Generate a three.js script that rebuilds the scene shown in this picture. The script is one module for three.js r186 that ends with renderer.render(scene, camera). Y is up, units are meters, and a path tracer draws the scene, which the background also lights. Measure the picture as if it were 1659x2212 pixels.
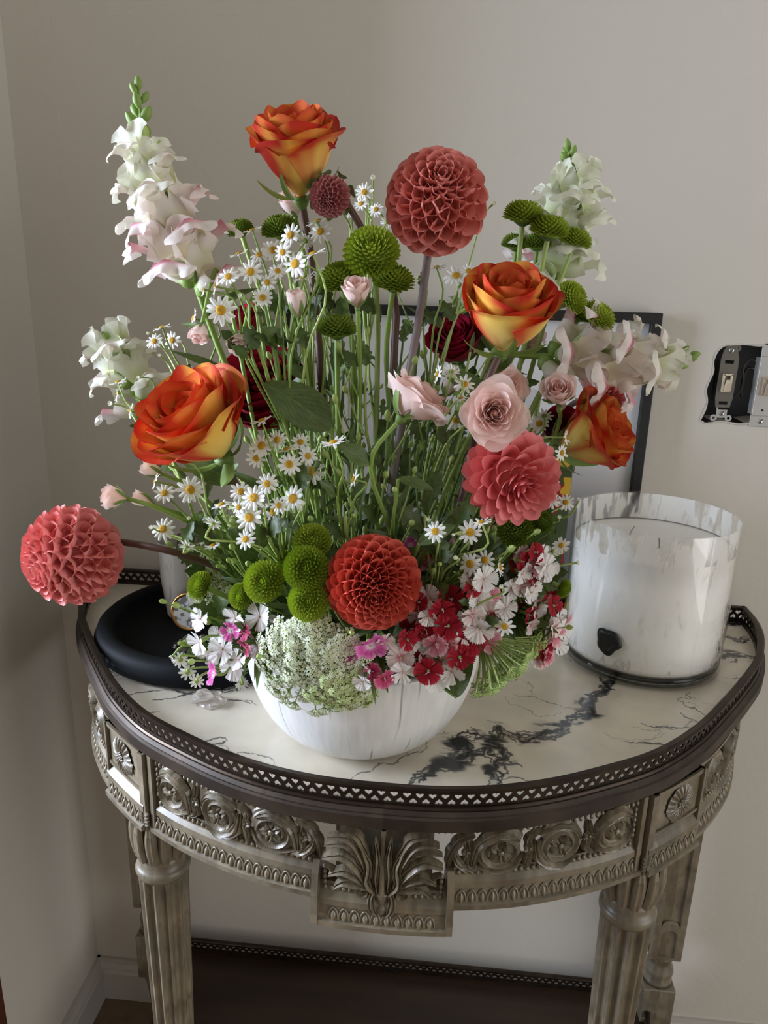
import * as THREE from 'three';
import { mergeGeometries, mergeVertices } from 'three/addons/utils/BufferGeometryUtils.js';
import { RoundedBoxGeometry } from 'three/addons/geometries/RoundedBoxGeometry.js';
import { RectAreaLightUniformsLib } from 'three/addons/lights/RectAreaLightUniformsLib.js';

// ---------------------------------------------------------------- camera, daylight, exposure
const scene = new THREE.Scene();
const D2R = Math.PI / 180;
const camera = new THREE.PerspectiveCamera(67.29, 1659 / 2212, 0.01, 30);
camera.position.set(0, 1.215, 1.0);
camera.rotation.set(-17 * D2R, 5 * D2R, 1.6 * D2R, 'YXZ');
scene.add(camera);
const renderer = new THREE.WebGLRenderer({ antialias: true });
renderer.toneMapping = THREE.LinearToneMapping;
renderer.toneMappingExposure = 0.79;
renderer.shadowMap.enabled = true;
RectAreaLightUniformsLib.init();
scene.background = new THREE.Color(0.55, 0.65, 0.8);
// daylight of the window in the next room, reaching the table through the doorway in the side wall
function daylight(w, h, colour, power, at, towards) {
  const l = new THREE.RectAreaLight(colour, power, w, h);
  l.position.set(...at); l.lookAt(...towards); scene.add(l); return l;
}
daylight(0.8, 1.1, 0xdce9ff, 41, [-1.72, 1.3, 0.58], [0, 1.3, 0.58]);
// the large window in the room's other side wall
daylight(1.6, 1.8, 0xfdfaf6, 3.7, [1.93, 1.0, 1.6], [0, 1.0, 1.6]);
// ---------------------------------------------------------------- helpers
const V = (x, y, z) => new THREE.Vector3(x, y, z);
function rngOf(seed) { let a = seed >>> 0; return () => { a = (a + 0x6d2b79f5) | 0; let t = Math.imul(a ^ (a >>> 15), 1 | a); t = (t + Math.imul(t ^ (t >>> 7), 61 | t)) ^ t; return ((t ^ (t >>> 14)) >>> 0) / 4294967296; }; }
const clamp = (x, a = 0, b = 1) => Math.min(b, Math.max(a, x));
const mix = (a, b, t) => a + (b - a) * t;
const sstep = (a, b, x) => { const t = clamp((x - a) / (b - a)); return t * t * (3 - 2 * t); };
const mix3 = (a, b, t) => [mix(a[0], b[0], t), mix(a[1], b[1], t), mix(a[2], b[2], t)];
const hash = (x, y, s = 0) => { let h = Math.imul(x | 0, 374761393) ^ Math.imul(y | 0, 668265263) ^ Math.imul(s | 0, 2246822519); h = Math.imul(h ^ (h >>> 13), 1274126177); return ((h ^ (h >>> 16)) >>> 0) / 4294967296; };
function noise(x, y, s = 0) {
  const xi = Math.floor(x), yi = Math.floor(y), fx = x - xi, fy = y - yi, u = fx * fx * (3 - 2 * fx), v = fy * fy * (3 - 2 * fy);
  return mix(mix(hash(xi, yi, s), hash(xi + 1, yi, s), u), mix(hash(xi, yi + 1, s), hash(xi + 1, yi + 1, s), u), v);
}
function fbm(x, y, s = 0, o = 4) { let a = 0.5, t = 0; for (let i = 0; i < o; i++) { t += a * noise(x, y, s + i); x *= 2.03; y *= 2.03; a *= 0.5; } return t; }
const names = new Map();
function numbered(name) { const n = names.get(name) ?? 0; names.set(name, n + 1); return n ? name + '_' + String(n).padStart(3, '0') : name; }
function mesh(name, geo, mat, parent) {
  const m = new THREE.Mesh(geo, mat); m.name = name; m.castShadow = m.receiveShadow = true; parent.add(m); return m;
}
function thing(name, label, category, at = [0, 0, 0], group) {
  const o = new THREE.Group(); o.name = numbered(name); o.position.set(...at); o.userData = { label, category };
  if (group) o.userData.group = group;
  scene.add(o); return o;
}
function single(name, geo, mat, label, category, at = [0, 0, 0]) {
  const m = mesh(numbered(name), geo, mat, scene); m.position.set(...at); m.userData = { label, category }; return m;
}
function structure(name, geo, mat, label) { const m = mesh(name, geo, mat, scene); m.userData = { kind: 'structure' }; if (label) m.userData.label = label; return m; }
function grid(nu, nv, f, colour, closeU = false) {
  const p = [], c = [], uv = [], ix = [];
  for (let j = 0; j <= nv; j++) for (let i = 0; i <= nu; i++) {
    const u = i / nu, v = j / nv, q = f(u, v); p.push(q[0], q[1], q[2]); uv.push(u, v); if (colour) c.push(...colour(u, v));
  }
  const w = nu + 1;
  for (let j = 0; j < nv; j++) for (let i = 0; i < nu; i++) { const a = j * w + i, b = a + 1, d = a + w, e = d + 1; ix.push(a, b, e, a, e, d); }
  const g = new THREE.BufferGeometry();
  g.setAttribute('position', new THREE.Float32BufferAttribute(p, 3)); g.setAttribute('uv', new THREE.Float32BufferAttribute(uv, 2));
  if (colour) g.setAttribute('color', new THREE.Float32BufferAttribute(c, 3));
  g.setIndex(ix); g.computeVertexNormals();
  if (closeU) { // same normals on the seam
    const n = g.attributes.normal;
    for (let j = 0; j <= nv; j++) { const a = j * w, b = a + nu, q = V(n.getX(a) + n.getX(b), n.getY(a) + n.getY(b), n.getZ(a) + n.getZ(b)).normalize(); n.setXYZ(a, q.x, q.y, q.z); n.setXYZ(b, q.x, q.y, q.z); }
  }
  return g;
}
function plain(g) { // only position, normal, uv and no index: ready for merging
  const h = g.index ? g.toNonIndexed() : g; for (const k of Object.keys(h.attributes)) if (!['position', 'normal', 'uv', 'color'].includes(k)) h.deleteAttribute(k); return h;
}
function merged(list) {
  const col = list.some((g) => g.attributes.color);
  const all = list.map((g) => { const h = plain(g); if (!col) h.deleteAttribute('color'); return h; });
  return mergeGeometries(all, false);
}
// a round rod along points, its radius given at each end or as a function of 0..1
function rod(pts, r0, r1 = r0, sides = 6, steps = Math.max(2, (pts.length - 1) * 5), tip = false) {
  const curve = pts.length > 2 ? new THREE.CatmullRomCurve3(pts, false, 'centripetal') : new THREE.LineCurve3(pts[0], pts[1]);
  const P = []; for (let i = 0; i <= steps; i++) P.push(curve.getPoint(i / steps));
  const rad = typeof r0 === 'function' ? r0 : (t) => mix(r0, r1, t);
  const T = P.map((_, i) => P[Math.min(i + 1, steps)].clone().sub(P[Math.max(i - 1, 0)]).normalize());
  let N = Math.abs(T[0].y) < 0.9 ? V(0, 1, 0) : V(1, 0, 0); N = N.sub(T[0].clone().multiplyScalar(N.dot(T[0]))).normalize();
  const rings = P.map((p, i) => { N.sub(T[i].clone().multiplyScalar(N.dot(T[i]))).normalize(); return [p, N.clone(), T[i].clone().cross(N)]; });
  return grid(sides, steps + 1 + (tip ? 1 : 0), (u, v) => {
    const nn = steps + 1 + (tip ? 1 : 0); let k = Math.round(v * nn), r = 1; if (k > steps) { k = steps; r = 0; } else r = rad(k / steps);
    const a = u * Math.PI * 2, [p, n, b] = rings[k], c = Math.cos(a) * r, s = Math.sin(a) * r;
    return [p.x + n.x * c + b.x * s, p.y + n.y * c + b.y * s, p.z + n.z * c + b.z * s];
  }, null, true);
}
function lathe(profile, seg = 48) { return new THREE.LatheGeometry(profile.map(([r, y]) => new THREE.Vector2(r, y)), seg); }
// turns +Y to the direction d, with a spin about it
const spinQ = new THREE.Quaternion(), UPV = V(0, 1, 0);
function aim(o, d, spin = 0) { o.quaternion.setFromUnitVectors(UPV, d.clone().normalize()); o.quaternion.multiply(spinQ.setFromAxisAngle(UPV, spin)); return o; }
// axes: Y along y, Z near z
function frame(o, y, z) { const Y = y.clone().normalize(), X = Y.clone().cross(z).normalize(), Z = X.clone().cross(Y); const m = new THREE.Matrix4().makeBasis(X, Y, Z); o.quaternion.setFromRotationMatrix(m); return o; }
function moved(g, m4) { const h = g.clone(); h.applyMatrix4(m4); return h; }
function place(g, [x, y, z], ry = 0, s = 1) { return moved(g, new THREE.Matrix4().makeRotationY(ry).scale(V(s, s, s)).setPosition(x, y, z)); }
function texture(w, h, f, srgb = true, wrap = THREE.RepeatWrapping) {
  const d = new Uint8Array(w * h * 4);
  for (let j = 0; j < h; j++) for (let i = 0; i < w; i++) { const c = f(i / w, j / h, i, j), k = (j * w + i) * 4; d[k] = clamp(c[0]) * 255; d[k + 1] = clamp(c[1]) * 255; d[k + 2] = clamp(c[2]) * 255; d[k + 3] = c.length > 3 ? clamp(c[3]) * 255 : 255; }
  const t = new THREE.DataTexture(d, w, h); t.wrapS = t.wrapT = wrap; t.magFilter = THREE.LinearFilter; t.minFilter = THREE.LinearFilter; if (srgb) t.colorSpace = THREE.SRGBColorSpace; t.needsUpdate = true; return t;
}
const mat = (colour, roughness = 0.6, o = {}) => new THREE.MeshPhysicalMaterial({ color: colour, roughness, side: THREE.DoubleSide, ...o });
const petalMat = (o = {}) => new THREE.MeshPhysicalMaterial({ vertexColors: true, roughness: 0.55, side: THREE.DoubleSide, transmission: 0.22, thickness: 0, ior: 1.3, specularIntensity: 0.4, ...o });
// ---------------------------------------------------------------- the room
const XL = -0.5625, WALLH = 2.9;
const plasterBump = texture(512, 512, (u, v) => { const n = 0.5 + 0.5 * (fbm(u * 64, v * 64, 3, 3) - 0.45) + 0.35 * (fbm(u * 9, v * 9, 8, 3) - 0.45); return [n, n, n]; }, false);
const wallMat = mat(0xcac4b9, 0.82, { bumpMap: plasterBump, bumpScale: 0.0006, side: THREE.FrontSide });
function uvMetres(g, scale = 1) {
  const p = g.attributes.position, n = g.attributes.normal, uv = new Float32Array(p.count * 2);
  for (let i = 0; i < p.count; i++) { const ax = Math.abs(n.getX(i)), ay = Math.abs(n.getY(i)), az = Math.abs(n.getZ(i)); let a, b; if (az >= ax && az >= ay) { a = p.getX(i); b = p.getY(i); } else if (ax >= ay) { a = p.getZ(i); b = p.getY(i); } else { a = p.getX(i); b = p.getZ(i); } uv[i * 2] = a * scale; uv[i * 2 + 1] = b * scale; }
  g.setAttribute('uv', new THREE.BufferAttribute(uv, 2)); return g;
}
function block(x0, x1, y0, y1, z0, z1) { const g = new THREE.BoxGeometry(x1 - x0, y1 - y0, z1 - z0); g.translate((x0 + x1) / 2, (y0 + y1) / 2, (z0 + z1) / 2); return uvMetres(g, 2); }
// back wall with the ragged hole cut for the switches
const holeEdge = [[0.311, 1.052], [0.316, 1.075], [0.3135, 1.09], [0.3175, 1.112], [0.3165, 1.128], [0.321, 1.139], [0.327, 1.145], [0.335, 1.1465], [0.352, 1.1475], [0.37, 1.147], [0.378, 1.150], [0.386, 1.148], [0.41, 1.148], [0.428, 1.147], [0.43, 1.10], [0.429, 1.053], [0.41, 1.051], [0.385, 1.0525], [0.36, 1.049], [0.335, 1.0515], [0.318, 1.048]];
{
  const s = new THREE.Shape([[-1.9, 0], [2.1, 0], [2.1, WALLH], [-1.9, WALLH]].map(([x, y]) => new THREE.Vector2(x, y)));
  s.holes.push(new THREE.Path(holeEdge.map(([x, y]) => new THREE.Vector2(x, y))));
  const g = new THREE.ExtrudeGeometry(s, { depth: 0.1, bevelEnabled: false }); g.translate(0, 0, -0.1);
  structure('wall_back', uvMetres(g, 2), wallMat);
}
// side wall: a short return beside the table, then the doorway, then the rest
structure('wall_left', merged([block(XL - 0.1, XL, 0, WALLH, 0, 0.25), block(XL - 0.1, XL, 2.5, WALLH, 0.25, 1.3), block(XL - 0.1, XL, 0, WALLH, 1.3, 3.2)]), wallMat);
structure('wall_right', merged([block(2.0, 2.1, 0, WALLH, 0, 0.75), block(2.0, 2.1, 0, WALLH, 2.45, 3.2), block(2.0, 2.1, 0, 0.05, 0.75, 2.45), block(2.0, 2.1, 1.95, WALLH, 0.75, 2.45)]), wallMat);
const whitePaint = mat(0xb9b4ac, 0.55);
const woodTex = texture(256, 512, (u, v) => { const n = fbm(u * 26 + 2 * fbm(u * 3, v * 3, 5), v * 2.2, 11, 4), k = 0.75 + 0.5 * n; return [0.34 * k, 0.17 * k, 0.11 * k]; });
const jambMat = mat(0xffffff, 0.45, { map: woodTex });
structure('wall_front', block(-0.66, 2.1, 0, WALLH, 3.2, 3.3), wallMat);
structure('wall_next_room', merged([block(-1.9, -1.8, 0, WALLH, 0, 0.15), block(-1.9, -1.8, 0, WALLH, 1.05, 3.2), block(-1.9, -1.8, 0, 0.67, 0.15, 1.05), block(-1.9, -1.8, 1.87, WALLH, 0.15, 1.05), block(-1.9, -0.66, 0, WALLH, 3.2, 3.3)]), wallMat);
structure('ceiling', block(-1.9, 2.1, WALLH, WALLH + 0.1, -0.1, 3.3), mat(0xd8d4cc, 0.9));
// floor of stone tiles with recessed joints
const floorTex = texture(512, 512, (u, v) => { const n = fbm(u * 8, v * 8, 21, 5), m = fbm(u * 40, v * 40, 31, 3), k = 0.8 + 0.3 * (n - 0.45) + 0.12 * (m - 0.45); return [0.56 * k, 0.47 * k, 0.37 * k]; });
const tileMat = mat(0xffffff, 0.5, { map: floorTex });
const floor = structure('floor', block(-1.9, 2.1, -0.1, -0.004, -0.1, 3.3), mat(0x55493c, 0.9));
for (let i = 0; i < 7; i++) for (let j = 0; j < 6; j++) {
  const x0 = -1.14 + i * 0.46, z0 = 0 + j * 0.46; if (x0 > 1.8) continue;
  const g = new RoundedBoxGeometry(0.455, 0.012, 0.455, 1, 0.002); g.translate(x0, -0.006, z0); uvMetres(g, 1.3 + 0.01 * i); mesh('tile', g, tileMat, floor);
}
// baseboards: a plain board with a moulded top
function board(len) {
  const s = new THREE.Shape([[0, 0], [0.013, 0], [0.013, 0.056], [0.010, 0.06], [0.010, 0.064], [0.006, 0.071], [0.005, 0.08], [0, 0.08]].map(([x, y]) => new THREE.Vector2(x, y)));
  return new THREE.ExtrudeGeometry(s, { depth: len, bevelEnabled: false });
}
{
  const a = board(2.57); a.rotateY(-Math.PI / 2); a.translate(2.0, 0, 0);
  const g = new THREE.BufferGeometry().copy(a); structure('baseboard_back', g, whitePaint);
  const b = board(0.25); b.translate(XL, 0, 0); structure('baseboard_left', b, whitePaint);
}
structure('trim_1', merged([block(XL - 0.102, XL + 0.0005, 0, 2.5, 0.2502, 0.272), block(XL - 0.102, XL + 0.0005, 0, 2.5, 1.278, 1.2998), block(XL - 0.102, XL + 0.0005, 2.478, 2.4998, 0.272, 1.278)]), jambMat, 'dark reddish wooden lining of the doorway');
// the two windows: painted frames with glass
function windowFrame(name, w, h, at, turn) {
  const g = new THREE.Group(); g.name = name; g.userData = { kind: 'structure' }; g.position.set(...at); g.rotation.y = turn; scene.add(g);
  const t = 0.05, bars = [block(-w / 2, w / 2, 0, t, -0.03, 0.03), block(-w / 2, w / 2, h - t, h, -0.03, 0.03), block(-w / 2, -w / 2 + t, t, h - t, -0.03, 0.03), block(w / 2 - t, w / 2, t, h - t, -0.03, 0.03)];
  mesh('window_frame', merged(bars), whitePaint, g);
  mesh('pane', block(-w / 2 + t, w / 2 - t, t, h - t, -0.002, 0.002), new THREE.MeshPhysicalMaterial({ color: 0xffffff, roughness: 0.02, transmission: 1, thickness: 0, side: THREE.DoubleSide }), g);
}
windowFrame('window_1', 0.9, 1.2, [-1.85, 0.67, 0.6], Math.PI / 2);
windowFrame('window_2', 1.7, 1.9, [2.05, 0.05, 1.6], Math.PI / 2);
// ---------------------------------------------------------------- where the flowers stand (metres)
const VEINS = [[[[0.0273,0.4201],[0.0409,0.3981],[0.0597,0.3886],[0.0705,0.3578],[0.055,0.3522],[0.0797,0.3369]],0.0042,0.95,0.35,0.25],[[[0.0965,0.4123],[0.0948,0.3839],[0.1017,0.3649],[0.0884,0.3476],[0.1006,0.3218],[0.1111,0.3366]],0.0034,0.95,0.35,0.25],[[[0.049,0.3829],[0.066,0.3806],[0.088,0.3592],[0.1005,0.3724]],0.0028,0.9,0.4,0.25],[[[-0.0556,0.4298],[-0.0209,0.4119],[0.0067,0.3922],[0.0272,0.3749],[0.048,0.3372]],0.0011,0.6,0.2,0.1],[[[0.1093,0.3288],[0.1197,0.3418],[0.1381,0.3345],[0.1647,0.3171],[0.171,0.3037]],0.003,0.9,0.35,0.25],[[[0.171,0.3037],[0.1904,0.288],[0.1978,0.2644],[0.2167,0.2378],[0.2228,0.2168],[0.2368,0.2096]],0.0042,0.98,0.35,0.3],[[[0.1208,0.2563],[0.1542,0.2658],[0.1914,0.2744]],0.0009,0.5,0.22,0.1],[[[0.0895,0.3107],[0.1071,0.3291],[0.1247,0.3348]],0.0011,0.6,0.22,0.1],[[[0.2209,0.3295],[0.2449,0.3302],[0.2661,0.3327],[0.2886,0.3297]],0.0018,0.9,0.12,0.05],[[[0.246,0.295],[0.2703,0.2984],[0.298,0.2962],[0.3296,0.2817],[0.3503,0.2745]],0.0016,0.85,0.2,0.1],[[[0.2915,0.2694],[0.3023,0.2812],[0.3171,0.3002]],0.0014,0.8,0.3,0.15],[[[0.3134,0.224],[0.3002,0.2546],[0.319,0.2788],[0.3105,0.2843]],0.0012,0.75,0.35,0.15],[[[0.0967,0.4077],[0.1195,0.4026],[0.1439,0.4034]],0.001,0.7,0.22,0.1],[[[0.3713,0.1404],[0.3893,0.126],[0.4042,0.1297]],0.004,0.95,0.35,0.25],[[[0.4005,0.0738],[0.4079,0.0858],[0.4251,0.0767]],0.0026,0.8,0.4,0.2],[[[0.4089,0.0383],[0.4237,0.0289],[0.4327,0.0375]],0.0022,0.7,0.4,0.2],[[[0.3605,0.1834],[0.3819,0.1803],[0.4018,0.1817]],0.0009,0.6,0.22,0.1],[[[-0.3014,0.3134],[-0.2605,0.3028],[-0.2149,0.304],[-0.1831,0.3106],[-0.1528,0.3137]],0.0018,0.75,0.15,0.1],[[[-0.2535,0.3206],[-0.2245,0.3053],[-0.1939,0.2914],[-0.1637,0.2822]],0.002,0.8,0.2,0.15],[[[-0.1939,0.2914],[-0.1737,0.2737],[-0.1627,0.2671]],0.0026,0.85,0.3,0.2],[[[-0.2562,0.3502],[-0.2449,0.3426],[-0.239,0.3392]],0.001,0.6,0.22,0.1],[[[-0.2152,0.3774],[-0.1836,0.3832],[-0.1577,0.3797],[-0.1736,0.3999]],0.0016,0.7,0.25,0.15],[[[-0.1572,0.3962],[-0.1302,0.3984],[-0.1072,0.404]],0.0012,0.55,0.2,0.1],[[[-0.2046,0.3876],[-0.1647,0.386],[-0.1373,0.4044]],0.0008,0.4,0.22,0.1],[[[-0.3437,0.2778],[-0.3408,0.2615]],0.0012,0.6,0.22,0.1],[[[0.1382,0.2238],[0.1407,0.2535]],0.0008,0.4,0.22,0.1]];
const DATA = {
dahlias: [
{"p":[-0.0229,1.2734,0.33],"r":0.0424,"dir":[0.12,0.45,0.85],"c":["#e79489","#eda097"],"label":"tall coral ball dahlia on a long greyish stem, above the other dahlias","open":0,"n":140,"polar":2.55,"s0":0.42,"grow":0.95,"len":0.5,"lean":0.28,"w":1.14,"grey":true,"sr":0.0034,"via":[[-0.0395,1.1303,0.36],[-0.0328,1.182,0.345]],"leaves":0},
{"p":[-0.3277,0.9723,0.39],"r":0.0458,"dir":[-0.45,-0.12,0.85],"c":["#ee9793","#f3a4a0"],"label":"pink dahlia leaning far out over the black tray on a bent brown stem","open":0,"n":125,"polar":2.55,"s0":0.42,"grow":0.95,"len":0.5,"lean":0.28,"w":1.2,"via":[[-0.1858,0.9453,0.36],[-0.2277,0.9767,0.385],[-0.2545,0.9845,0.39]],"squash":0.93},
{"p":[-0.0538,0.9942,0.462],"r":0.0371,"dir":[0.14,0.02,1],"c":["#db6a58","#e17666"],"label":"deep coral ball dahlia low over the bowl rim","open":0,"n":205,"polar":2.55,"s0":0.36,"grow":1.05,"len":0.5,"lean":0.28,"w":1.0},
{"p":[0.0456,1.0732,0.43],"r":0.037,"dir":[0.36,-0.14,0.9],"c":["#ec8f90","#f19c9b"],"label":"open pink dahlia with broad pointed petals below the pale pink roses","open":0.75,"n":110,"polar":2.3,"s0":0.34,"grow":1.1,"len":0.62,"lean":0.42,"w":0.98},
{"p":[-0.1068,1.2749,0.35],"r":0.0169,"dir":[-0.05,-0.45,0.9],"c":["#cb8b8c","#d89a99"],"label":"half-open mauve dahlia bud under the topmost orange rose","open":0,"n":110,"polar":1.9,"s0":0.4,"grow":1.0,"len":0.5,"lean":0.28,"w":0.8,"via":[[-0.0559,1.2069,0.33],[-0.0815,1.2499,0.335],[-0.0953,1.2712,0.34]],"sr":0.0024,"bud":true},
{"p":[0.1433,1.108,0.26],"r":0.0174,"dir":[0.5,0.2,0.8],"c":["#d67c7a","#dd8886"],"label":"small coral dahlia half hidden under the blush snapdragon","open":0,"n":90,"polar":2.55,"s0":0.42,"grow":0.95,"len":0.5,"lean":0.28,"w":1.1}],
roses: [
{"p":[-0.1359,1.3048,0.34],"r":0.038,"dir":[-0.04,0.92,0.36],"style":"full","label":"topmost orange and yellow rose with red-edged petals","via":[[-0.1178,1.0912,0.31],[-0.1297,1.2277,0.31]],"leaves":0},
{"p":[0.0367,1.1891,0.39],"r":0.0374,"dir":[0.06,0.88,0.46],"style":"cup","label":"orange rose with broad yellow outer petals beside the tall coral dahlia","via":[[0.0112,1.0441,0.37],[0.0251,1.1354,0.38]],"leaves":3},
{"p":[-0.1947,1.1006,0.43],"r":0.0428,"dir":[-0.38,0.78,0.5],"style":"open","label":"wide open fiery orange rose beside the dark crimson rose","via":[[-0.1523,0.9881,0.38],[-0.1764,1.0568,0.41]],"leaves":2},
{"p":[0.1175,1.0867,0.33],"r":0.0353,"dir":[0.78,0.5,0.38],"style":"full","label":"orange rose in profile in front of the black picture frame","leaves":2},
{"p":[-0.1664,1.1112,0.33],"r":0.0421,"dir":[-0.1,0.6,0.75],"style":"crimson","label":"dark crimson rose behind the fiery orange rose","leaves":2},
{"p":[-0.0013,1.1564,0.27],"r":0.0268,"dir":[-0.2,0.7,0.6],"style":"crimson","label":"dark crimson rose behind the orange rose with yellow petals"},
{"p":[0.0984,1.0846,0.28],"r":0.0194,"dir":[0.0,0.6,0.7],"style":"crimson","label":"dark crimson rose tucked behind the orange rose in profile"},
{"p":[-0.1951,1.1716,0.28],"r":0.0172,"dir":[-0.3,0.8,0.4],"style":"crimson","label":"small dark crimson rose behind the white daisies"},
{"p":[-0.1239,1.1928,0.4],"r":0.0099,"dir":[-0.08,0.96,0.25],"style":"bud","label":"upright closed blush spray rose bud between the daisies and the green buttons","leaves":2},
{"p":[-0.0764,1.2022,0.41],"r":0.0127,"dir":[0.0,0.9,0.42],"style":"half","label":"half-open blush spray rose under the big green button flower","leaves":2},
{"p":[-0.2008,1.1702,0.4],"r":0.0094,"dir":[-0.1,-0.75,0.5],"style":"half","label":"drooping whitish spray rose under the large daisy"},
{"p":[-0.1713,1.1627,0.39],"r":0.0107,"dir":[0.0,-0.55,0.75],"style":"half","label":"crumpled whitish spray rose among the stems"},
{"p":[-0.0303,1.1267,0.43],"r":0.0251,"dir":[0.5,0.72,-0.2],"style":"spray","label":"blush spray rose seen from the side with long green sepals","leaves":2},
{"p":[0.0282,1.1243,0.45],"r":0.0204,"dir":[0.12,0.18,0.97],"style":"spray","label":"round blush spray rose facing out just above the open pink dahlia","leaves":2},
{"p":[0.0405,1.1318,0.37],"r":0.0168,"dir":[0.25,0.55,0.75],"style":"spray","label":"blush spray rose half hidden behind the round blush rose"},
{"p":[0.0828,1.129,0.37],"r":0.0156,"dir":[-0.15,0.6,0.75],"style":"half","label":"blush spray rose next to the blush snapdragon florets","leaves":2},
{"p":[-0.2712,1.0373,0.42],"r":0.0117,"dir":[-0.9,0.18,0.35],"style":"half","label":"blush spray rose opening sideways above the leaning pink dahlia","via":[[-0.1792,0.9821,0.38],[-0.2207,1.0189,0.41],[-0.2435,1.0326,0.42]]},
{"p":[-0.2557,1.0301,0.4],"r":0.0082,"dir":[-0.85,0.4,0.2],"style":"bud","label":"closed blush spray rose bud behind the sideways opening one","via":[[-0.1819,0.9828,0.37],[-0.224,1.0146,0.39],[-0.24,1.0237,0.4]],"leaves":1},
{"p":[-0.005,1.1286,0.36],"r":0.0088,"dir":[0.35,0.75,0.4],"style":"bud","label":"small blush spray rose bud in green sepals near the daisies"},
{"p":[-0.246,1.0566,0.4],"r":0.0085,"dir":[-0.75,0.45,0.3],"style":"bud","label":"slim blush spray rose bud under the fiery orange rose"},
{"p":[-0.1645,1.2788,0.22],"r":0.0147,"dir":[-0.1,0.8,0.5],"style":"half","label":"pale spray rose far behind the topmost orange rose"},
{"p":[0.07,1.1615,0.25],"r":0.0131,"dir":[0.2,0.7,0.5],"style":"half","label":"pale spray rose behind the snapdragon by the frame"}],
mums: [
{"p":[-0.0704,1.2312,0.37],"r":0.0218,"dir":[0,0.62,0.78],"label":"large green button flower in the middle above the blush half-open rose","v":1,"leaves":2},
{"p":[-0.0535,1.2101,0.36],"r":0.0166,"dir":[0.1,0.88,0.3],"label":"green button flower under the large middle one"},
{"p":[-0.0969,1.2103,0.35],"r":0.0178,"dir":[-0.1,0.85,0.4],"label":"green button flower between the large middle one and the blush bud"},
{"p":[-0.0957,1.1724,0.38],"r":0.0158,"dir":[0,0.96,0.12],"label":"green button flower low among the stems under the blush bud","v":2},
{"p":[-0.1626,1.2512,0.28],"r":0.0169,"dir":[-0.1,0.9,0.3],"label":"green button flower behind the upper daisies","v":2},
{"p":[-0.1966,1.25,0.29],"r":0.0122,"dir":[-0.2,0.85,0.3],"label":"small green button flower between snapdragon and upper daisies","v":2},
{"p":[0.0501,1.2664,0.29],"r":0.0173,"dir":[0.05,0.97,0.15],"label":"green button flower highest of those by the pale snapdragon","leaves":1},
{"p":[0.0719,1.2545,0.3],"r":0.0171,"dir":[0.12,0.97,0.15],"label":"green button flower in the middle of the group by the pale snapdragon","leaves":1},
{"p":[0.0948,1.2473,0.29],"r":0.0146,"dir":[0.25,0.93,0.15],"label":"green button flower outermost of the group by the pale snapdragon"},
{"p":[0.0478,1.2451,0.26],"r":0.0132,"dir":[0,0.93,0.15],"label":"small dark green button flower behind the group by the pale snapdragon","v":2},
{"p":[0.0654,1.2451,0.27],"r":0.0125,"dir":[0,0.93,0.15],"label":"dark green button flower under the group by the pale snapdragon","v":2},
{"p":[0.0907,1.2018,0.33],"r":0.0144,"dir":[0.7,0.55,0.45],"label":"green button flower tilting out behind the orange rose with yellow petals","v":1},
{"p":[0.115,1.1862,0.32],"r":0.0155,"dir":[0.5,0.78,0.3],"label":"green button flower in front of the top bar of the black frame","v":1},
{"p":[0.1069,1.1864,0.28],"r":0.013,"dir":[0.3,0.8,0.2],"label":"dark green button flower behind the one in front of the frame","v":2},
{"p":[0.1216,1.1619,0.27],"r":0.012,"dir":[0.6,0.5,0.5],"label":"green button flower against the pale sheet of the frame"},
{"p":[-0.1378,0.9883,0.46],"r":0.016,"dir":[-0.15,0.42,0.85],"label":"green button flower above the white sweet williams","v":1},
{"p":[-0.2021,0.9638,0.42],"r":0.0122,"dir":[-0.55,0.55,0.6],"label":"yellow-green button flower next to the gold-rimmed disc","v":1},
{"p":[-0.1025,1.0187,0.45],"r":0.0148,"dir":[0,0.75,0.65],"label":"green button flower topmost of the cluster beside the deep coral dahlia","v":1},
{"p":[-0.1033,1.005,0.47],"r":0.0169,"dir":[-0.05,0.45,0.9],"label":"green button flower in the middle of the cluster beside the deep coral dahlia"},
{"p":[-0.1007,0.9811,0.475],"r":0.0152,"dir":[-0.02,0.3,0.95],"label":"green button flower lowest of the cluster beside the deep coral dahlia","v":1},
{"p":[-0.124,0.9973,0.44],"r":0.0097,"dir":[-0.3,0.6,0.6],"label":"small green button flower between two larger ones above the bowl"},
{"p":[-0.1622,0.9658,0.44],"r":0.0107,"dir":[-0.4,0.3,0.8],"label":"green button flower partly hidden above the white sweet williams","v":1},
{"p":[0.0521,1.0293,0.43],"r":0.0138,"dir":[-0.05,0.75,0.6],"label":"green button flower just below the open pink dahlia","v":2},
{"p":[0.0721,1.0324,0.41],"r":0.0105,"dir":[0.2,0.8,0.5],"label":"small green button flower below the open pink dahlia beside the candle","v":2},
{"p":[0.064,1.0062,0.4],"r":0.0108,"dir":[0.2,0.5,0.7],"label":"green button flower above the red and white sweet williams"},
{"p":[0.0965,0.9737,0.4],"r":0.0082,"dir":[0.75,-0.1,0.5],"label":"small green button flower touching the candle side of the sweet williams"}],
sprays: [
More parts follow.
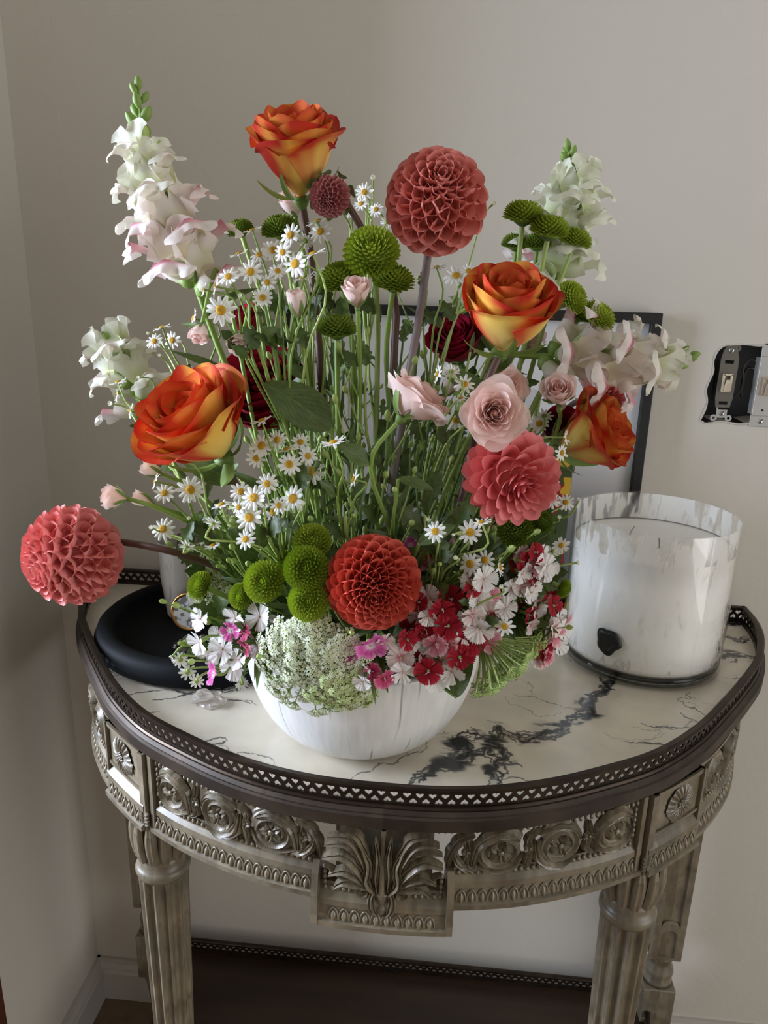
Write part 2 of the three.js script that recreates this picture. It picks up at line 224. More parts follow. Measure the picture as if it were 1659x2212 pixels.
{"label":"feverfew spray of large daisies in front of the tall snapdragon","f":[{"p":[-0.1727,1.2121,0.414],"r":0.0086,"dir":[-0.12,0.68,0.85]},{"p":[-0.1577,1.2159,0.4064],"r":0.0094,"dir":[-0.01,0.23,0.85]},{"p":[-0.1221,1.2223,0.4143],"r":0.0106,"dir":[-0.5,0.25,0.85]},{"p":[-0.151,1.1971,0.398],"r":0.0082,"dir":[0.05,0.22,0.85]},{"p":[-0.1802,1.1874,0.4109],"r":0.0116,"dir":[0.19,0.2,0.85]},{"p":[-0.186,1.2047,0.4029],"r":0.0078,"dir":[-0.9,0.3,0.2]},{"p":[-0.1503,1.2083,0.3853],"r":0.0076,"dir":[-0.23,0.13,0.85]},{"p":[-0.1088,1.2297,0.4137],"r":0.0095,"dir":[-0.3,0.93,0.1]},{"p":[-0.1388,1.2171,0.3981],"r":0.007,"dir":[0.16,0.57,0.85]},{"p":[-0.1321,1.2302,0.411],"r":0.0075,"dir":[-0.38,0.14,0.85]},{"p":[-0.1667,1.1978,0.403],"r":0.0042,"dir":[-0.38,0.54,0.85],"k":"bud"},{"p":[-0.1974,1.2019,0.3973],"r":0.0054,"dir":[-0.9,0.3,0.2]}]},
{"label":"feverfew spray of daisies below the topmost orange rose","f":[{"p":[-0.158,1.2339,0.3308],"r":0.0097,"dir":[0.16,0.41,0.85]},{"p":[-0.146,1.2465,0.3182],"r":0.0106,"dir":[-0.39,0.43,0.85]},{"p":[-0.1203,1.2573,0.3307],"r":0.0103,"dir":[-0.3,0.93,0.1]},{"p":[-0.1174,1.2492,0.3341],"r":0.0103,"dir":[-0.22,0.49,0.85]},{"p":[-0.1885,1.2304,0.3269],"r":0.0086,"dir":[-0.3,0.93,0.1]},{"p":[-0.1747,1.2491,0.3337],"r":0.0085,"dir":[-0.3,0.93,0.1]},{"p":[-0.1311,1.2123,0.338],"r":0.0093,"dir":[-0.3,0.93,0.1]},{"p":[-0.1197,1.2164,0.3204],"r":0.0071,"dir":[0.1,0.5,-0.8]},{"p":[-0.1022,1.268,0.3263],"r":0.0069,"dir":[-0.15,0.51,0.85]},{"p":[-0.132,1.2422,0.3226],"r":0.0078,"dir":[0.1,0.5,-0.8]},{"p":[-0.1697,1.2299,0.3316],"r":0.0086,"dir":[-0.06,0.64,0.85]}]},
{"label":"feverfew spray of small daisies between the topmost rose and tall dahlia","f":[{"p":[-0.0923,1.2886,0.2459],"r":0.0085,"dir":[-0.05,0.21,0.85]},{"p":[-0.0946,1.2783,0.2499],"r":0.0076,"dir":[-0.37,0.65,0.85]},{"p":[-0.0846,1.3002,0.248],"r":0.0055,"dir":[0.08,0.35,0.85],"k":"bud"},{"p":[-0.0795,1.2728,0.2621],"r":0.0071,"dir":[-0.22,0.3,0.85]},{"p":[-0.1027,1.2708,0.2522],"r":0.0072,"dir":[0.09,0.62,0.85]},{"p":[-0.0705,1.2627,0.2529],"r":0.0064,"dir":[0.1,0.5,-0.8]},{"p":[-0.0985,1.2932,0.2375],"r":0.0043,"dir":[-0.08,0.25,0.85],"k":"bud"}]},
{"label":"feverfew spray of daisies between the fiery rose and the tall snapdragon","f":[{"p":[-0.2671,1.1658,0.307],"r":0.0088,"dir":[-0.3,0.93,0.1]},{"p":[-0.2733,1.1536,0.3118],"r":0.008,"dir":[-0.14,0.46,0.85]},{"p":[-0.2657,1.1529,0.287],"r":0.0087,"dir":[-0.12,0.18,0.85]},{"p":[-0.2386,1.1743,0.3034],"r":0.0096,"dir":[-0.9,0.3,0.2]},{"p":[-0.2849,1.1592,0.2959],"r":0.0038,"dir":[0.04,0.13,0.85],"k":"bud"},{"p":[-0.278,1.1385,0.2883],"r":0.0035,"dir":[-0.02,0.41,0.85],"k":"bud"},{"p":[-0.2175,1.1536,0.3021],"r":0.0038,"dir":[0.09,0.39,0.85],"k":"bud"}]},
{"label":"feverfew spray of daisies on the shaded snapdragon beside the dark corner","f":[{"p":[-0.3247,1.1108,0.2793],"r":0.009,"dir":[-0.3,0.93,0.1]},{"p":[-0.3295,1.0991,0.2703],"r":0.0091,"dir":[-0.9,0.3,0.2]},{"p":[-0.3127,1.0836,0.2828],"r":0.0076,"dir":[-0.9,0.3,0.2]},{"p":[-0.3353,1.0886,0.275],"r":0.0059,"dir":[-0.4,0.32,0.85],"k":"bud"},{"p":[-0.3028,1.1163,0.281],"r":0.004,"dir":[-0.25,0.21,0.85],"k":"bud"}]},
{"label":"feverfew spray of daisies below the dark crimson rose","f":[{"p":[-0.1435,1.0901,0.4392],"r":0.0095,"dir":[-0.23,0.47,0.85]},{"p":[-0.1319,1.095,0.4381],"r":0.008,"dir":[-0.32,0.35,0.85]},{"p":[-0.1243,1.0881,0.4376],"r":0.0088,"dir":[-0.3,0.93,0.1]},{"p":[-0.1195,1.0799,0.4521],"r":0.0089,"dir":[0.19,0.47,0.85]},{"p":[-0.1077,1.0692,0.4275],"r":0.0115,"dir":[0.01,0.51,0.85]},{"p":[-0.106,1.0864,0.4498],"r":0.0076,"dir":[-0.26,0.14,0.85]},{"p":[-0.1421,1.1103,0.4434],"r":0.0083,"dir":[-0.3,0.93,0.1]},{"p":[-0.1158,1.0921,0.4287],"r":0.0075,"dir":[0.03,0.58,0.85]},{"p":[-0.1485,1.0797,0.4373],"r":0.0078,"dir":[0.16,0.2,0.85]}]},
{"label":"feverfew spray of the largest daisies under the fiery orange rose","f":[{"p":[-0.1401,1.0604,0.4783],"r":0.01,"dir":[-0.17,0.56,0.85]},{"p":[-0.1511,1.0628,0.4726],"r":0.0081,"dir":[0.19,0.68,0.85]},{"p":[-0.1174,1.0533,0.4512],"r":0.0112,"dir":[-0.49,0.43,0.85]},{"p":[-0.1319,1.0422,0.451],"r":0.0095,"dir":[-0.04,0.42,0.85]},{"p":[-0.1461,1.0425,0.47],"r":0.0106,"dir":[-0.19,0.26,0.85]},{"p":[-0.13,1.0714,0.4785],"r":0.0079,"dir":[0.01,0.1,0.85]},{"p":[-0.1721,1.0461,0.453],"r":0.0084,"dir":[-0.3,0.93,0.1]},{"p":[-0.1542,1.0496,0.469],"r":0.0065,"dir":[-0.3,0.34,0.85]},{"p":[-0.1484,1.0266,0.4734],"r":0.0079,"dir":[-0.25,0.66,0.85]},{"p":[-0.1234,1.0535,0.4716],"r":0.0067,"dir":[-0.11,0.21,0.85]},{"p":[-0.1762,1.034,0.4623],"r":0.007,"dir":[0.1,0.5,-0.8]}]},
{"label":"feverfew spray of daisies next to the sideways blush rose","f":[{"p":[-0.2048,1.0492,0.4279],"r":0.011,"dir":[0.19,0.14,0.85]},{"p":[-0.2337,1.0398,0.409],"r":0.0088,"dir":[0.02,0.6,0.85]},{"p":[-0.2373,1.0079,0.4077],"r":0.0101,"dir":[0.08,0.57,0.85]},{"p":[-0.211,1.0005,0.4256],"r":0.0076,"dir":[0.1,0.5,-0.8]},{"p":[-0.2384,1.051,0.4152],"r":0.0068,"dir":[-0.9,0.3,0.2]},{"p":[-0.2424,1.0123,0.4183],"r":0.0046,"dir":[-0.24,0.6,0.85],"k":"bud"},{"p":[-0.1925,0.9987,0.4148],"r":0.0077,"dir":[-0.3,0.93,0.1]},{"p":[-0.2119,1.0208,0.4147],"r":0.0042,"dir":[0.15,0.65,0.85],"k":"bud"},{"p":[-0.2257,1.0771,0.4341],"r":0.0054,"dir":[-0.9,0.3,0.2]}]},
{"label":"feverfew spray with two daisies turned edge-on before the dark stems","f":[{"p":[-0.0831,1.1029,0.4742],"r":0.0091,"dir":[-0.3,0.93,0.1]},{"p":[-0.0711,1.0708,0.4526],"r":0.0082,"dir":[-0.9,0.3,0.2]}]},
{"label":"feverfew spray of daisies beneath the tall coral dahlia","f":[{"p":[-0.0045,1.2177,0.2877],"r":0.0106,"dir":[-0.11,0.61,0.85]},{"p":[-0.0212,1.224,0.3115],"r":0.0079,"dir":[-0.3,0.93,0.1]},{"p":[0.0237,1.2758,0.3041],"r":0.0046,"dir":[0.17,0.19,0.85],"k":"bud"},{"p":[0.0062,1.2219,0.2916],"r":0.0073,"dir":[-0.27,0.25,0.85]},{"p":[-0.0387,1.2149,0.2944],"r":0.0049,"dir":[-0.42,0.33,0.85],"k":"bud"}]},
{"label":"feverfew spray of daisies between the two large blush roses","f":[{"p":[0.0021,1.1065,0.3859],"r":0.0093,"dir":[-0.12,0.67,0.85]},{"p":[0.007,1.1371,0.3984],"r":0.0082,"dir":[-0.06,0.47,0.85]},{"p":[0.0049,1.1284,0.413],"r":0.006,"dir":[-0.3,0.93,0.1]},{"p":[-0.0139,1.1451,0.407],"r":0.0078,"dir":[-0.9,0.3,0.2]},{"p":[-0.0035,1.1479,0.4097],"r":0.0067,"dir":[0.1,0.5,-0.8]},{"p":[-0.0094,1.1179,0.3951],"r":0.0051,"dir":[0.14,0.21,0.85],"k":"bud"}]},
{"label":"feverfew spray of daisies above the open pink dahlia","f":[{"p":[0.0757,1.0947,0.3172],"r":0.009,"dir":[0.02,0.3,0.85]},{"p":[0.0442,1.1267,0.3316],"r":0.0079,"dir":[0.1,0.2,0.85]},{"p":[0.0707,1.0872,0.3119],"r":0.0083,"dir":[-0.46,0.62,0.85]},{"p":[0.0797,1.1015,0.3152],"r":0.0082,"dir":[0.1,0.5,-0.8]},{"p":[0.0555,1.1203,0.3168],"r":0.0073,"dir":[-0.31,0.17,0.85]},{"p":[0.0379,1.1118,0.3187],"r":0.0049,"dir":[-0.34,0.44,0.85],"k":"bud"}]},
{"label":"feverfew spray of daisies beside the orange rose in profile","f":[{"p":[0.0944,1.0918,0.3611],"r":0.0069,"dir":[0.9,0.2,0.3]},{"p":[0.0902,1.0807,0.3703],"r":0.0076,"dir":[0.7,0.1,0.6]},{"p":[0.083,1.0437,0.3834],"r":0.0076,"dir":[-0.24,0.67,0.85]},{"p":[0.0992,1.0349,0.3567],"r":0.0075,"dir":[-0.12,0.46,0.85]},{"p":[0.1053,1.0443,0.3839],"r":0.0049,"dir":[0.4,0.9,0.1],"k":"bud"},{"p":[0.0821,1.0553,0.3828],"r":0.0076,"dir":[-0.14,0.56,0.85]},{"p":[0.091,1.0293,0.3843],"r":0.0042,"dir":[0.02,0.67,0.85],"k":"bud"}]},
{"label":"feverfew spray of daisies between the two lower dahlias","f":[{"p":[-0.0088,1.0408,0.4732],"r":0.008,"dir":[-0.16,0.5,0.85]},{"p":[0.0168,1.034,0.4504],"r":0.0097,"dir":[-0.19,0.62,0.85]},{"p":[0.0243,1.0462,0.4623],"r":0.0074,"dir":[-0.3,0.93,0.1]},{"p":[0.0181,1.0101,0.4534],"r":0.0094,"dir":[-0.41,0.24,0.85]},{"p":[0.0292,1.012,0.4487],"r":0.0081,"dir":[-0.34,0.33,0.85]},{"p":[0.0412,1.0062,0.4463],"r":0.0077,"dir":[0.9,0.2,0.2]},{"p":[0.0073,1.0204,0.4702],"r":0.0044,"dir":[-0.22,0.44,0.85],"k":"bud"},{"p":[0.0047,1.0361,0.4641],"r":0.003,"dir":[-0.41,0.15,0.85],"k":"bud"},{"p":[-0.0148,1.0422,0.4497],"r":0.0042,"dir":[0.19,0.16,0.85],"k":"bud"}]},
{"label":"feverfew spray of daisies reaching towards the candle","f":[{"p":[0.0853,1.0082,0.4077],"r":0.0074,"dir":[0.1,0.5,-0.8]},{"p":[0.1025,1.0041,0.4213],"r":0.0044,"dir":[0.8,0.3,0.2],"k":"bud"},{"p":[0.0904,1.0149,0.4125],"r":0.007,"dir":[-0.49,0.63,0.85]},{"p":[0.0802,0.9975,0.4065],"r":0.0067,"dir":[-0.38,0.3,0.85]}]},
{"label":"feverfew spray of hanging daisies over the black tray","f":[{"p":[-0.211,0.912,0.4528],"r":0.0068,"dir":[-0.25,-0.6,-0.55]},{"p":[-0.212,0.8914,0.4361],"r":0.0074,"dir":[-0.25,-0.6,-0.55]},{"p":[-0.1978,0.894,0.4543],"r":0.0064,"dir":[-0.25,-0.6,-0.55]},{"p":[-0.2177,0.9147,0.4533],"r":0.0045,"dir":[-0.6,-0.6,0.3],"k":"bud"},{"p":[-0.1638,0.888,0.4419],"r":0.0058,"dir":[-0.25,-0.6,-0.55]}]},
{"label":"feverfew spray with a single daisy over the green lace flower","f":[{"p":[0.0459,0.9697,0.4728],"r":0.0079,"dir":[-0.36,0.11,0.85]},{"p":[0.041,1.0027,0.4775],"r":0.004,"dir":[-0.19,0.61,0.85],"k":"bud"}]}],
pinks: [
{"label":"white and pink sweet william spilling over the tray side of the bowl","dir":[-0.5,0.1,0.8],"f":[{"p":[-0.1966,0.9447,0.4428],"r":0.0109,"dir":[-0.55,0.23,0.8],"k":"w"},{"p":[-0.1662,0.9486,0.4465],"r":0.0118,"dir":[-0.33,-0.1,0.8],"k":"w"},{"p":[-0.1761,0.9237,0.4519],"r":0.0134,"dir":[-0.58,0.4,0.8],"k":"w"},{"p":[-0.1929,0.9317,0.458],"r":0.0108,"dir":[-0.57,-0.15,0.8],"k":"w"},{"p":[-0.1459,0.9528,0.4483],"r":0.0126,"dir":[-0.49,0.22,0.8],"k":"w"},{"p":[-0.182,0.9037,0.4574],"r":0.0094,"dir":[-0.84,0.43,0.8],"k":"m"},{"p":[-0.1701,0.9042,0.4457],"r":0.0121,"dir":[-0.29,0.08,0.8],"k":"w"},{"p":[-0.1474,0.9287,0.4517],"r":0.012,"dir":[-0.81,-0.01,0.8],"k":"w"},{"p":[-0.1364,0.9263,0.4394],"r":0.0111,"dir":[-0.3,-0.04,0.8],"k":"b"},{"p":[-0.1659,0.9452,0.4608],"r":0.0086,"dir":[-0.17,-0.08,0.8],"k":"m"},{"p":[-0.1578,0.9394,0.4517],"r":0.009,"dir":[-0.84,0.34,0.8],"k":"k"},{"p":[-0.183,0.9319,0.4408],"r":0.0083,"dir":[-0.31,0.11,0.8],"k":"w"},{"p":[-0.1887,0.9185,0.4515],"r":0.011,"dir":[-0.26,-0.28,0.8],"k":"w"},{"p":[-0.1319,0.9486,0.444],"r":0.0087,"dir":[-0.56,-0.24,0.8],"k":"w"},{"p":[-0.1537,0.9323,0.4605],"r":0.0082,"dir":[-0.68,-0.25,0.8],"k":"k"},{"p":[-0.1603,0.92,0.4607],"r":0.0096,"dir":[-0.51,0.43,0.8],"k":"w"}]},
{"label":"magenta and white sweet william below the deep coral dahlia","dir":[0,-0.05,1],"f":[{"p":[-0.0529,0.9503,0.4806],"r":0.0124,"dir":[0.3,-0.32,1],"k":"m"},{"p":[-0.0689,0.9425,0.473],"r":0.0111,"dir":[-0.19,-0.0,1],"k":"m"},{"p":[-0.0618,0.9275,0.4734],"r":0.01,"dir":[-0.38,-0.22,1],"k":"w"},{"p":[-0.0418,0.9231,0.4797],"r":0.0091,"dir":[0.41,-0.01,1],"k":"k"},{"p":[-0.0584,0.9195,0.4799],"r":0.0076,"dir":[-0.32,-0.4,1],"k":"w"},{"p":[-0.0804,0.9333,0.472],"r":0.0093,"dir":[-0.04,-0.39,1],"k":"b"},{"p":[-0.0421,0.9538,0.4775],"r":0.0081,"dir":[0.43,-0.43,1],"k":"b"},{"p":[-0.0513,0.9259,0.4747],"r":0.0082,"dir":[0.11,0.23,1],"k":"k"}]},
{"label":"dark red and white sweet william over the bowl beside the deep coral dahlia","dir":[0.1,0.05,1],"f":[{"p":[-0.0124,0.9792,0.4503],"r":0.0108,"dir":[-0.29,0.42,1],"k":"b"},{"p":[0.0061,0.9804,0.4529],"r":0.0111,"dir":[-0.25,0.06,1],"k":"r"},{"p":[-0.0005,0.9787,0.47],"r":0.0109,"dir":[0.16,-0.08,1],"k":"r"},{"p":[-0.0187,0.965,0.4545],"r":0.0113,"dir":[-0.05,-0.25,1],"k":"b"},{"p":[-0.0268,0.9469,0.463],"r":0.0116,"dir":[0.05,-0.17,1],"k":"w"},{"p":[-0.0065,0.9522,0.4595],"r":0.0111,"dir":[0.47,-0.13,1],"k":"w"},{"p":[-0.0044,0.9494,0.4677],"r":0.0113,"dir":[-0.2,-0.2,1],"k":"p"},{"p":[0.0078,0.9473,0.4521],"r":0.012,"dir":[0.08,-0.28,1],"k":"w"},{"p":[0.0043,0.9658,0.47],"r":0.0111,"dir":[-0.14,0.32,1],"k":"r"},{"p":[-0.0234,0.9536,0.4526],"r":0.0114,"dir":[-0.11,0.16,1],"k":"r"},{"p":[-0.0193,0.93,0.4582],"r":0.012,"dir":[-0.23,0.05,1],"k":"r"},{"p":[-0.0017,0.9336,0.4625],"r":0.0134,"dir":[-0.18,-0.11,1],"k":"b"},{"p":[0.0091,0.9384,0.4611],"r":0.0113,"dir":[0.34,-0.21,1],"k":"w"},{"p":[0.0144,0.9399,0.4692],"r":0.0116,"dir":[0.45,-0.11,1],"k":"r"},{"p":[0.0092,0.9237,0.4641],"r":0.0112,"dir":[-0.09,-0.33,1],"k":"w"},{"p":[-0.0286,0.9255,0.4728],"r":0.0104,"dir":[0.17,-0.11,1],"k":"w"},{"p":[-0.0026,0.9147,0.4618],"r":0.0108,"dir":[0.54,-0.01,1],"k":"w"},{"p":[-0.0146,0.9438,0.4619],"r":0.0067,"dir":[-0.15,-0.12,1],"k":"w"},{"p":[-0.0089,0.9275,0.4714],"r":0.0116,"dir":[-0.02,0.04,1],"k":"r"},{"p":[-0.0308,0.9353,0.4671],"r":0.0116,"dir":[0.06,0.42,1],"k":"b"},{"p":[-0.0186,0.9799,0.4611],"r":0.0079,"dir":[-0.18,0.32,1],"k":"r"},{"p":[-0.0158,0.9571,0.4661],"r":0.0083,"dir":[0.37,-0.33,1],"k":"r"},{"p":[0.0047,0.9506,0.4694],"r":0.0087,"dir":[-0.09,-0.23,1],"k":"p"},{"p":[-0.0113,0.9715,0.4688],"r":0.0076,"dir":[-0.03,0.11,1],"k":"w"},{"p":[-0.0071,0.9512,0.458],"r":0.0089,"dir":[0.27,0.26,1],"k":"p"},{"p":[-0.0137,0.9608,0.4658],"r":0.0085,"dir":[0.37,-0.2,1],"k":"r"},{"p":[-0.0257,0.9537,0.4735],"r":0.0087,"dir":[0.47,0.28,1],"k":"r"},{"p":[-0.0096,0.9324,0.4609],"r":0.0084,"dir":[-0.06,0.16,1],"k":"w"},{"p":[-0.003,0.9315,0.451],"r":0.0077,"dir":[-0.11,0.12,1],"k":"r"}]},
{"label":"pale and red sweet william above the green lace flower","dir":[0.2,0.15,0.9],"f":[{"p":[0.0261,0.9812,0.457],"r":0.0119,"dir":[0.4,0.23,0.9],"k":"w"},{"p":[0.0218,0.9741,0.4665],"r":0.0094,"dir":[0.14,-0.19,0.9],"k":"b"},{"p":[0.0185,0.9615,0.4587],"r":0.0112,"dir":[-0.2,-0.16,0.9],"k":"b"},{"p":[0.0274,0.9634,0.4655],"r":0.0132,"dir":[-0.15,-0.07,0.9],"k":"w"},{"p":[0.0221,0.9524,0.4651],"r":0.0121,"dir":[0.32,0.13,0.9],"k":"r"},{"p":[0.0368,0.9476,0.4547],"r":0.0108,"dir":[0.63,0.36,0.9],"k":"p"},{"p":[0.0199,0.9944,0.4457],"r":0.0097,"dir":[0.4,-0.16,0.9],"k":"b"},{"p":[0.029,1.0029,0.4637],"r":0.0105,"dir":[0.27,0.2,0.9],"k":"w"},{"p":[0.0214,0.9945,0.4633],"r":0.0093,"dir":[0.6,-0.2,0.9],"k":"r"},{"p":[0.036,0.9805,0.4449],"r":0.0103,"dir":[0.63,0.18,0.9],"k":"p"},{"p":[0.0354,0.9722,0.4576],"r":0.0099,"dir":[-0.14,0.06,0.9],"k":"b"},{"p":[0.0467,0.9783,0.4592],"r":0.0094,"dir":[-0.11,0.53,0.9],"k":"w"},{"p":[0.0121,0.9615,0.4455],"r":0.008,"dir":[-0.1,0.54,0.9],"k":"r"},{"p":[0.0164,0.9534,0.4595],"r":0.0079,"dir":[0.36,0.05,0.9],"k":"p"},{"p":[0.018,0.9715,0.4609],"r":0.008,"dir":[-0.18,-0.23,0.9],"k":"w"},{"p":[0.0417,0.9711,0.4508],"r":0.0082,"dir":[-0.19,-0.18,0.9],"k":"w"},{"p":[0.0165,0.9562,0.4659],"r":0.0079,"dir":[0.38,-0.11,0.9],"k":"b"},{"p":[0.04,0.9684,0.4593],"r":0.0074,"dir":[-0.18,-0.09,0.9],"k":"r"},{"p":[0.0266,0.9545,0.4543],"r":0.0075,"dir":[0.24,0.44,0.9],"k":"w"},{"p":[0.0255,0.9859,0.4463],"r":0.0079,"dir":[-0.0,0.08,0.9],"k":"b"}]},
{"label":"red and white sweet william below the open pink dahlia","dir":[0.6,0.2,0.7],"f":[{"p":[0.0509,0.9878,0.4112],"r":0.0111,"dir":[0.85,0.47,0.7],"k":"w"},{"p":[0.0597,0.9957,0.4297],"r":0.0096,"dir":[0.7,-0.19,0.7],"k":"w"},{"p":[0.0534,0.9814,0.4265],"r":0.0104,"dir":[0.31,-0.06,0.7],"k":"w"},{"p":[0.062,0.9838,0.4251],"r":0.0103,"dir":[0.24,0.29,0.7],"k":"b"},{"p":[0.067,0.991,0.4197],"r":0.0103,"dir":[0.92,0.24,0.7],"k":"r"},{"p":[0.0542,1.0028,0.4229],"r":0.0093,"dir":[0.77,0.19,0.7],"k":"r"},{"p":[0.0578,1.0097,0.4252],"r":0.0092,"dir":[0.61,0.05,0.7],"k":"b"},{"p":[0.0689,1.0128,0.4266],"r":0.0089,"dir":[0.69,0.27,0.7],"k":"r"},{"p":[0.0751,1.0083,0.4184],"r":0.0091,"dir":[0.91,-0.09,0.7],"k":"w"},{"p":[0.078,1.0016,0.427],"r":0.0107,"dir":[0.29,0.54,0.7],"k":"w"},{"p":[0.0681,1.0024,0.4215],"r":0.0091,"dir":[0.61,0.23,0.7],"k":"p"},{"p":[0.0687,0.9784,0.4244],"r":0.0106,"dir":[0.7,0.05,0.7],"k":"w"},{"p":[0.0615,0.9941,0.4212],"r":0.0078,"dir":[0.8,0.46,0.7],"k":"b"},{"p":[0.0789,0.9971,0.4273],"r":0.009,"dir":[0.5,-0.08,0.7],"k":"w"},{"p":[0.0708,0.9808,0.4086],"r":0.0088,"dir":[0.97,0.22,0.7],"k":"b"},{"p":[0.0741,1.0003,0.4108],"r":0.0093,"dir":[0.84,-0.13,0.7],"k":"b"},{"p":[0.0677,1.0046,0.4196],"r":0.008,"dir":[0.37,0.03,0.7],"k":"r"},{"p":[0.076,0.9891,0.4109],"r":0.0085,"dir":[0.45,0.56,0.7],"k":"b"},{"p":[0.0584,1.0069,0.4319],"r":0.0087,"dir":[0.95,0.02,0.7],"k":"r"},{"p":[0.0728,0.9969,0.4166],"r":0.0092,"dir":[0.54,-0.17,0.7],"k":"p"}]},
{"label":"red and white sweet william hanging beside the candle","dir":[0.75,-0.05,0.6],"f":[{"p":[0.0672,0.9617,0.4055],"r":0.0104,"dir":[0.48,-0.43,0.6],"k":"r"},{"p":[0.0729,0.9529,0.3997],"r":0.011,"dir":[1.2,-0.21,0.6],"k":"p"},{"p":[0.0761,0.9609,0.4154],"r":0.0102,"dir":[0.67,-0.19,0.6],"k":"w"},{"p":[0.088,0.9663,0.4203],"r":0.0096,"dir":[0.54,0.07,0.6],"k":"r"},{"p":[0.0871,0.9664,0.3989],"r":0.0092,"dir":[0.35,-0.41,0.6],"k":"r"},{"p":[0.0959,0.9482,0.4054],"r":0.0099,"dir":[1.02,0.31,0.6],"k":"w"},{"p":[0.086,0.9477,0.4166],"r":0.0101,"dir":[1.1,-0.24,0.6],"k":"w"},{"p":[0.0897,0.9475,0.4209],"r":0.0091,"dir":[0.82,0.13,0.6],"k":"b"},{"p":[0.0994,0.9399,0.4078],"r":0.0094,"dir":[0.62,0.17,0.6],"k":"w"},{"p":[0.0922,0.9377,0.4164],"r":0.0108,"dir":[0.79,0.06,0.6],"k":"p"},{"p":[0.0862,0.9339,0.4164],"r":0.0098,"dir":[0.78,-0.23,0.6],"k":"w"},{"p":[0.0976,0.9242,0.4036],"r":0.01,"dir":[0.53,0.07,0.6],"k":"w"},{"p":[0.084,0.927,0.4213],"r":0.0095,"dir":[0.5,0.12,0.6],"k":"r"},{"p":[0.0793,0.9183,0.4191],"r":0.0107,"dir":[0.76,0.26,0.6],"k":"b"},{"p":[0.0857,0.9203,0.4219],"r":0.0099,"dir":[0.99,0.05,0.6],"k":"p"},{"p":[0.0868,0.9217,0.419],"r":0.0092,"dir":[0.74,0.31,0.6],"k":"p"},{"p":[0.0771,0.9561,0.4115],"r":0.0082,"dir":[0.54,-0.19,0.6],"k":"w"},{"p":[0.0859,0.9293,0.4164],"r":0.0087,"dir":[0.9,0.14,0.6],"k":"b"},{"p":[0.0711,0.9483,0.4209],"r":0.0086,"dir":[0.44,-0.2,0.6],"k":"b"},{"p":[0.1036,0.9427,0.399],"r":0.0085,"dir":[0.95,-0.22,0.6],"k":"p"},{"p":[0.0728,0.9558,0.4129],"r":0.0088,"dir":[1.07,-0.43,0.6],"k":"w"},{"p":[0.0869,0.9476,0.4086],"r":0.0081,"dir":[1.19,-0.16,0.6],"k":"p"},{"p":[0.0693,0.9574,0.4214],"r":0.0087,"dir":[0.71,-0.06,0.6],"k":"r"}]},
{"label":"small dusky pink sweet william behind the deep coral dahlia","dir":[0.0,0.5,0.8],"f":[{"p":[-0.0219,0.9935,0.3941],"r":0.0091,"dir":[0.13,0.67,0.8],"k":"p"},{"p":[-0.0171,0.9894,0.4021],"r":0.0081,"dir":[-0.07,0.62,0.8],"k":"p"},{"p":[-0.0068,0.9785,0.3968],"r":0.0097,"dir":[-0.43,0.56,0.8],"k":"p"},{"p":[-0.0291,1.007,0.4104],"r":0.0075,"dir":[0.19,0.52,0.8],"k":"m"},{"p":[-0.0001,1.0053,0.3936],"r":0.008,"dir":[-0.19,0.37,0.8],"k":"p"},{"p":[-0.0147,1.0026,0.4092],"r":0.0079,"dir":[0.27,0.51,0.8],"k":"r"}]}],
snaps: [
{"line":[[-0.2129,1.1955,0.36],[-0.222,1.2311,0.37],[-0.2388,1.2686,0.37],[-0.2513,1.309,0.365],[-0.2544,1.3471,0.36]],"label":"tall white snapdragon spike with pink throats and green tip","n":26,"full":0.6,"size":0.043,"blush":0.55,"tone":"cream","face":[-0.25,0.05,0.6]},
{"line":[[-0.3086,1.0613,0.24],[-0.33,1.1026,0.235],[-0.3464,1.1297,0.23],[-0.3504,1.1527,0.23]],"label":"shaded pale snapdragon spike beside the dark corner","n":15,"full":0.7,"size":0.047,"blush":0.2,"tone":"cream","spin":1},
{"line":[[0.0731,1.2015,0.25],[0.0855,1.2381,0.26],[0.0905,1.2766,0.265],[0.0916,1.2992,0.265],[0.0866,1.3223,0.262]],"label":"pale green-white snapdragon spike rising above the green button flowers","n":22,"full":0.56,"size":0.0448,"blush":0.1,"tone":"pale","spin":2,"face":[0.1,0.1,0.7]},
{"line":[[0.0725,1.1513,0.3],[0.101,1.1553,0.31],[0.1387,1.1517,0.32],[0.1696,1.1509,0.32],[0.1935,1.1576,0.32]],"label":"blush snapdragon lying sideways across the black frame","n":19,"full":0.66,"size":0.045,"blush":0.72,"tone":"cream","face":[0,0.2,0.6]},
{"line":[[0.0395,1.1995,0.2],[0.0656,1.2134,0.2],[0.0821,1.2312,0.2],[0.0898,1.2442,0.2]],"label":"faint pink-white snapdragon behind the orange rose with yellow petals","n":10,"full":0.85,"size":0.0381,"blush":0.6,"tone":"cream"}],
laces: [
{"p":[-0.099,0.9295,0.475],"r":0.0456,"dir":[-0.1,-0.2,1],"deep":0.55,"rays":75,"per":22,"knot":0.17,"c":["#eef0dc","#cfdca0"],"rayMat":"pale","label":"large white lace flower drooping over the front of the bowl","curve":0.5,"sag":0.012},
{"p":[-0.0745,0.8981,0.468],"r":0.0255,"dir":[0.15,-0.55,0.8],"deep":0.6,"rays":36,"per":16,"knot":0.22,"c":["#dfe8b4","#b9cf7a"],"rayMat":"pale","label":"green-white lace flower under the large one on the bowl","curve":0.4},
{"p":[0.0539,0.9239,0.452],"r":0.0334,"dir":[0.62,-0.62,0.22],"deep":1.15,"rays":54,"per":15,"knot":0.17,"c":["#bfd08c","#86a54c"],"rayMat":"pale","label":"green lace flower with long rays hanging towards the marble","curve":0.1,"fs":0.9},
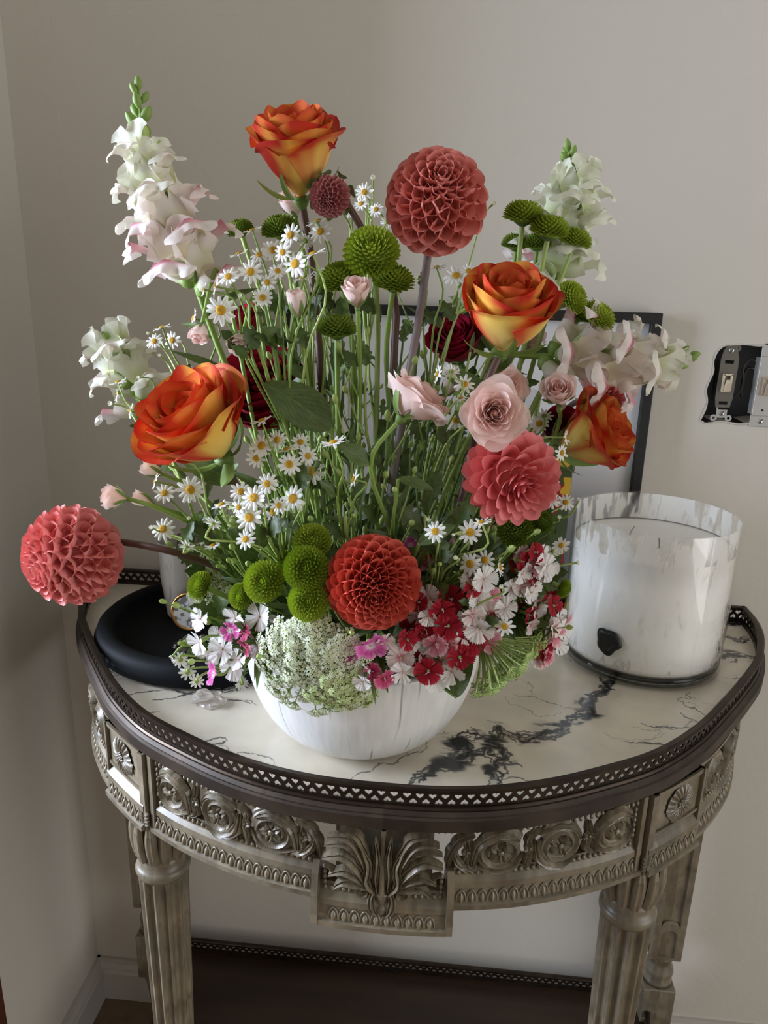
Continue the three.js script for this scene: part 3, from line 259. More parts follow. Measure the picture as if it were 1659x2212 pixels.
{"p":[-0.2177,0.94,0.36],"r":0.0298,"dir":[-0.5,0.2,0.7],"deep":0.5,"rays":34,"per":18,"knot":0.2,"c":["#d6dcb6","#a7b97c"],"rayMat":"pale","label":"pale lace flower behind the yellow-green button flower"},
{"p":[-0.2012,1.0001,0.36],"r":0.0228,"dir":[-0.3,0.7,0.4],"deep":0.5,"rays":24,"per":14,"knot":0.2,"c":["#cfd9a0","#8fae58"],"rayMat":"pale","label":"small pale lace flower behind the largest daisies"}],
greens: [
{"p":[-0.139,1.1505,0.33],"n":5,"size":0.017,"kind":"slim","pale":false,"label":"plain green leafy stem standing in the middle of the bouquet","group":"leafy stems in the bouquet"},
{"p":[-0.124,1.1729,0.3],"n":5,"size":0.017,"kind":"lobed","pale":true,"label":"plain green leafy stem standing in the middle of the bouquet","group":"leafy stems in the bouquet"},
{"p":[-0.0892,1.1686,0.34],"n":5,"size":0.017,"kind":"slim","pale":false,"label":"plain green leafy stem standing in the middle of the bouquet","group":"leafy stems in the bouquet"},
{"p":[-0.0689,1.1752,0.31],"n":5,"size":0.017,"kind":"slim","pale":false,"label":"plain green leafy stem standing in the middle of the bouquet","group":"leafy stems in the bouquet"},
{"p":[-0.0487,1.1592,0.3],"n":5,"size":0.017,"kind":"lobed","pale":true,"label":"plain green leafy stem standing in the middle of the bouquet","group":"leafy stems in the bouquet"},
{"p":[-0.0331,1.1485,0.35],"n":5,"size":0.017,"kind":"slim","pale":true,"label":"plain green leafy stem standing in the middle of the bouquet","group":"leafy stems in the bouquet"},
{"p":[-0.0112,1.1524,0.3],"n":5,"size":0.017,"kind":"slim","pale":true,"label":"plain green leafy stem standing in the middle of the bouquet","group":"leafy stems in the bouquet"},
{"p":[0.0117,1.112,0.3],"n":5,"size":0.017,"kind":"lobed","pale":false,"label":"plain green leafy stem standing in the middle of the bouquet","group":"leafy stems in the bouquet"},
{"p":[-0.1,1.1405,0.37],"n":5,"size":0.017,"kind":"slim","pale":true,"label":"plain green leafy stem standing in the middle of the bouquet","group":"leafy stems in the bouquet"},
{"p":[-0.0722,1.1464,0.38],"n":5,"size":0.017,"kind":"lobed","pale":false,"label":"plain green leafy stem standing in the middle of the bouquet","group":"leafy stems in the bouquet"},
{"p":[-0.0509,1.126,0.36],"n":5,"size":0.017,"kind":"lobed","pale":false,"label":"plain green leafy stem standing in the middle of the bouquet","group":"leafy stems in the bouquet"},
{"p":[-0.1672,1.1279,0.28],"n":5,"size":0.017,"kind":"slim","pale":true,"label":"plain green leafy stem standing in the middle of the bouquet","group":"leafy stems in the bouquet"},
{"p":[-0.0189,1.1058,0.37],"n":5,"size":0.017,"kind":"lobed","pale":true,"label":"plain green leafy stem standing in the middle of the bouquet","group":"leafy stems in the bouquet"},
{"p":[0.0249,1.0886,0.33],"n":5,"size":0.017,"kind":"slim","pale":false,"label":"plain green leafy stem standing in the middle of the bouquet","group":"leafy stems in the bouquet"},
{"p":[-0.1814,1.0603,0.3],"n":5,"size":0.017,"kind":"slim","pale":false,"label":"plain green leafy stem standing in the middle of the bouquet","group":"leafy stems in the bouquet"},
{"p":[-0.1272,1.0894,0.37],"n":5,"size":0.017,"kind":"lobed","pale":false,"label":"plain green leafy stem standing in the middle of the bouquet","group":"leafy stems in the bouquet"},
{"p":[-0.0772,1.0902,0.42],"n":5,"size":0.017,"kind":"slim","pale":false,"label":"plain green leafy stem standing in the middle of the bouquet","group":"leafy stems in the bouquet"},
{"p":[-0.0484,1.0916,0.42],"n":5,"size":0.017,"kind":"slim","pale":true,"label":"plain green leafy stem standing in the middle of the bouquet","group":"leafy stems in the bouquet"},
{"p":[0.0099,1.0681,0.37],"n":5,"size":0.017,"kind":"slim","pale":false,"label":"plain green leafy stem standing in the middle of the bouquet","group":"leafy stems in the bouquet"},
{"p":[-0.1294,1.1961,0.27],"n":5,"size":0.017,"kind":"lobed","pale":true,"label":"plain green leafy stem standing in the middle of the bouquet","group":"leafy stems in the bouquet"},
{"p":[-0.0365,1.2067,0.25],"n":5,"size":0.017,"kind":"lobed","pale":false,"label":"plain green leafy stem standing in the middle of the bouquet","group":"leafy stems in the bouquet"},
{"p":[-0.0055,1.1905,0.24],"n":5,"size":0.017,"kind":"slim","pale":false,"label":"plain green leafy stem standing in the middle of the bouquet","group":"leafy stems in the bouquet"},
{"p":[0.0449,1.1423,0.26],"n":5,"size":0.017,"kind":"lobed","pale":false,"label":"plain green leafy stem standing in the middle of the bouquet","group":"leafy stems in the bouquet"},
{"p":[-0.1962,1.1432,0.27],"n":5,"size":0.017,"kind":"slim","pale":true,"label":"plain green leafy stem standing in the middle of the bouquet","group":"leafy stems in the bouquet"},
{"p":[-0.1892,0.9377,0.42],"n":8,"size":0.026,"kind":"lobed","pale":false,"label":"short leafy sprig filling the rim of the bowl","group":"leafy sprigs at the bowl rim"},
{"p":[-0.1604,0.9773,0.42],"n":8,"size":0.026,"kind":"slim","pale":false,"label":"short leafy sprig filling the rim of the bowl","group":"leafy sprigs at the bowl rim"},
{"p":[-0.1328,1.0112,0.42],"n":8,"size":0.026,"kind":"lobed","pale":false,"label":"short leafy sprig filling the rim of the bowl","group":"leafy sprigs at the bowl rim"},
{"p":[-0.0987,1.0328,0.42],"n":8,"size":0.026,"kind":"slim","pale":false,"label":"short leafy sprig filling the rim of the bowl","group":"leafy sprigs at the bowl rim"},
{"p":[-0.0679,1.0451,0.43],"n":8,"size":0.026,"kind":"slim","pale":false,"label":"short leafy sprig filling the rim of the bowl","group":"leafy sprigs at the bowl rim"},
{"p":[-0.0388,1.0392,0.43],"n":8,"size":0.026,"kind":"slim","pale":false,"label":"short leafy sprig filling the rim of the bowl","group":"leafy sprigs at the bowl rim"},
{"p":[-0.0145,1.0489,0.42],"n":8,"size":0.026,"kind":"lobed","pale":false,"label":"short leafy sprig filling the rim of the bowl","group":"leafy sprigs at the bowl rim"},
{"p":[0.008,1.0343,0.43],"n":8,"size":0.026,"kind":"lobed","pale":false,"label":"short leafy sprig filling the rim of the bowl","group":"leafy sprigs at the bowl rim"},
{"p":[0.0344,1.0131,0.43],"n":8,"size":0.026,"kind":"slim","pale":false,"label":"short leafy sprig filling the rim of the bowl","group":"leafy sprigs at the bowl rim"},
{"p":[0.057,0.9752,0.4],"n":8,"size":0.026,"kind":"lobed","pale":false,"label":"short leafy sprig filling the rim of the bowl","group":"leafy sprigs at the bowl rim"},
{"p":[-0.0223,0.9979,0.44],"n":8,"size":0.026,"kind":"slim","pale":false,"label":"short leafy sprig filling the rim of the bowl","group":"leafy sprigs at the bowl rim"},
{"p":[-0.0005,0.9954,0.44],"n":8,"size":0.026,"kind":"slim","pale":false,"label":"short leafy sprig filling the rim of the bowl","group":"leafy sprigs at the bowl rim"},
{"p":[0.0284,0.9934,0.43],"n":8,"size":0.026,"kind":"slim","pale":false,"label":"short leafy sprig filling the rim of the bowl","group":"leafy sprigs at the bowl rim"},
{"p":[-0.1873,0.9859,0.38],"n":8,"size":0.026,"kind":"slim","pale":false,"label":"short leafy sprig filling the rim of the bowl","group":"leafy sprigs at the bowl rim"},
{"p":[-0.2243,0.9587,0.36],"n":8,"size":0.026,"kind":"lobed","pale":false,"label":"short leafy sprig filling the rim of the bowl","group":"leafy sprigs at the bowl rim"},
{"p":[0.0729,0.9982,0.37],"n":8,"size":0.026,"kind":"lobed","pale":false,"label":"short leafy sprig filling the rim of the bowl","group":"leafy sprigs at the bowl rim"},
{"p":[-0.1396,0.928,0.445],"n":8,"size":0.026,"kind":"slim","pale":false,"label":"short leafy sprig filling the rim of the bowl","group":"leafy sprigs at the bowl rim"},
{"p":[-0.0697,0.9526,0.46],"n":8,"size":0.026,"kind":"slim","pale":false,"label":"short leafy sprig filling the rim of the bowl","group":"leafy sprigs at the bowl rim"},
{"p":[-0.0375,0.9446,0.455],"n":8,"size":0.026,"kind":"lobed","pale":false,"label":"short leafy sprig filling the rim of the bowl","group":"leafy sprigs at the bowl rim"},
{"p":[-0.0102,0.9735,0.445],"n":8,"size":0.026,"kind":"lobed","pale":false,"label":"short leafy sprig filling the rim of the bowl","group":"leafy sprigs at the bowl rim"},
{"p":[0.0148,0.977,0.44],"n":8,"size":0.026,"kind":"slim","pale":false,"label":"short leafy sprig filling the rim of the bowl","group":"leafy sprigs at the bowl rim"},
{"p":[0.0745,0.9472,0.4],"n":8,"size":0.026,"kind":"lobed","pale":false,"label":"short leafy sprig filling the rim of the bowl","group":"leafy sprigs at the bowl rim"},
{"p":[-0.1228,0.9719,0.45],"n":8,"size":0.026,"kind":"slim","pale":false,"label":"short leafy sprig filling the rim of the bowl","group":"leafy sprigs at the bowl rim"},
{"p":[-0.1856,0.9111,0.435],"n":8,"size":0.026,"kind":"lobed","pale":false,"label":"short leafy sprig filling the rim of the bowl","group":"leafy sprigs at the bowl rim"},
{"p":[-0.1412,1.1937,0.3049],"n":4,"size":0.02124933929192148,"kind":"slim","pale":true,"label":"plain green leafy stem standing in the middle of the bouquet","group":"leafy stems in the bouquet"},
{"p":[-0.1011,1.1194,0.2418],"n":4,"size":0.018873716073198717,"kind":"lobed","pale":false,"label":"plain green leafy stem standing in the middle of the bouquet","group":"leafy stems in the bouquet"},
{"p":[0.0138,1.0838,0.3422],"n":4,"size":0.01508736071868975,"kind":"slim","pale":false,"label":"plain green leafy stem standing in the middle of the bouquet","group":"leafy stems in the bouquet"},
{"p":[0.0053,1.0666,0.2631],"n":4,"size":0.02032334013823496,"kind":"lobed","pale":true,"label":"plain green leafy stem standing in the middle of the bouquet","group":"leafy stems in the bouquet"},
{"p":[-0.1786,1.1777,0.2843],"n":4,"size":0.01557912306674937,"kind":"slim","pale":false,"label":"plain green leafy stem standing in the middle of the bouquet","group":"leafy stems in the bouquet"},
{"p":[-0.0231,1.0765,0.2882],"n":4,"size":0.017187987968624335,"kind":"lobed","pale":false,"label":"plain green leafy stem standing in the middle of the bouquet","group":"leafy stems in the bouquet"},
{"p":[-0.1472,1.1856,0.3398],"n":4,"size":0.019995433962576557,"kind":"slim","pale":true,"label":"plain green leafy stem standing in the middle of the bouquet","group":"leafy stems in the bouquet"},
{"p":[-0.1693,1.1243,0.2962],"n":4,"size":0.022479789975469747,"kind":"lobed","pale":false,"label":"plain green leafy stem standing in the middle of the bouquet","group":"leafy stems in the bouquet"},
{"p":[-0.0317,1.1141,0.3173],"n":4,"size":0.023491023977466375,"kind":"slim","pale":false,"label":"plain green leafy stem standing in the middle of the bouquet","group":"leafy stems in the bouquet"},
{"p":[0.0197,1.1504,0.2736],"n":4,"size":0.021964357539879464,"kind":"lobed","pale":true,"label":"plain green leafy stem standing in the middle of the bouquet","group":"leafy stems in the bouquet"},
{"p":[-0.1784,1.137,0.2498],"n":4,"size":0.0171936770705091,"kind":"slim","pale":false,"label":"plain green leafy stem standing in the middle of the bouquet","group":"leafy stems in the bouquet"},
{"p":[-0.153,1.1578,0.3506],"n":4,"size":0.023054003208000717,"kind":"lobed","pale":false,"label":"plain green leafy stem standing in the middle of the bouquet","group":"leafy stems in the bouquet"},
{"p":[-0.017,1.1219,0.3262],"n":4,"size":0.01761483542203202,"kind":"slim","pale":true,"label":"plain green leafy stem standing in the middle of the bouquet","group":"leafy stems in the bouquet"},
{"p":[-0.1361,1.1373,0.3426],"n":4,"size":0.014628876238607005,"kind":"lobed","pale":false,"label":"plain green leafy stem standing in the middle of the bouquet","group":"leafy stems in the bouquet"},
{"p":[-0.1811,1.0759,0.282],"n":4,"size":0.02101164275043517,"kind":"slim","pale":false,"label":"plain green leafy stem standing in the middle of the bouquet","group":"leafy stems in the bouquet"},
{"p":[-0.0271,1.0597,0.296],"n":4,"size":0.017584379283481562,"kind":"lobed","pale":true,"label":"plain green leafy stem standing in the middle of the bouquet","group":"leafy stems in the bouquet"},
{"p":[-0.0128,1.0932,0.3314],"n":4,"size":0.02210966573955067,"kind":"slim","pale":false,"label":"plain green leafy stem standing in the middle of the bouquet","group":"leafy stems in the bouquet"},
{"p":[-0.0468,1.0528,0.2867],"n":4,"size":0.02138252622848673,"kind":"lobed","pale":false,"label":"plain green leafy stem standing in the middle of the bouquet","group":"leafy stems in the bouquet"},
{"p":[0.0113,1.1553,0.3256],"n":4,"size":0.017656701675771533,"kind":"slim","pale":true,"label":"plain green leafy stem standing in the middle of the bouquet","group":"leafy stems in the bouquet"},
{"p":[-0.0931,1.185,0.2427],"n":4,"size":0.021596494675521737,"kind":"lobed","pale":false,"label":"plain green leafy stem standing in the middle of the bouquet","group":"leafy stems in the bouquet"},
{"p":[-0.081,1.113,0.3436],"n":4,"size":0.01818663430181841,"kind":"slim","pale":false,"label":"plain green leafy stem standing in the middle of the bouquet","group":"leafy stems in the bouquet"},
{"p":[-0.0969,1.1762,0.3511],"n":4,"size":0.022330374085844276,"kind":"lobed","pale":true,"label":"plain green leafy stem standing in the middle of the bouquet","group":"leafy stems in the bouquet"},
{"p":[-0.0262,1.076,0.3307],"n":4,"size":0.020960661747706572,"kind":"slim","pale":false,"label":"plain green leafy stem standing in the middle of the bouquet","group":"leafy stems in the bouquet"},
{"p":[-0.1428,1.0789,0.2868],"n":4,"size":0.018379592060627784,"kind":"lobed","pale":false,"label":"plain green leafy stem standing in the middle of the bouquet","group":"leafy stems in the bouquet"},
{"p":[-0.1087,1.1181,0.3322],"n":4,"size":0.019755585410552345,"kind":"slim","pale":true,"label":"plain green leafy stem standing in the middle of the bouquet","group":"leafy stems in the bouquet"},
{"p":[-0.1049,1.1698,0.3583],"n":4,"size":0.017021646877876107,"kind":"lobed","pale":false,"label":"plain green leafy stem standing in the middle of the bouquet","group":"leafy stems in the bouquet"},
{"p":[-0.093,1.0442,0.3571],"n":7,"size":0.018856948060133865,"kind":"slim","pale":true,"label":"short leafy sprig filling the rim of the bowl","group":"leafy sprigs at the bowl rim"},
{"p":[-0.1066,1.0113,0.4177],"n":7,"size":0.024252248400713203,"kind":"lobed","pale":false,"label":"short leafy sprig filling the rim of the bowl","group":"leafy sprigs at the bowl rim"},
{"p":[-0.1314,1.0036,0.3864],"n":7,"size":0.0262565222907225,"kind":"slim","pale":false,"label":"short leafy sprig filling the rim of the bowl","group":"leafy sprigs at the bowl rim"},
{"p":[-0.0657,0.9793,0.3674],"n":7,"size":0.020860446694951896,"kind":"lobed","pale":false,"label":"short leafy sprig filling the rim of the bowl","group":"leafy sprigs at the bowl rim"},
{"p":[-0.0664,0.9884,0.3952],"n":7,"size":0.022939130011335056,"kind":"slim","pale":true,"label":"short leafy sprig filling the rim of the bowl","group":"leafy sprigs at the bowl rim"},
{"p":[-0.0752,1.0022,0.3703],"n":7,"size":0.023506394709523686,"kind":"lobed","pale":false,"label":"short leafy sprig filling the rim of the bowl","group":"leafy sprigs at the bowl rim"},
{"p":[0.0443,0.9984,0.4057],"n":7,"size":0.01927048261111399,"kind":"slim","pale":false,"label":"short leafy sprig filling the rim of the bowl","group":"leafy sprigs at the bowl rim"},
{"p":[-0.0565,1.0392,0.4121],"n":7,"size":0.021136791531033542,"kind":"lobed","pale":false,"label":"short leafy sprig filling the rim of the bowl","group":"leafy sprigs at the bowl rim"},
{"p":[0.0331,1.0416,0.3678],"n":7,"size":0.027599626473404817,"kind":"slim","pale":true,"label":"short leafy sprig filling the rim of the bowl","group":"leafy sprigs at the bowl rim"},
{"p":[-0.0486,0.9826,0.3785],"n":7,"size":0.02028036866194257,"kind":"lobed","pale":false,"label":"short leafy sprig filling the rim of the bowl","group":"leafy sprigs at the bowl rim"},
{"p":[-0.0201,1.0177,0.3755],"n":7,"size":0.019364845132555437,"kind":"slim","pale":false,"label":"short leafy sprig filling the rim of the bowl","group":"leafy sprigs at the bowl rim"},
{"p":[-0.1561,0.99,0.416],"n":7,"size":0.027659308966993167,"kind":"lobed","pale":false,"label":"short leafy sprig filling the rim of the bowl","group":"leafy sprigs at the bowl rim"},
{"p":[-0.11,1.0529,0.3799],"n":7,"size":0.025363094717820712,"kind":"slim","pale":true,"label":"short leafy sprig filling the rim of the bowl","group":"leafy sprigs at the bowl rim"},
{"p":[-0.0393,1.0486,0.351],"n":7,"size":0.02505884258625311,"kind":"lobed","pale":false,"label":"short leafy sprig filling the rim of the bowl","group":"leafy sprigs at the bowl rim"},
{"p":[-0.1775,0.9965,0.419],"n":7,"size":0.020477996424832022,"kind":"slim","pale":false,"label":"short leafy sprig filling the rim of the bowl","group":"leafy sprigs at the bowl rim"},
{"p":[-0.1842,0.9778,0.399],"n":7,"size":0.02254197800127103,"kind":"lobed","pale":false,"label":"short leafy sprig filling the rim of the bowl","group":"leafy sprigs at the bowl rim"}],
bigLeaves: [
{"p":[-0.0968,1.0983,0.4],"len":0.0625,"w":0.0177,"dir":[-0.75,0.62,0.2],"up":[0.3,0.4,0.85],"label":"broad dark green leaf in front of the crimson rose"},
{"p":[0.0136,0.9018,0.462],"len":0.0431,"w":0.0101,"dir":[0.1,0.9,-0.1],"up":[-0.5,0,0.8],"label":"smooth green leaf standing at the bowl rim by the green lace flower"},
{"p":[-0.039,1.0696,0.44],"len":0.0279,"w":0.0049,"dir":[0.95,-0.1,0.1],"up":[0,0.7,0.7],"label":"narrow dark leaf lying across the middle stems"},
{"p":[-0.0209,1.0224,0.45],"len":0.031,"w":0.0069,"dir":[0.75,0.6,0.1],"up":[0,0.7,0.7],"label":"grey-green leaf beside the brown stem under the open pink dahlia"}]};
// ---------------------------------------------------------------- the console table
const TX = -0.0405; // its axis of symmetry
const TOPY = 0.79;
function pathOf(half, dense = 400) { // half outline [[offset, z]...] from the front centre to the back; returns the whole line by arc length, s = 0 at the centre
  const pts = [...half.slice(1).reverse().map(([d, z]) => V(-d, 0, z)), V(half[0][0], 0, half[0][1]), ...half.slice(1).map(([d, z]) => V(d, 0, z))];
  const c = new THREE.CatmullRomCurve3(pts, false, 'centripetal'), P = c.getPoints(dense), L = [0];
  for (let i = 1; i <= dense; i++) L.push(L[i - 1] + P[i].distanceTo(P[i - 1]));
  const mid = L[dense] / 2;
  return {
    half: mid,
    at(s) {
      const t = clamp(s + mid, 0, L[dense]); let a = 0, b = dense; while (b - a > 1) { const m = (a + b) >> 1; if (L[m] <= t) a = m; else b = m; }
      const f = (t - L[a]) / Math.max(1e-9, L[b] - L[a]), p = P[a].clone().lerp(P[b], f), q0 = P[Math.max(0, a - 1)], q1 = P[Math.min(dense, b + 1)], tx = q1.x - q0.x, tz = q1.z - q0.z, l = Math.hypot(tx, tz);
      return [p.x, p.z, -tz / l, tx / l]; // outward normal
    },
    sAt(d) { let a = 0, b = mid; for (let i = 0; i < 40; i++) { const m = (a + b) / 2; if (this.at(m)[0] < d) a = m; else b = m; } return a; },
  };
}
const topHalf = [[0, 0.459], [0.05, 0.457], [0.095, 0.449], [0.14, 0.434], [0.185, 0.412], [0.24, 0.379], [0.29, 0.332], [0.335, 0.274], [0.372, 0.222], [0.4, 0.178], [0.417, 0.14], [0.43, 0.1], [0.436, 0.06], [0.436, 0.024]];
const topPath = pathOf(topHalf);
const apronHalf = [[0, 0.444], [0.05, 0.4415], [0.1135, 0.430], [0.1555, 0.416], [0.1995, 0.397], [0.238, 0.374], [0.267, 0.351], [0.296, 0.325], [0.322, 0.295], [0.357, 0.242], [0.38, 0.185], [0.397, 0.12], [0.405, 0.06], [0.405, 0.03]];
const apron = pathOf(apronHalf);
const shelfPath = pathOf(topHalf.map(([d, z]) => [d * 0.875, 0.03 + (z - 0.024) * 0.84]));
const table = thing('console_table', 'half-round console table with carved grey wooden apron and marble top', 'table', [TX, 0, 0]);
// materials
const boneTex = texture(512, 512, (u, v) => {
  const a = fbm(u * 9, v * 9, 40, 5), b = fbm(u * 60, v * 22, 44, 3), k = 0.80 + 0.5 * (a - 0.47) + 0.30 * (b - 0.47), w = sstep(0.6, 0.72, fbm(u * 17, v * 17, 49, 4));
  return mix3([0.555 * k, 0.505 * k, 0.415 * k], [0.36, 0.29, 0.21], 0.55 * w);
});
const boneMat = mat(0xffffff, 0.42, { map: boneTex, clearcoat: 0.25, clearcoatRoughness: 0.3 });
const carveMat = mat(0xffffff, 0.36, { map: boneTex, clearcoat: 0.45, clearcoatRoughness: 0.25 });
const bronzeTex = texture(256, 256, (u, v) => { const n = fbm(u * 12, v * 12, 60, 4), k = 0.7 + 0.7 * n; return [0.235 * k, 0.195 * k, 0.16 * k]; });
const bronzeMat = mat(0xffffff, 0.34, { map: bronzeTex, metalness: 0.75 });
const bronzeDull = mat(0xffffff, 0.5, { map: bronzeTex, metalness: 0.5 });
// a moulding swept along a path; profile [[outwards, y]...]
function sweep(path, prof, s0, s1, n = Math.max(2, Math.ceil(Math.abs(s1 - s0) / 0.006)), ends = true) {
  const out = [], m = prof.length;
  for (let k = 0; k < m; k++) { // one strip for each flat of the profile keeps edges crisp
    const a = prof[k], b = prof[(k + 1) % m];
    out.push(grid(n, 1, (u, v) => { const [x, z, nx, nz] = path.at(mix(s0, s1, u)), d = v ? b[0] : a[0], y = v ? b[1] : a[1]; return [x + nx * d, y, z + nz * d]; }));
  }
  if (ends) for (const s of [s0, s1]) {
    const sh = THREE.ShapeUtils.triangulateShape(prof.map(([d, y]) => new THREE.Vector2(d, y)), []), [x, z, nx, nz] = path.at(s), p = [], uv = [];
    for (const t of sh) for (const i of t) { p.push(x + nx * prof[i][0], prof[i][1], z + nz * prof[i][0]); uv.push(0, 0); }
    const g = new THREE.BufferGeometry(); g.setAttribute('position', new THREE.Float32BufferAttribute(p, 3)); g.setAttribute('uv', new THREE.Float32BufferAttribute(uv, 2)); g.computeVertexNormals(); out.push(g);
  }
  const g = merged(out); return uvMetres(g, 3);
}
// straight path across the back
const straight = (x0, x1, z) => ({ at: (s) => [mix(x0, x1, s), z, 0, -1] });
// marble slab
const marbleW = 2048, marbleH = 1106, MX0 = -0.45, MX1 = 0.45, MZ0 = 0, MZ1 = 0.486;
const marbleTex = (() => {
  const w = marbleW, h = marbleH, dark = new Float32Array(w * h), grey = new Float32Array(w * h), r = rngOf(77);
  const dab = (f, x, z, rad, a) => {
    const px = (x - MX0) / (MX1 - MX0) * w, py = (z - MZ0) / (MZ1 - MZ0) * h, R = Math.max(0.8, rad / (MX1 - MX0) * w), n = Math.ceil(R + 1);
    for (let j = Math.floor(py) - n; j <= py + n; j++) for (let i = Math.floor(px) - n; i <= px + n; i++) { if (i < 0 || j < 0 || i >= w || j >= h) continue; const q = Math.hypot(i - px, j - py) / R; if (q < 1) { const k = j * w + i; f[k] = Math.max(f[k], a * (1 - q * q)); } }
  };
  // a vein: a line broken up by ever finer displacement, with side cracks
  const vein = (pts, width, a, rough = 0.22, split = 0, f = dark) => {
    let line = pts.map(([x, z]) => [x, z]);
    for (let it = 0; it < 5; it++) { const o = [line[0]]; for (let i = 1; i < line.length; i++) { const [x0, z0] = line[i - 1], [x1, z1] = line[i], dx = x1 - x0, dz = z1 - z0, t = (r() - 0.5) * rough * 2; o.push([(x0 + x1) / 2 - dz * t, (z0 + z1) / 2 + dx * t], [x1, z1]); } line = o; }
    for (let i = 1; i < line.length; i++) {
      const [x0, z0] = line[i - 1], [x1, z1] = line[i], n = Math.ceil(Math.hypot(x1 - x0, z1 - z0) / 0.0005), e = i / line.length;
      const wd = width * (0.25 + 1.5 * Math.pow(fbm(i * 0.21 + pts[0][0] * 90, 3, 5, 3), 1.6)) * (0.35 + 0.65 * Math.sin(Math.PI * clamp(e, 0.06, 0.94))) * 1.25;
      for (let k = 0; k <= n; k++) dab(f, mix(x0, x1, k / n), mix(z0, z1, k / n), wd, a * (0.6 + 0.4 * fbm(i * 0.4, k, 9, 2)));
      if (split > 0 && i % 4 === 0 && r() < split * 0.5) { const an = Math.atan2(z1 - z0, x1 - x0) + (r() < 0.5 ? 1 : -1) * (0.3 + 0.6 * r()), l = 0.010 + 0.03 * r() * r(); vein([[x1, z1], [x1 + Math.cos(an) * l, z1 + Math.sin(an) * l * 0.6]], width * 0.4, a * 0.8, 0.3, 0, f); }
    }
  };
  VEINS.forEach(([pts, wd, a, ro, sp]) => vein(pts, wd, a, ro, sp));
  VEINS.forEach(([pts, wd, a, ro, sp]) => { if (wd > 0.002) for (let k = 0; k < 3; k++) vein(pts.map(([x, z]) => [x + (r() - 0.5) * 0.02, z + (r() - 0.5) * 0.012]), wd * 0.6, a * 0.8, 0.32, 0.04); vein(pts, wd * (wd > 0.002 ? 4 : 2), wd > 0.002 ? 0.4 : 0.12, 0.4, 0, grey); });
  for (let i = 0; i < 26; i++) { const x = mix(MX0, MX1, r()), z = mix(MZ0, MZ1, r()), an = (r() - 0.5) * 0.9, l = 0.02 + 0.06 * r(); vein([[x, z], [x + Math.cos(an) * l, z + Math.sin(an) * l]], 0.0006, 0.25 + 0.3 * r(), 0.3, 0.02); }
  return texture(w, h, (u, v, i, j) => {
    const n = fbm(u * 7, v * 4, 12, 5), m = fbm(u * 30, v * 17, 17, 4), warm = sstep(0.35, 0.65, fbm(u * 3.1 + 5, v * 2.2, 19, 3));
    let c = mix3([0.93, 0.89, 0.81], [0.94, 0.85, 0.70], warm); const k = 0.93 + 0.22 * (n - 0.47) + 0.1 * (m - 0.47); c = [c[0] * k, c[1] * k, c[2] * k];
    c = mix3(c, [0.66, 0.64, 0.60], grey[j * w + i] * (0.4 + 1.1 * m)); const patch = sstep(0.10, 0.3, grey[j * w + i]) * sstep(0.50, 0.60, fbm(u * 26 + 1.4 * n, v * 30, 23, 4)); return mix3(c, [0.09, 0.105, 0.13], clamp(Math.max(dark[j * w + i] * 1.15, 0.85 * patch)));
  }, true, THREE.ClampToEdgeWrapping);
})();
const marbleMat = mat(0xffffff, 0.22, { map: marbleTex, clearcoat: 0.4, clearcoatRoughness: 0.12 });
{
  const pts = []; for (let i = 0; i <= 160; i++) { const [x, z, nx, nz] = topPath.at(mix(-topPath.half, topPath.half, i / 160)); pts.push(new THREE.Vector2(x - nx * 0.004, -(z - nz * 0.004))); }
  const g = new THREE.ExtrudeGeometry(new THREE.Shape(pts), { depth: 0.016, bevelEnabled: false }); g.rotateX(-Math.PI / 2); g.translate(0, TOPY - 0.016, 0);
  const p = g.attributes.position, uv = []; for (let i = 0; i < p.count; i++) uv.push((p.getX(i) - MX0) / (MX1 - MX0), (p.getZ(i) - MZ0) / (MZ1 - MZ0)); g.setAttribute('uv', new THREE.Float32BufferAttribute(uv, 2));
  mesh('marble_top', g, marbleMat, table).userData.label = 'cream marble slab with black veins';
}
// pierced gallery: two rows of hearts, upright above, inverted below
function heartHole(cx, cy, w, h, up) {
  const p = new THREE.Path(), s = up ? 1 : -1, X = (x) => cx + x * w, Y = (y) => cy + s * y * h;
  p.moveTo(X(0), Y(-0.5)); p.bezierCurveTo(X(-0.18), Y(-0.3), X(-0.5), Y(-0.05), X(-0.5), Y(0.22)); p.bezierCurveTo(X(-0.5), Y(0.58), X(-0.08), Y(0.6), X(0), Y(0.24));
  p.bezierCurveTo(X(0.08), Y(0.6), X(0.5), Y(0.58), X(0.5), Y(0.22)); p.bezierCurveTo(X(0.5), Y(-0.05), X(0.18), Y(-0.3), X(0), Y(-0.5)); return p;
}
function heartStrip(path, s0, s1, y0, high, pitch, thick, inset) {
  const n = Math.max(1, Math.round((s1 - s0) / pitch)), p = (s1 - s0) / n;
  const sh = new THREE.Shape([[-p / 2, 0], [0, 0], [p / 2, 0], [p, high], [p / 2, high], [0, high]].map(([x, y]) => new THREE.Vector2(x, y)));
  sh.holes.push(heartHole(0, high * 0.31, p * 0.63, high * 0.43, false), heartHole(p / 2, high * 0.69, p * 0.63, high * 0.43, true));
  const unit = plain(new THREE.ExtrudeGeometry(sh, { depth: thick, bevelEnabled: false, curveSegments: 5 })), up = unit.attributes.position, out = [];
  for (let k = 0; k < n; k++) {
    const g = unit.clone(), q = g.attributes.position;
    for (let i = 0; i < up.count; i++) { const s = clamp(s0 + p * (k + 0.25) + up.getX(i), s0, s1), d = up.getZ(i) - inset, [x, z, nx, nz] = path.at(s); q.setXYZ(i, x + nx * d, y0 + up.getY(i), z + nz * d); }
    g.computeVertexNormals(); out.push(g);
  }
  return mergeGeometries(out);
}
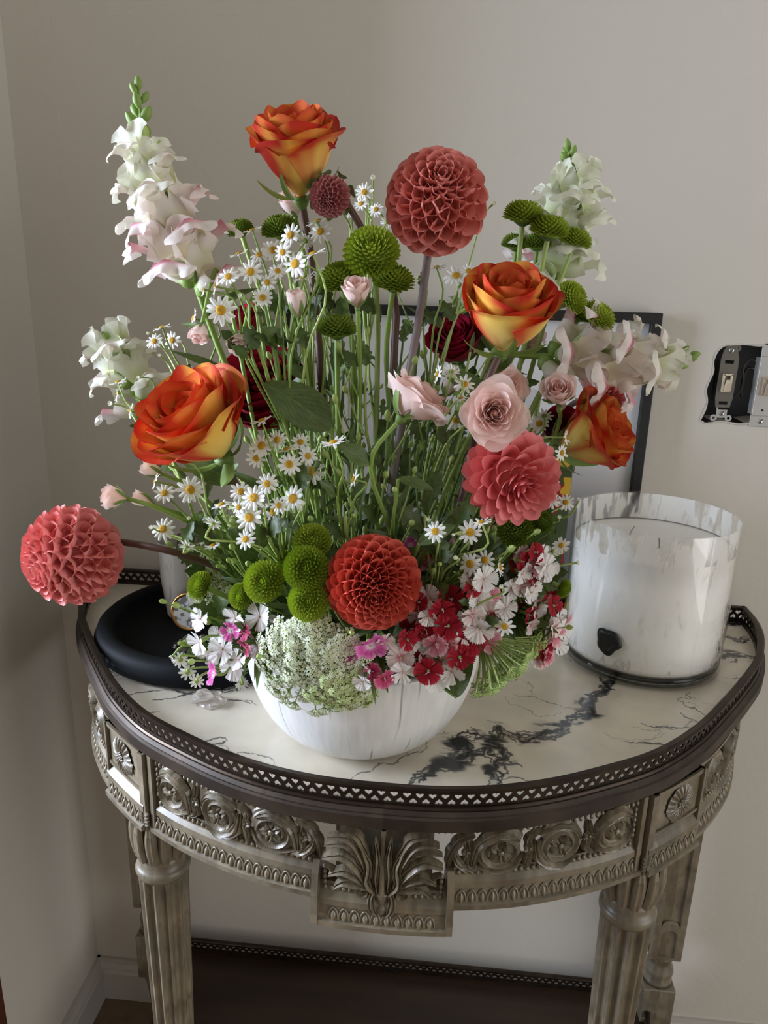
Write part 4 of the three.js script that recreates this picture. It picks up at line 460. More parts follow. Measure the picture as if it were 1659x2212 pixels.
function gallery(path, base, zBack, halfW, k = 1, matG = bronzeMat) {
  const h = path.half, list = [];
  const rim = [[0.0008, base + 0.0186 * k], [0.0008, base + 0.0205 * k], [0.0022, base + 0.0212 * k], [0.0022, base + 0.0226 * k], [0, base + 0.0236 * k], [-0.0042, base + 0.0236 * k], [-0.0058, base + 0.0224 * k], [-0.0058, base + 0.0196 * k], [-0.004, base + 0.0186 * k]];
  const low = [[0.0014, base + 0.0012], [0.0014, base + 0.0032 * k], [0.0002, base + 0.0048 * k], [0.0002, base + 0.0058 * k], [-0.0042, base + 0.0058 * k], [-0.0042, base + 0.0012]];
  const back = { at: (s) => [s, zBack, 0, -1] };
  for (const pr of [rim, low]) { list.push(sweep(path, pr, -h, h)); list.push(sweep(back, pr, halfW, -halfW, 30)); }
  list.push(heartStrip(path, -h, h, base + 0.0056 * k, 0.0134 * k, 0.0107, 0.0016, 0.0026)); list.push(heartStrip({ at: (s) => [-s, zBack, 0, -1] }, -halfW, halfW, base + 0.0056 * k, 0.0134 * k, 0.0107, 0.0016, 0.0026));
  return [merged(list.map((g) => uvMetres(plain(g), 4))), back];
}
{
  const [g, back] = gallery(topPath, TOPY - 0.001, 0.024, 0.436); mesh('gallery', g, bronzeMat, table).userData.label = 'dark bronze gallery rail pierced with hearts';
  const prof = [[0.005, 0.7735], [0.0068, 0.7748], [0.0068, 0.7858], [0.0048, 0.7872], [0.0048, 0.7885], [0.0022, 0.7912], [-0.004, 0.7912], [-0.012, 0.7735]];
  mesh('band', merged([sweep(topPath, prof, -topPath.half, topPath.half), sweep(back, prof, 0.436, -0.436, 40)]), bronzeDull, table).userData.label = 'plain bronze band under the gallery';
  for (const s of [-0.40, -0.262, -0.03, 0.03 + 0.17, 0.42]) { const [x, z, nx, nz] = topPath.at(s); const k = new THREE.SphereGeometry(0.0019, 8, 6); k.translate(x + nx * 0.0046, 0.7752, z + nz * 0.0046); mesh('pin', k, bronzeMat, table); }
}
// the underside board that carries the slab
{ const pts = []; for (let i = 0; i <= 90; i++) { const [x, z, nx, nz] = topPath.at(mix(-topPath.half, topPath.half, i / 90)); pts.push(new THREE.Vector2(x - nx * 0.006, -(z - nz * 0.006))); } const g = new THREE.ExtrudeGeometry(new THREE.Shape(pts), { depth: 0.006, bevelEnabled: false }); g.rotateX(-Math.PI / 2); g.translate(0, 0.7675, 0); mesh('top_board', uvMetres(g, 3), boneMat, table); }
// ---- apron
const sA = apron.sAt(0.238), sB = apron.sAt(0.296), sE = apron.half - 0.004, DROP = 0.062, DY = 0.025;
const ap = new THREE.Group(); ap.name = 'apron'; ap.userData.label = 'openwork carved apron with scrolling leaves, beads and leaf tips'; table.add(ap);
const topRail = [[-0.012, 0.762], [0.001, 0.762], [0.003, 0.7645], [0.003, 0.768], [-0.012, 0.768]];
const lowRail = (dy, f = 0) => [[-0.014, 0.681 - dy], [0.0085 + f, 0.681 - dy], [0.0085 + f, 0.686 - dy], [0.0055 + f, 0.6875 - dy], [0.0035 + f, 0.700 - dy], [0.0052 + f, 0.7022 - dy], [0.0052 + f, 0.7085 - dy], [0.002 + f, 0.7125 - dy], [0.0005, 0.7205 - dy], [-0.014, 0.7205 - dy]];
mesh('top_rail', merged([sweep(apron, topRail, -sE, sE)]), boneMat, ap);
mesh('lower_rail', merged([sweep(apron, lowRail(0), -sA, -DROP), sweep(apron, lowRail(0), DROP, sA)]), boneMat, ap);
mesh('lower_rail', merged([sweep(apron, lowRail(DY, 0.004), -DROP, DROP)]), boneMat, ap).userData.label = 'dropped middle section of the lower rail';
for (const e of [-1, 1]) { // upright fillets at the ends of the dropped section
  const s0 = e * DROP, s1 = e * (DROP - 0.006);
  mesh('end_fillet', sweep(apron, [[-0.014, 0.6565], [0.0128, 0.6565], [0.0128, 0.687], [0.0095, 0.708], [0.004, 0.7195], [-0.014, 0.7195]], Math.min(s0, s1), Math.max(s0, s1), 2), boneMat, ap);
  mesh('lower_rail', sweep(apron, lowRail(0), e > 0 ? sB : -sE, e > 0 ? sE : -sB), boneMat, ap);
}
// piers above the front legs, each with a carved sunflower
for (const e of [-1, 1]) {
  const a = Math.min(e * sA, e * sB), b = Math.max(e * sA, e * sB);
  const g = [sweep(apron, lowRail(0, 0.006), a, b), sweep(apron, [[-0.03, 0.7205], [0.006, 0.7205], [0.006, 0.768], [-0.03, 0.768]], a, b)];
  const post = (s, w, d) => sweep(apron, [[-0.02, 0.68], [d, 0.68], [d, 0.768], [-0.02, 0.768]], s - w / 2, s + w / 2, 2);
  g.push(post(e * (sA + 0.001), 0.008, 0.0105), post(e * (sA - 0.009), 0.005, 0.007), post(e * (sB - 0.001), 0.0035, 0.010));
  // raised border round the panel
  g.push(sweep(apron, [[0.004, 0.7205], [0.0085, 0.7205], [0.0085, 0.7235], [0.004, 0.7235]], a, b), sweep(apron, [[0.004, 0.7635], [0.0085, 0.7635], [0.0085, 0.768], [0.004, 0.768]], a, b));
  mesh('pier_block', merged(g), boneMat, ap);
}
// carving: shapes drawn flat in (s, y, outwards) and bent on to the apron
function bend(g, path, ds = 0, y0 = 0, flip = 1, d0 = 0) {
  const p = g.attributes.position;
  for (let i = 0; i < p.count; i++) { const [x, z, nx, nz] = path.at(ds + flip * p.getX(i)), d = p.getZ(i) + d0; p.setXYZ(i, x + nx * d, y0 + p.getY(i), z + nz * d); }
  g.computeVertexNormals(); return uvMetres(plain(g), 6);
}
// an acanthus leaf along a flat line: grooved, lobed edge, standing out in the middle
function leafRibbon(pts, w, high, lobes = 4, d0 = 0.001, groove = 3, curl = 0) {
  const c = new THREE.CatmullRomCurve3(pts.map(([x, y]) => V(x, y, 0)), false, 'centripetal');
  return grid(12, 22, (u, v) => {
    const p = c.getPoint(v), t = c.getTangent(v), q = u * 2 - 1, lob = 1 + 0.28 * Math.abs(Math.sin(v * Math.PI * lobes)) - 0.14, wd = w * Math.pow(Math.sin(Math.PI * mix(0.10, 0.985, v)), 0.75) * lob;
    const ridge = high * (1 - 0.75 * q * q) * (0.55 + 0.45 * Math.sin(Math.PI * clamp(v * 0.9 + 0.08))) + 0.22 * high * Math.cos(q * Math.PI * groove) + curl * v * v;
    return [p.x - t.y * q * wd, p.y + t.x * q * wd, d0 + Math.max(-0.004, ridge)];
  });
}
function coil(cx, cy, r, turns, a0, dir, w, high, d0 = 0, shrink = 0.55) {
  const pts = []; const n = 26; for (let i = 0; i <= n; i++) { const t = i / n, a = a0 + dir * t * turns * Math.PI * 2, q = r * mix(1, shrink, t); pts.push([cx + Math.cos(a) * q, cy + Math.sin(a) * q]); }
  const c = new THREE.CatmullRomCurve3(pts.map(([x, y]) => V(x, y, 0)), false, 'centripetal');
  return grid(8, 60, (u, v) => { const p = c.getPoint(v), t = c.getTangent(v), a = (u * 2 - 1) * Math.PI / 2, wd = w * mix(1.15, 0.75, v) * (1 + 0.15 * Math.abs(Math.sin(v * 30))); return [p.x - t.y * Math.sin(a) * wd, p.y + t.x * Math.sin(a) * wd, d0 + Math.cos(a) * high - 0.002 + 0.0012 * Math.cos(Math.sin(a) * 7)]; });
}
function blossom(cx, cy, r, n, high, d0) {
  const out = [];
  for (let k = 0; k < n; k++) { const a = k / n * Math.PI * 2; out.push(grid(6, 6, (u, v) => { const q = u * 2 - 1, rr = r * mix(0.15, 1, v), w = r * 0.62 * Math.sin(Math.PI * mix(0.12, 0.9, v)) / (n / 5), x = rr, y = q * w; return [cx + Math.cos(a) * x - Math.sin(a) * y, cy + Math.sin(a) * x + Math.cos(a) * y, d0 + high * (0.35 + 0.65 * v * (1.3 - v)) * (1 - 0.55 * q * q) * (1 - 0.3 * Math.cos(q * 9))]; })); }
  const ball = new THREE.SphereGeometry(r * 0.26, 10, 7); ball.scale(1, 1, 0.7); ball.translate(cx, cy, d0 + high * 0.55); out.push(ball);
  return merged(out);
}
{
  // rings and blossoms along each half, then connecting leaves
  for (const e of [-1, 1]) {
    const cs = [[0.213, 0.7405, 0.0185, 1], [0.156, 0.7385, 0.0195, -1], [0.101, 0.739, 0.0195, 1]];
    const carve = (name, g, d0 = 0) => mesh(name, bend(plain(g), apron, 0, 0, e, d0), carveMat, ap);
    cs.forEach(([s, y, r, dir], i) => {
      carve('scroll', coil(s, y, r, 1.45, i === 1 ? 2.6 : 0.6, dir, 0.0052, 0.0075, 0.001));
      carve('blossom', blossom(s, y, r * 0.56, 5, 0.0095, 0.0015));
      carve('scroll_leaf', leafRibbon([[s - 0.024, y - 0.012 * dir], [s - 0.018, y + 0.010 * dir], [s, y + 0.0195 * dir], [s + 0.016, y + 0.012 * dir]], 0.0058, 0.006, 5, 0.004));
      carve('scroll_leaf', leafRibbon([[s - 0.03, y + 0.019 * dir], [s - 0.027, y], [s - 0.028, y - 0.012 * dir], [s - 0.018, y - 0.0195 * dir]], 0.0055, 0.0055, 4, 0.001));
      carve('scroll_leaf', leafRibbon([[s + 0.02, y - 0.002 * dir], [s + 0.013, y - 0.015 * dir], [s - 0.004, y - 0.0195 * dir], [s - 0.022, y - 0.015 * dir]], 0.0042, 0.005, 4, 0.002));
      carve('bud_knob', blossom(s - 0.0285, y + 0.002, 0.0058, 4, 0.006, 0.003));
    });
    // centre palmette: long curling leaves fanning out of an urn
    const P = (pts, w, h, l) => carve('palmette_leaf', leafRibbon(pts, w, h, l, 0.005, 3, 0.003));
    P([[0.0042, 0.697], [0.006, 0.715], [0.0048, 0.735], [0.0072, 0.757]], 0.0042, 0.0075, 4);
    P([[0.006, 0.697], [0.0135, 0.708], [0.0125, 0.728], [0.021, 0.752]], 0.0052, 0.009, 5);
    P([[0.0135, 0.716], [0.0185, 0.735], [0.029, 0.752], [0.047, 0.753]], 0.0056, 0.0095, 5);
    P([[0.0145, 0.708], [0.023, 0.724], [0.034, 0.734], [0.051, 0.731]], 0.0062, 0.0105, 5);
    P([[0.016, 0.722], [0.0225, 0.738], [0.031, 0.745], [0.05, 0.743]], 0.005, 0.0075, 4);
    P([[0.012, 0.722], [0.015, 0.738], [0.0245, 0.757], [0.0375, 0.7615]], 0.005, 0.0085, 4);
    P([[0.014, 0.7], [0.0245, 0.709], [0.036, 0.7125], [0.05, 0.7225]], 0.0045, 0.0065, 4);
    P([[0.014, 0.703], [0.0225, 0.713], [0.0335, 0.7175], [0.046, 0.713]], 0.0052, 0.009, 4);
    P([[0.0095, 0.700], [0.022, 0.7035], [0.034, 0.7045], [0.042, 0.6985]], 0.0046, 0.0075, 4);
    carve('volute', coil(0.0165, 0.696, 0.0072, 1.4, 2.2, -1, 0.0028, 0.006, 0.005, 0.3));
    carve('scroll_leaf', leafRibbon([[0.078, 0.757], [0.066, 0.752], [0.058, 0.738], [0.055, 0.722]], 0.0056, 0.006, 4, 0.001));
    carve('scroll_leaf', leafRibbon([[0.082, 0.722], [0.072, 0.724], [0.064, 0.731], [0.06, 0.743]], 0.0048, 0.0055, 4, 0.002));
    // side openwork behind the pier
    for (const [s, dir] of [[sB + 0.04, 1], [sB + 0.105, -1], [sB + 0.17, 1], [sB + 0.235, -1]]) {
      const q = (name, g) => mesh(name, bend(plain(g), apron, 0, 0, e), carveMat, ap);
      q('scroll', coil(s, 0.7395, 0.0185, 1.4, 0.6, dir, 0.005, 0.007, 0)); q('blossom', blossom(s, 0.7395, 0.0105, 5, 0.008, 0.001));
      q('scroll_leaf', leafRibbon([[s - 0.034, 0.7395 + 0.018 * dir], [s - 0.029, 0.7395], [s - 0.026, 0.7395 - 0.013 * dir], [s - 0.014, 0.7395 - 0.02 * dir]], 0.006, 0.006, 4, 0));
    }
    // the sunflower of the pier
    const sc = (sA + sB) / 2 + 0.003, out = [];
    const petals = 19;
    for (let k = 0; k < petals; k++) {
      const a = k / petals * Math.PI * 2, jag = 0.94 + 0.12 * hash(k, e + 5);
      const g = grid(6, 7, (u, v) => { const q = u * 2 - 1, rr = mix(0.006, 0.0205 * jag * (1 - 0.14 * Math.abs(q) ** 3), v), w = 0.0034 * mix(0.5, 1.08, v); const x = rr, y = q * w; return [sc + Math.cos(a) * x - Math.sin(a) * y, 0.7435 + (Math.sin(a) * x + Math.cos(a) * y) * 0.98, 0.0065 + 0.0042 * Math.sin(Math.PI * mix(0.25, 0.85, v)) * (1 - 0.8 * q * q)]; });
      mesh('carved_petal', bend(plain(g), apron, 0, 0, e), carveMat, ap);
    }
    for (let k = 0; k < 14; k++) { const rr = 0.0052 * Math.sqrt(k / 14), a = k * 2.4, b = new THREE.SphereGeometry(0.0014, 7, 5); b.translate(sc + Math.cos(a) * rr, 0.7435 + Math.sin(a) * rr, 0.0095); out.push(plain(b)); }
    mesh('carved_disc', bend(merged(out), apron, 0, 0, e), carveMat, ap);
  }
  // ground behind the palmette
  mesh('panel_ground', sweep(apron, [[-0.014, 0.69], [-0.006, 0.69], [-0.006, 0.762], [-0.014, 0.762]], -0.044, 0.044), boneMat, ap);
  // spine and foot of the palmette
  mesh('palmette_spine', bend(plain(rod([V(0, 0.762, 0.007), V(0, 0.73, 0.009), V(0, 0.698, 0.01)], 0.0022, 0.003, 8)), apron), carveMat, ap);
  const urn = lathe([[0.0005, 0.6745], [0.0045, 0.675], [0.0052, 0.68], [0.0036, 0.684], [0.005, 0.69], [0.0066, 0.696], [0.0044, 0.7], [0.001, 0.702]], 14); urn.translate(0, 0, 0.006); mesh('palmette_foot', bend(plain(urn), apron), carveMat, ap);
  for (const e of [-1, 1]) mesh('scroll_leaf', bend(plain(leafRibbon([[e * 0.004, 0.705], [e * 0.009, 0.69], [e * 0.007, 0.677], [e * 0.003, 0.672]], 0.004, 0.006, 3, 0.006)), apron), carveMat, ap);
  // beads
  const bead = new THREE.SphereGeometry(0.0021, 8, 6); bead.scale(0.95, 1.35, 1); uvMetres(bead, 6);
  const putBead = (s, y, d = 0.002) => { const [x, z, nx, nz] = apron.at(s), b = mesh('bead', bead, carveMat, ap); b.position.set(x + nx * d, y, z + nz * d); };
  for (const e of [-1, 1]) {
    for (let s = DROP + 0.004; s < sA - 0.014; s += 0.0056) { putBead(e * s, 0.7168); }
    for (let s = 0.002; s < sA - 0.012; s += 0.0056) putBead(e * s, 0.7605);
    for (let s = 0.012; s < DROP - 0.01; s += 0.0056) putBead(e * s, 0.6915, 0.0035);
    for (let s = sB + 0.006; s < sE; s += 0.0062) putBead(e * s, 0.7168);
    for (let y = 0.726; y < 0.757; y += 0.0056) putBead(e * (sA - 0.0155), y);
    for (let y = 0.697; y < 0.716; y += 0.0056) putBead(e * (DROP - 0.0105), y, 0.0035);
  }
  // leaf-tip moulding: a tongue under a pointed arch
  const tipG = (() => {
    const arch = [[-0.0043, 0.0006], [-0.0042, 0.005], [-0.0028, 0.0092], [0, 0.0117], [0.0028, 0.0092], [0.0042, 0.005], [0.0043, 0.0006]].map(([x, y]) => V(x, y, 0.0004));
    const tongue = grid(6, 6, (u, v) => { const q = u * 2 - 1, w = 0.0027 * Math.sin(Math.PI * mix(0.1, 0.93, v)) ** 0.8; return [q * w, mix(0, 0.0085, v), 0.0026 * (1 - q * q) * Math.sin(Math.PI * mix(0.32, 0.95, v))]; });
    return uvMetres(merged([rod(arch, 0.0008, 0.0008, 5, 12), tongue]), 6);
  })();
  const putTip = (s, y, d) => { const [x, z, nx, nz] = apron.at(s), b = mesh('leaf_tip', tipG, carveMat, ap); b.position.set(x + nx * d, y, z + nz * d); b.rotation.y = Math.atan2(nx, nz); b.rotation.order = 'YXZ'; b.rotation.x = -0.12; };
  for (const e of [-1, 1]) {
    for (let s = DROP + 0.007; s < sA - 0.010; s += 0.0094) putTip(e * s, 0.6875, 0.0052);
    for (let s = 0.0047; s < DROP - 0.012; s += 0.0094) putTip(e * s, 0.6625, 0.0092);
    for (let s = sA + 0.010; s < sB - 0.004; s += 0.0094) putTip(e * s, 0.6875, 0.0112);
    for (let s = sB + 0.007; s < sE; s += 0.0098) putTip(e * s, 0.6875, 0.0052);
    // folded leaf on the corner under each post
    for (let k = 0; k < 4; k++) for (const f of [-1, 1]) { const y = 0.6845 + k * 0.0042, g = leafRibbon([[sA, y], [sA + f * 0.003, y + 0.003], [sA + f * 0.007, y + 0.005]], 0.0022, 0.0022, 1, 0.0095); mesh('corner_leaf', bend(plain(g), apron, 0, 0, e), carveMat, ap); }
  }
}
// ---- front legs: turned and fluted
{
  const flute = (r0, r1, y0, y1, n) => grid(n * 8, 70, (u, v) => {
    const y = mix(y1, y0, v), a = u * Math.PI * 2, t = mix(r1, r0, v), k = (u * n) % 1, q = Math.abs(k - 0.5) * 2, endFade = Math.min(y1 - y, y - y0);
    const round = clamp(endFade / 0.012), open = 0.72 * Math.sqrt(clamp(1 - (1 - round) ** 2)), dep = q < open ? 0.0046 * Math.sqrt(1 - (q / open) ** 2) : 0;
    const r = t - dep; return [Math.cos(a) * r, y, Math.sin(a) * r];
  }, null, true);
  for (const e of [-1, 1]) {
    const leg = new THREE.Group(); leg.name = 'front_leg'; leg.position.set(e * 0.243, 0, 0.347); table.add(leg);
    const sh = uvMetres(flute(0.0185, 0.0262, 0.2, 0.606, 12), 3); mesh('shaft', sh, boneMat, leg);
    mesh('collar', uvMetres(lathe([[0.02, 0.602], [0.0268, 0.604], [0.0285, 0.608], [0.0285, 0.612], [0.0268, 0.6155], [0.0245, 0.617], [0.0235, 0.623], [0.0245, 0.629], [0.018, 0.632]], 40), 3), boneMat, leg);
    mesh('capital_core', uvMetres(lathe([[0.02, 0.626], [0.0235, 0.63], [0.026, 0.645], [0.0262, 0.662], [0.022, 0.676], [0.02, 0.684]], 32), 3), boneMat, leg);
    const lobe = uvMetres(grid(8, 9, (u, v) => { const q = (u * 2 - 1), w = 0.0068 * Math.sin(Math.PI * mix(0.16, 0.94, v)) ** 0.6, y = mix(0.628, 0.681, v), r = 0.0232 + 0.006 * Math.sin(Math.PI * mix(0.05, 0.85, v)) + 0.0028 * (1 - q * q) - 0.0009 * Math.cos(q * 6); return [q * w, y, r - 0.14 * w * q * q]; }), 3);
    for (let k = 0; k < 12; k++) mesh('capital_leaf', lobe, carveMat, leg).rotation.y = k / 12 * Math.PI * 2;
    mesh('foot_block', uvMetres(merged([place(new RoundedBoxGeometry(0.046, 0.07, 0.046, 2, 0.002), [0, 0.165, 0]), lathe([[0.001, 0.2], [0.022, 0.2], [0.0225, 0.206], [0.019, 0.21], [0.016, 0.212]], 28)]), 3), boneMat, leg);
    mesh('foot', uvMetres(lathe([[0.001, 0], [0.013, 0], [0.0155, 0.01], [0.012, 0.018], [0.014, 0.06], [0.0185, 0.105], [0.0195, 0.118], [0.0225, 0.124], [0.02, 0.131], [0.001, 0.132]], 28), 3), boneMat, leg);
    // back legs: square, with a sunk panel ending in a round arch, a turned neck and a block
    const bl = new THREE.Group(); bl.name = 'back_leg'; bl.position.set(e * 0.392, 0, 0.054); table.add(bl);
    const t = 0.044, post = [];
    for (const [f, ry] of [[0, 0], [1, Math.PI / 2], [2, Math.PI], [3, -Math.PI / 2]]) {
      const tw = f % 2 ? t / 2 - 0.004 : t / 2, s = new THREE.Shape([[-tw, 0.268], [tw, 0.268], [tw, 0.682], [-tw, 0.682]].map(([x, y]) => new THREE.Vector2(x, y)));
      const hole = new THREE.Path(); hole.moveTo(-0.0135, 0.672); hole.lineTo(0.0135, 0.672); hole.lineTo(0.0135, 0.325); hole.absarc(0, 0.325, 0.0135, 0, Math.PI, false); hole.lineTo(-0.0135, 0.672); s.holes.push(hole);
      const h2 = new THREE.Path(); h2.moveTo(-0.012, 0.272); h2.lineTo(0.012, 0.272); h2.lineTo(0.012, 0.31); h2.absarc(0, 0.31, 0.012, 0, Math.PI, false); h2.lineTo(-0.012, 0.272); s.holes.push(h2);
      const g = new THREE.ExtrudeGeometry(s, { depth: 0.004, bevelEnabled: false, curveSegments: 8 }); g.translate(0, 0, t / 2 - 0.004); g.rotateY(ry); post.push(g);
    }
    post.push(place(new THREE.BoxGeometry(t - 0.008, 0.414, t - 0.008), [0, 0.475, 0]));
    mesh('post', uvMetres(merged(post), 3), boneMat, bl);
    mesh('turned_neck', uvMetres(lathe([[0.001, 0.272], [0.0195, 0.27], [0.0205, 0.262], [0.0165, 0.254], [0.0165, 0.246], [0.0205, 0.238], [0.0215, 0.232], [0.0185, 0.226], [0.021, 0.218], [0.021, 0.212], [0.001, 0.21]], 28), 3), boneMat, bl);
    mesh('block', uvMetres(place(new RoundedBoxGeometry(0.046, 0.082, 0.046, 2, 0.002), [0, 0.17, 0]), 3), boneMat, bl);
    mesh('foot', uvMetres(lathe([[0.001, 0], [0.013, 0], [0.0155, 0.01], [0.012, 0.018], [0.014, 0.06], [0.0185, 0.105], [0.0225, 0.12], [0.02, 0.129], [0.001, 0.13]], 28), 3), boneMat, bl);
  }
}
// ---- lower shelf
{
  const pts = []; for (let i = 0; i <= 120; i++) { const [x, z, nx, nz] = shelfPath.at(mix(-shelfPath.half, shelfPath.half, i / 120)); pts.push(new THREE.Vector2(x - nx * 0.003, -(z - nz * 0.003))); }
  const g = new THREE.ExtrudeGeometry(new THREE.Shape(pts), { depth: 0.018, bevelEnabled: false }); g.rotateX(-Math.PI / 2); g.translate(0, 0.13, 0); uvMetres(g, 1.4);
  const shelfTex = texture(256, 512, (u, v) => { const n = fbm(u * 5 + 1.5 * fbm(v * 3, u * 3, 5), v * 40, 11, 4), k = 0.7 + 0.6 * n; return [0.165 * k, 0.11 * k, 0.065 * k]; });
  mesh('lower_shelf', g, mat(0xffffff, 0.4, { map: shelfTex }), table).userData.label = 'dark brown wooden lower shelf';
  const [gg] = gallery(shelfPath, 0.147, 0.03, 0.381); mesh('shelf_gallery', gg, bronzeMat, table).userData.label = 'bronze gallery rail pierced with hearts round the lower shelf';
}
// ---------------------------------------------------------------- bowl
const BX = -0.075, BZ = 0.335, BR = 0.112, BH = 0.104;
{
  const tex = texture(2048, 512, (u, v) => {
    let d = 0; for (let k = 0; k < 30; k++) { const x0 = hash(k, 1, 70), lo = hash(k, 2, 70) * 0.7, hi = lo + 0.2 + 0.6 * hash(k, 3, 70), x = x0 + 0.012 * (fbm(v * 5, k, 71, 3) - 0.45), q = Math.min(Math.abs(u - x), 1 - Math.abs(u - x)); if (v > lo && v < hi) d = Math.max(d, (1 - sstep(0.0003, 0.0013 * (0.5 + hash(k, 4, 70)), q)) * (0.35 + 0.65 * hash(k, 5, 70)) * sstep(0.2, 0.5, fbm(v * 9, k * 3, 72, 2))); }
    const n = fbm(u * 40, v * 5, 73, 4), m = fbm(u * 160, v * 14, 76, 3), k = 0.95 + 0.10 * (n - 0.47) + 0.08 * (m - 0.47); return mix3([0.93 * k, 0.925 * k, 0.91 * k], [0.42, 0.40, 0.40], d * 0.8);
  });
  const bump = texture(512, 512, (u, v) => { const n = fbm(u * 130, v * 9, 75, 4); return [n, n, n]; }, false);
  const m = mat(0xffffff, 0.34, { map: tex, bumpMap: bump, bumpScale: 0.00025, clearcoat: 0.3, clearcoatRoughness: 0.25 });
  const out = [], N = 26; for (let i = 0; i <= N; i++) { const a = i / N * Math.PI / 2; out.push([0.045 + (BR - 0.045) * Math.sin(a), BH * (1 - Math.cos(a))]); }
  const inn = out.slice(4).map(([r, y]) => [r - 0.0055, y + 0.004]).reverse();
  const g = lathe([[0.0005, 0], ...out, [BR - 0.001, BH + 0.0025], [BR - 0.004, BH + 0.0028], ...inn, [0.0005, 0.007]], 96);
  const o = thing('bowl', 'white round bowl with fine grey vertical cracks holding the flowers', 'bowl', [BX, TOPY, BZ]);
  mesh('bowl_body', g, m, o);
  const foam = lathe([[0.0005, 0.008], [0.05, 0.01], [0.088, 0.034], [0.1, 0.062], [0.0965, 0.078], [0.07, 0.088], [0.0005, 0.09]], 40); mesh('flower_foam', foam, mat(0x5f8a4c, 0.95), o).userData.label = 'green flower foam inside the bowl';
}
// ---------------------------------------------------------------- candle
{
  const CX = 0.236, CZ = 0.138, CR = 0.0915, CH = 0.178;
  const o = thing('candle', 'large white three-wick candle in a mottled glass jar', 'candle', [CX, TOPY, CZ]);
  const glass = new THREE.MeshPhysicalMaterial({ color: 0xffffff, roughness: 0.03, transmission: 1, thickness: 0, ior: 1.45, side: THREE.DoubleSide });
  mesh('glass_jar', lathe([[0.0005, 0.001], [CR - 0.004, 0.001], [CR, 0.005], [CR, CH - 0.001], [CR - 0.0012, CH], [CR - 0.003, CH - 0.001], [CR - 0.003, 0.014], [0.0005, 0.014]], 96), glass, o).userData.label = 'clear glass jar wall and thick clear base';
  const solid = new THREE.MeshPhysicalMaterial({ color: 0xffffff, roughness: 0.02, transmission: 1, thickness: 0.01, ior: 1.48, attenuationColor: new THREE.Color(0.75, 0.8, 0.78), attenuationDistance: 0.08 });
  mesh('glass_base', lathe([[0.0005, 0.0014], [CR - 0.005, 0.0014], [CR - 0.0012, 0.005], [CR - 0.0012, 0.012], [CR - 0.004, 0.0136], [0.0005, 0.0136]], 96), solid, o);
  // white flecks fused in the glass, drawn out upwards
  const alpha = texture(2048, 512, (u, v) => {
    const wx = u * 62 + 1.6 * fbm(u * 40, v * 5, 81, 3), wy = v * 7.5 + 1.2 * fbm(u * 50, v * 4, 82, 3), n = fbm(wx, wy * 0.75, 83, 4), hole = fbm(u * 16 + 3, v * 2.5, 86, 3);
    const low = sstep(0.17, 0.02, v), top = sstep(0.66, 0.86, v); const th = 0.07 + 0.10 * hole + 0.20 * low + 0.25 * top; let a = 0.35 * sstep(0.2, 0.4, n) + 0.65 * sstep(th, th + 0.13, n); a = mix(a, 0.8 + 0.2 * a, (1 - low) * (1 - top)); a *= 1 - 0.25 * top;
    a *= 1 - sstep(0.0, 0.05, 0.05 - v); return [a, a, a];
  }, false);
  mesh('white_flecks', lathe([[CR - 0.0031, 0.0145], [CR - 0.0031, 0.06], [CR - 0.0031, 0.11], [CR - 0.0031, CH - 0.002]], 128), mat(0xf4f2ec, 0.35, { alphaMap: alpha, transparent: true, alphaTest: 0 }), o).userData.label = 'opaque white flecks fused into the glass';
  mesh('wax', lathe([[0.0005, 0.0145], [CR - 0.0045, 0.0145], [CR - 0.0034, 0.018], [CR - 0.0034, 0.144], [CR - 0.006, 0.1422], [0.05, 0.1418], [0.0005, 0.1416]], 80), mat(0xe9e4da, 0.5, { clearcoat: 0.1 }), o).userData.label = 'ivory wax';
  for (const [x, z, dx, dz] of [[-0.022, -0.022, 0.004, 0.002], [0.002, 0.02, -0.002, 0.001], [0.052, 0.014, -0.006, 0.001]]) mesh('wick', rod([V(x, 0.141, z), V(x + dx * 0.3, 0.147, z + dz * 0.3), V(x + dx, 0.1535, z + dz)], 0.0009, 0.0007, 6), mat(0x8e877b, 0.8), o);
  // wax seal pressed on the glass
  const th = Math.atan2(-0.054, 0.074), seal = grid(40, 8, (u, v) => { const a = u * Math.PI * 2, e = 1 + 0.10 * Math.sin(a * 3 + 0.6) + 0.06 * Math.sin(a * 5 + 2), r = v * 0.0145 * e, x = Math.cos(a) * r * 1.0, y = Math.sin(a) * r * 1.05, bump = 0.0034 * Math.sqrt(clamp(1 - v ** 6)) - (v < 0.62 ? 0.0008 * sstep(0.62, 0.5, v) : 0); const an = th + x / CR; return [Math.sin(an) * (CR + bump), 0.048 + y, Math.cos(an) * (CR + bump)]; });
  mesh('wax_seal', seal, mat(0x070708, 0.45), o).userData.label = 'black round wax seal';
}
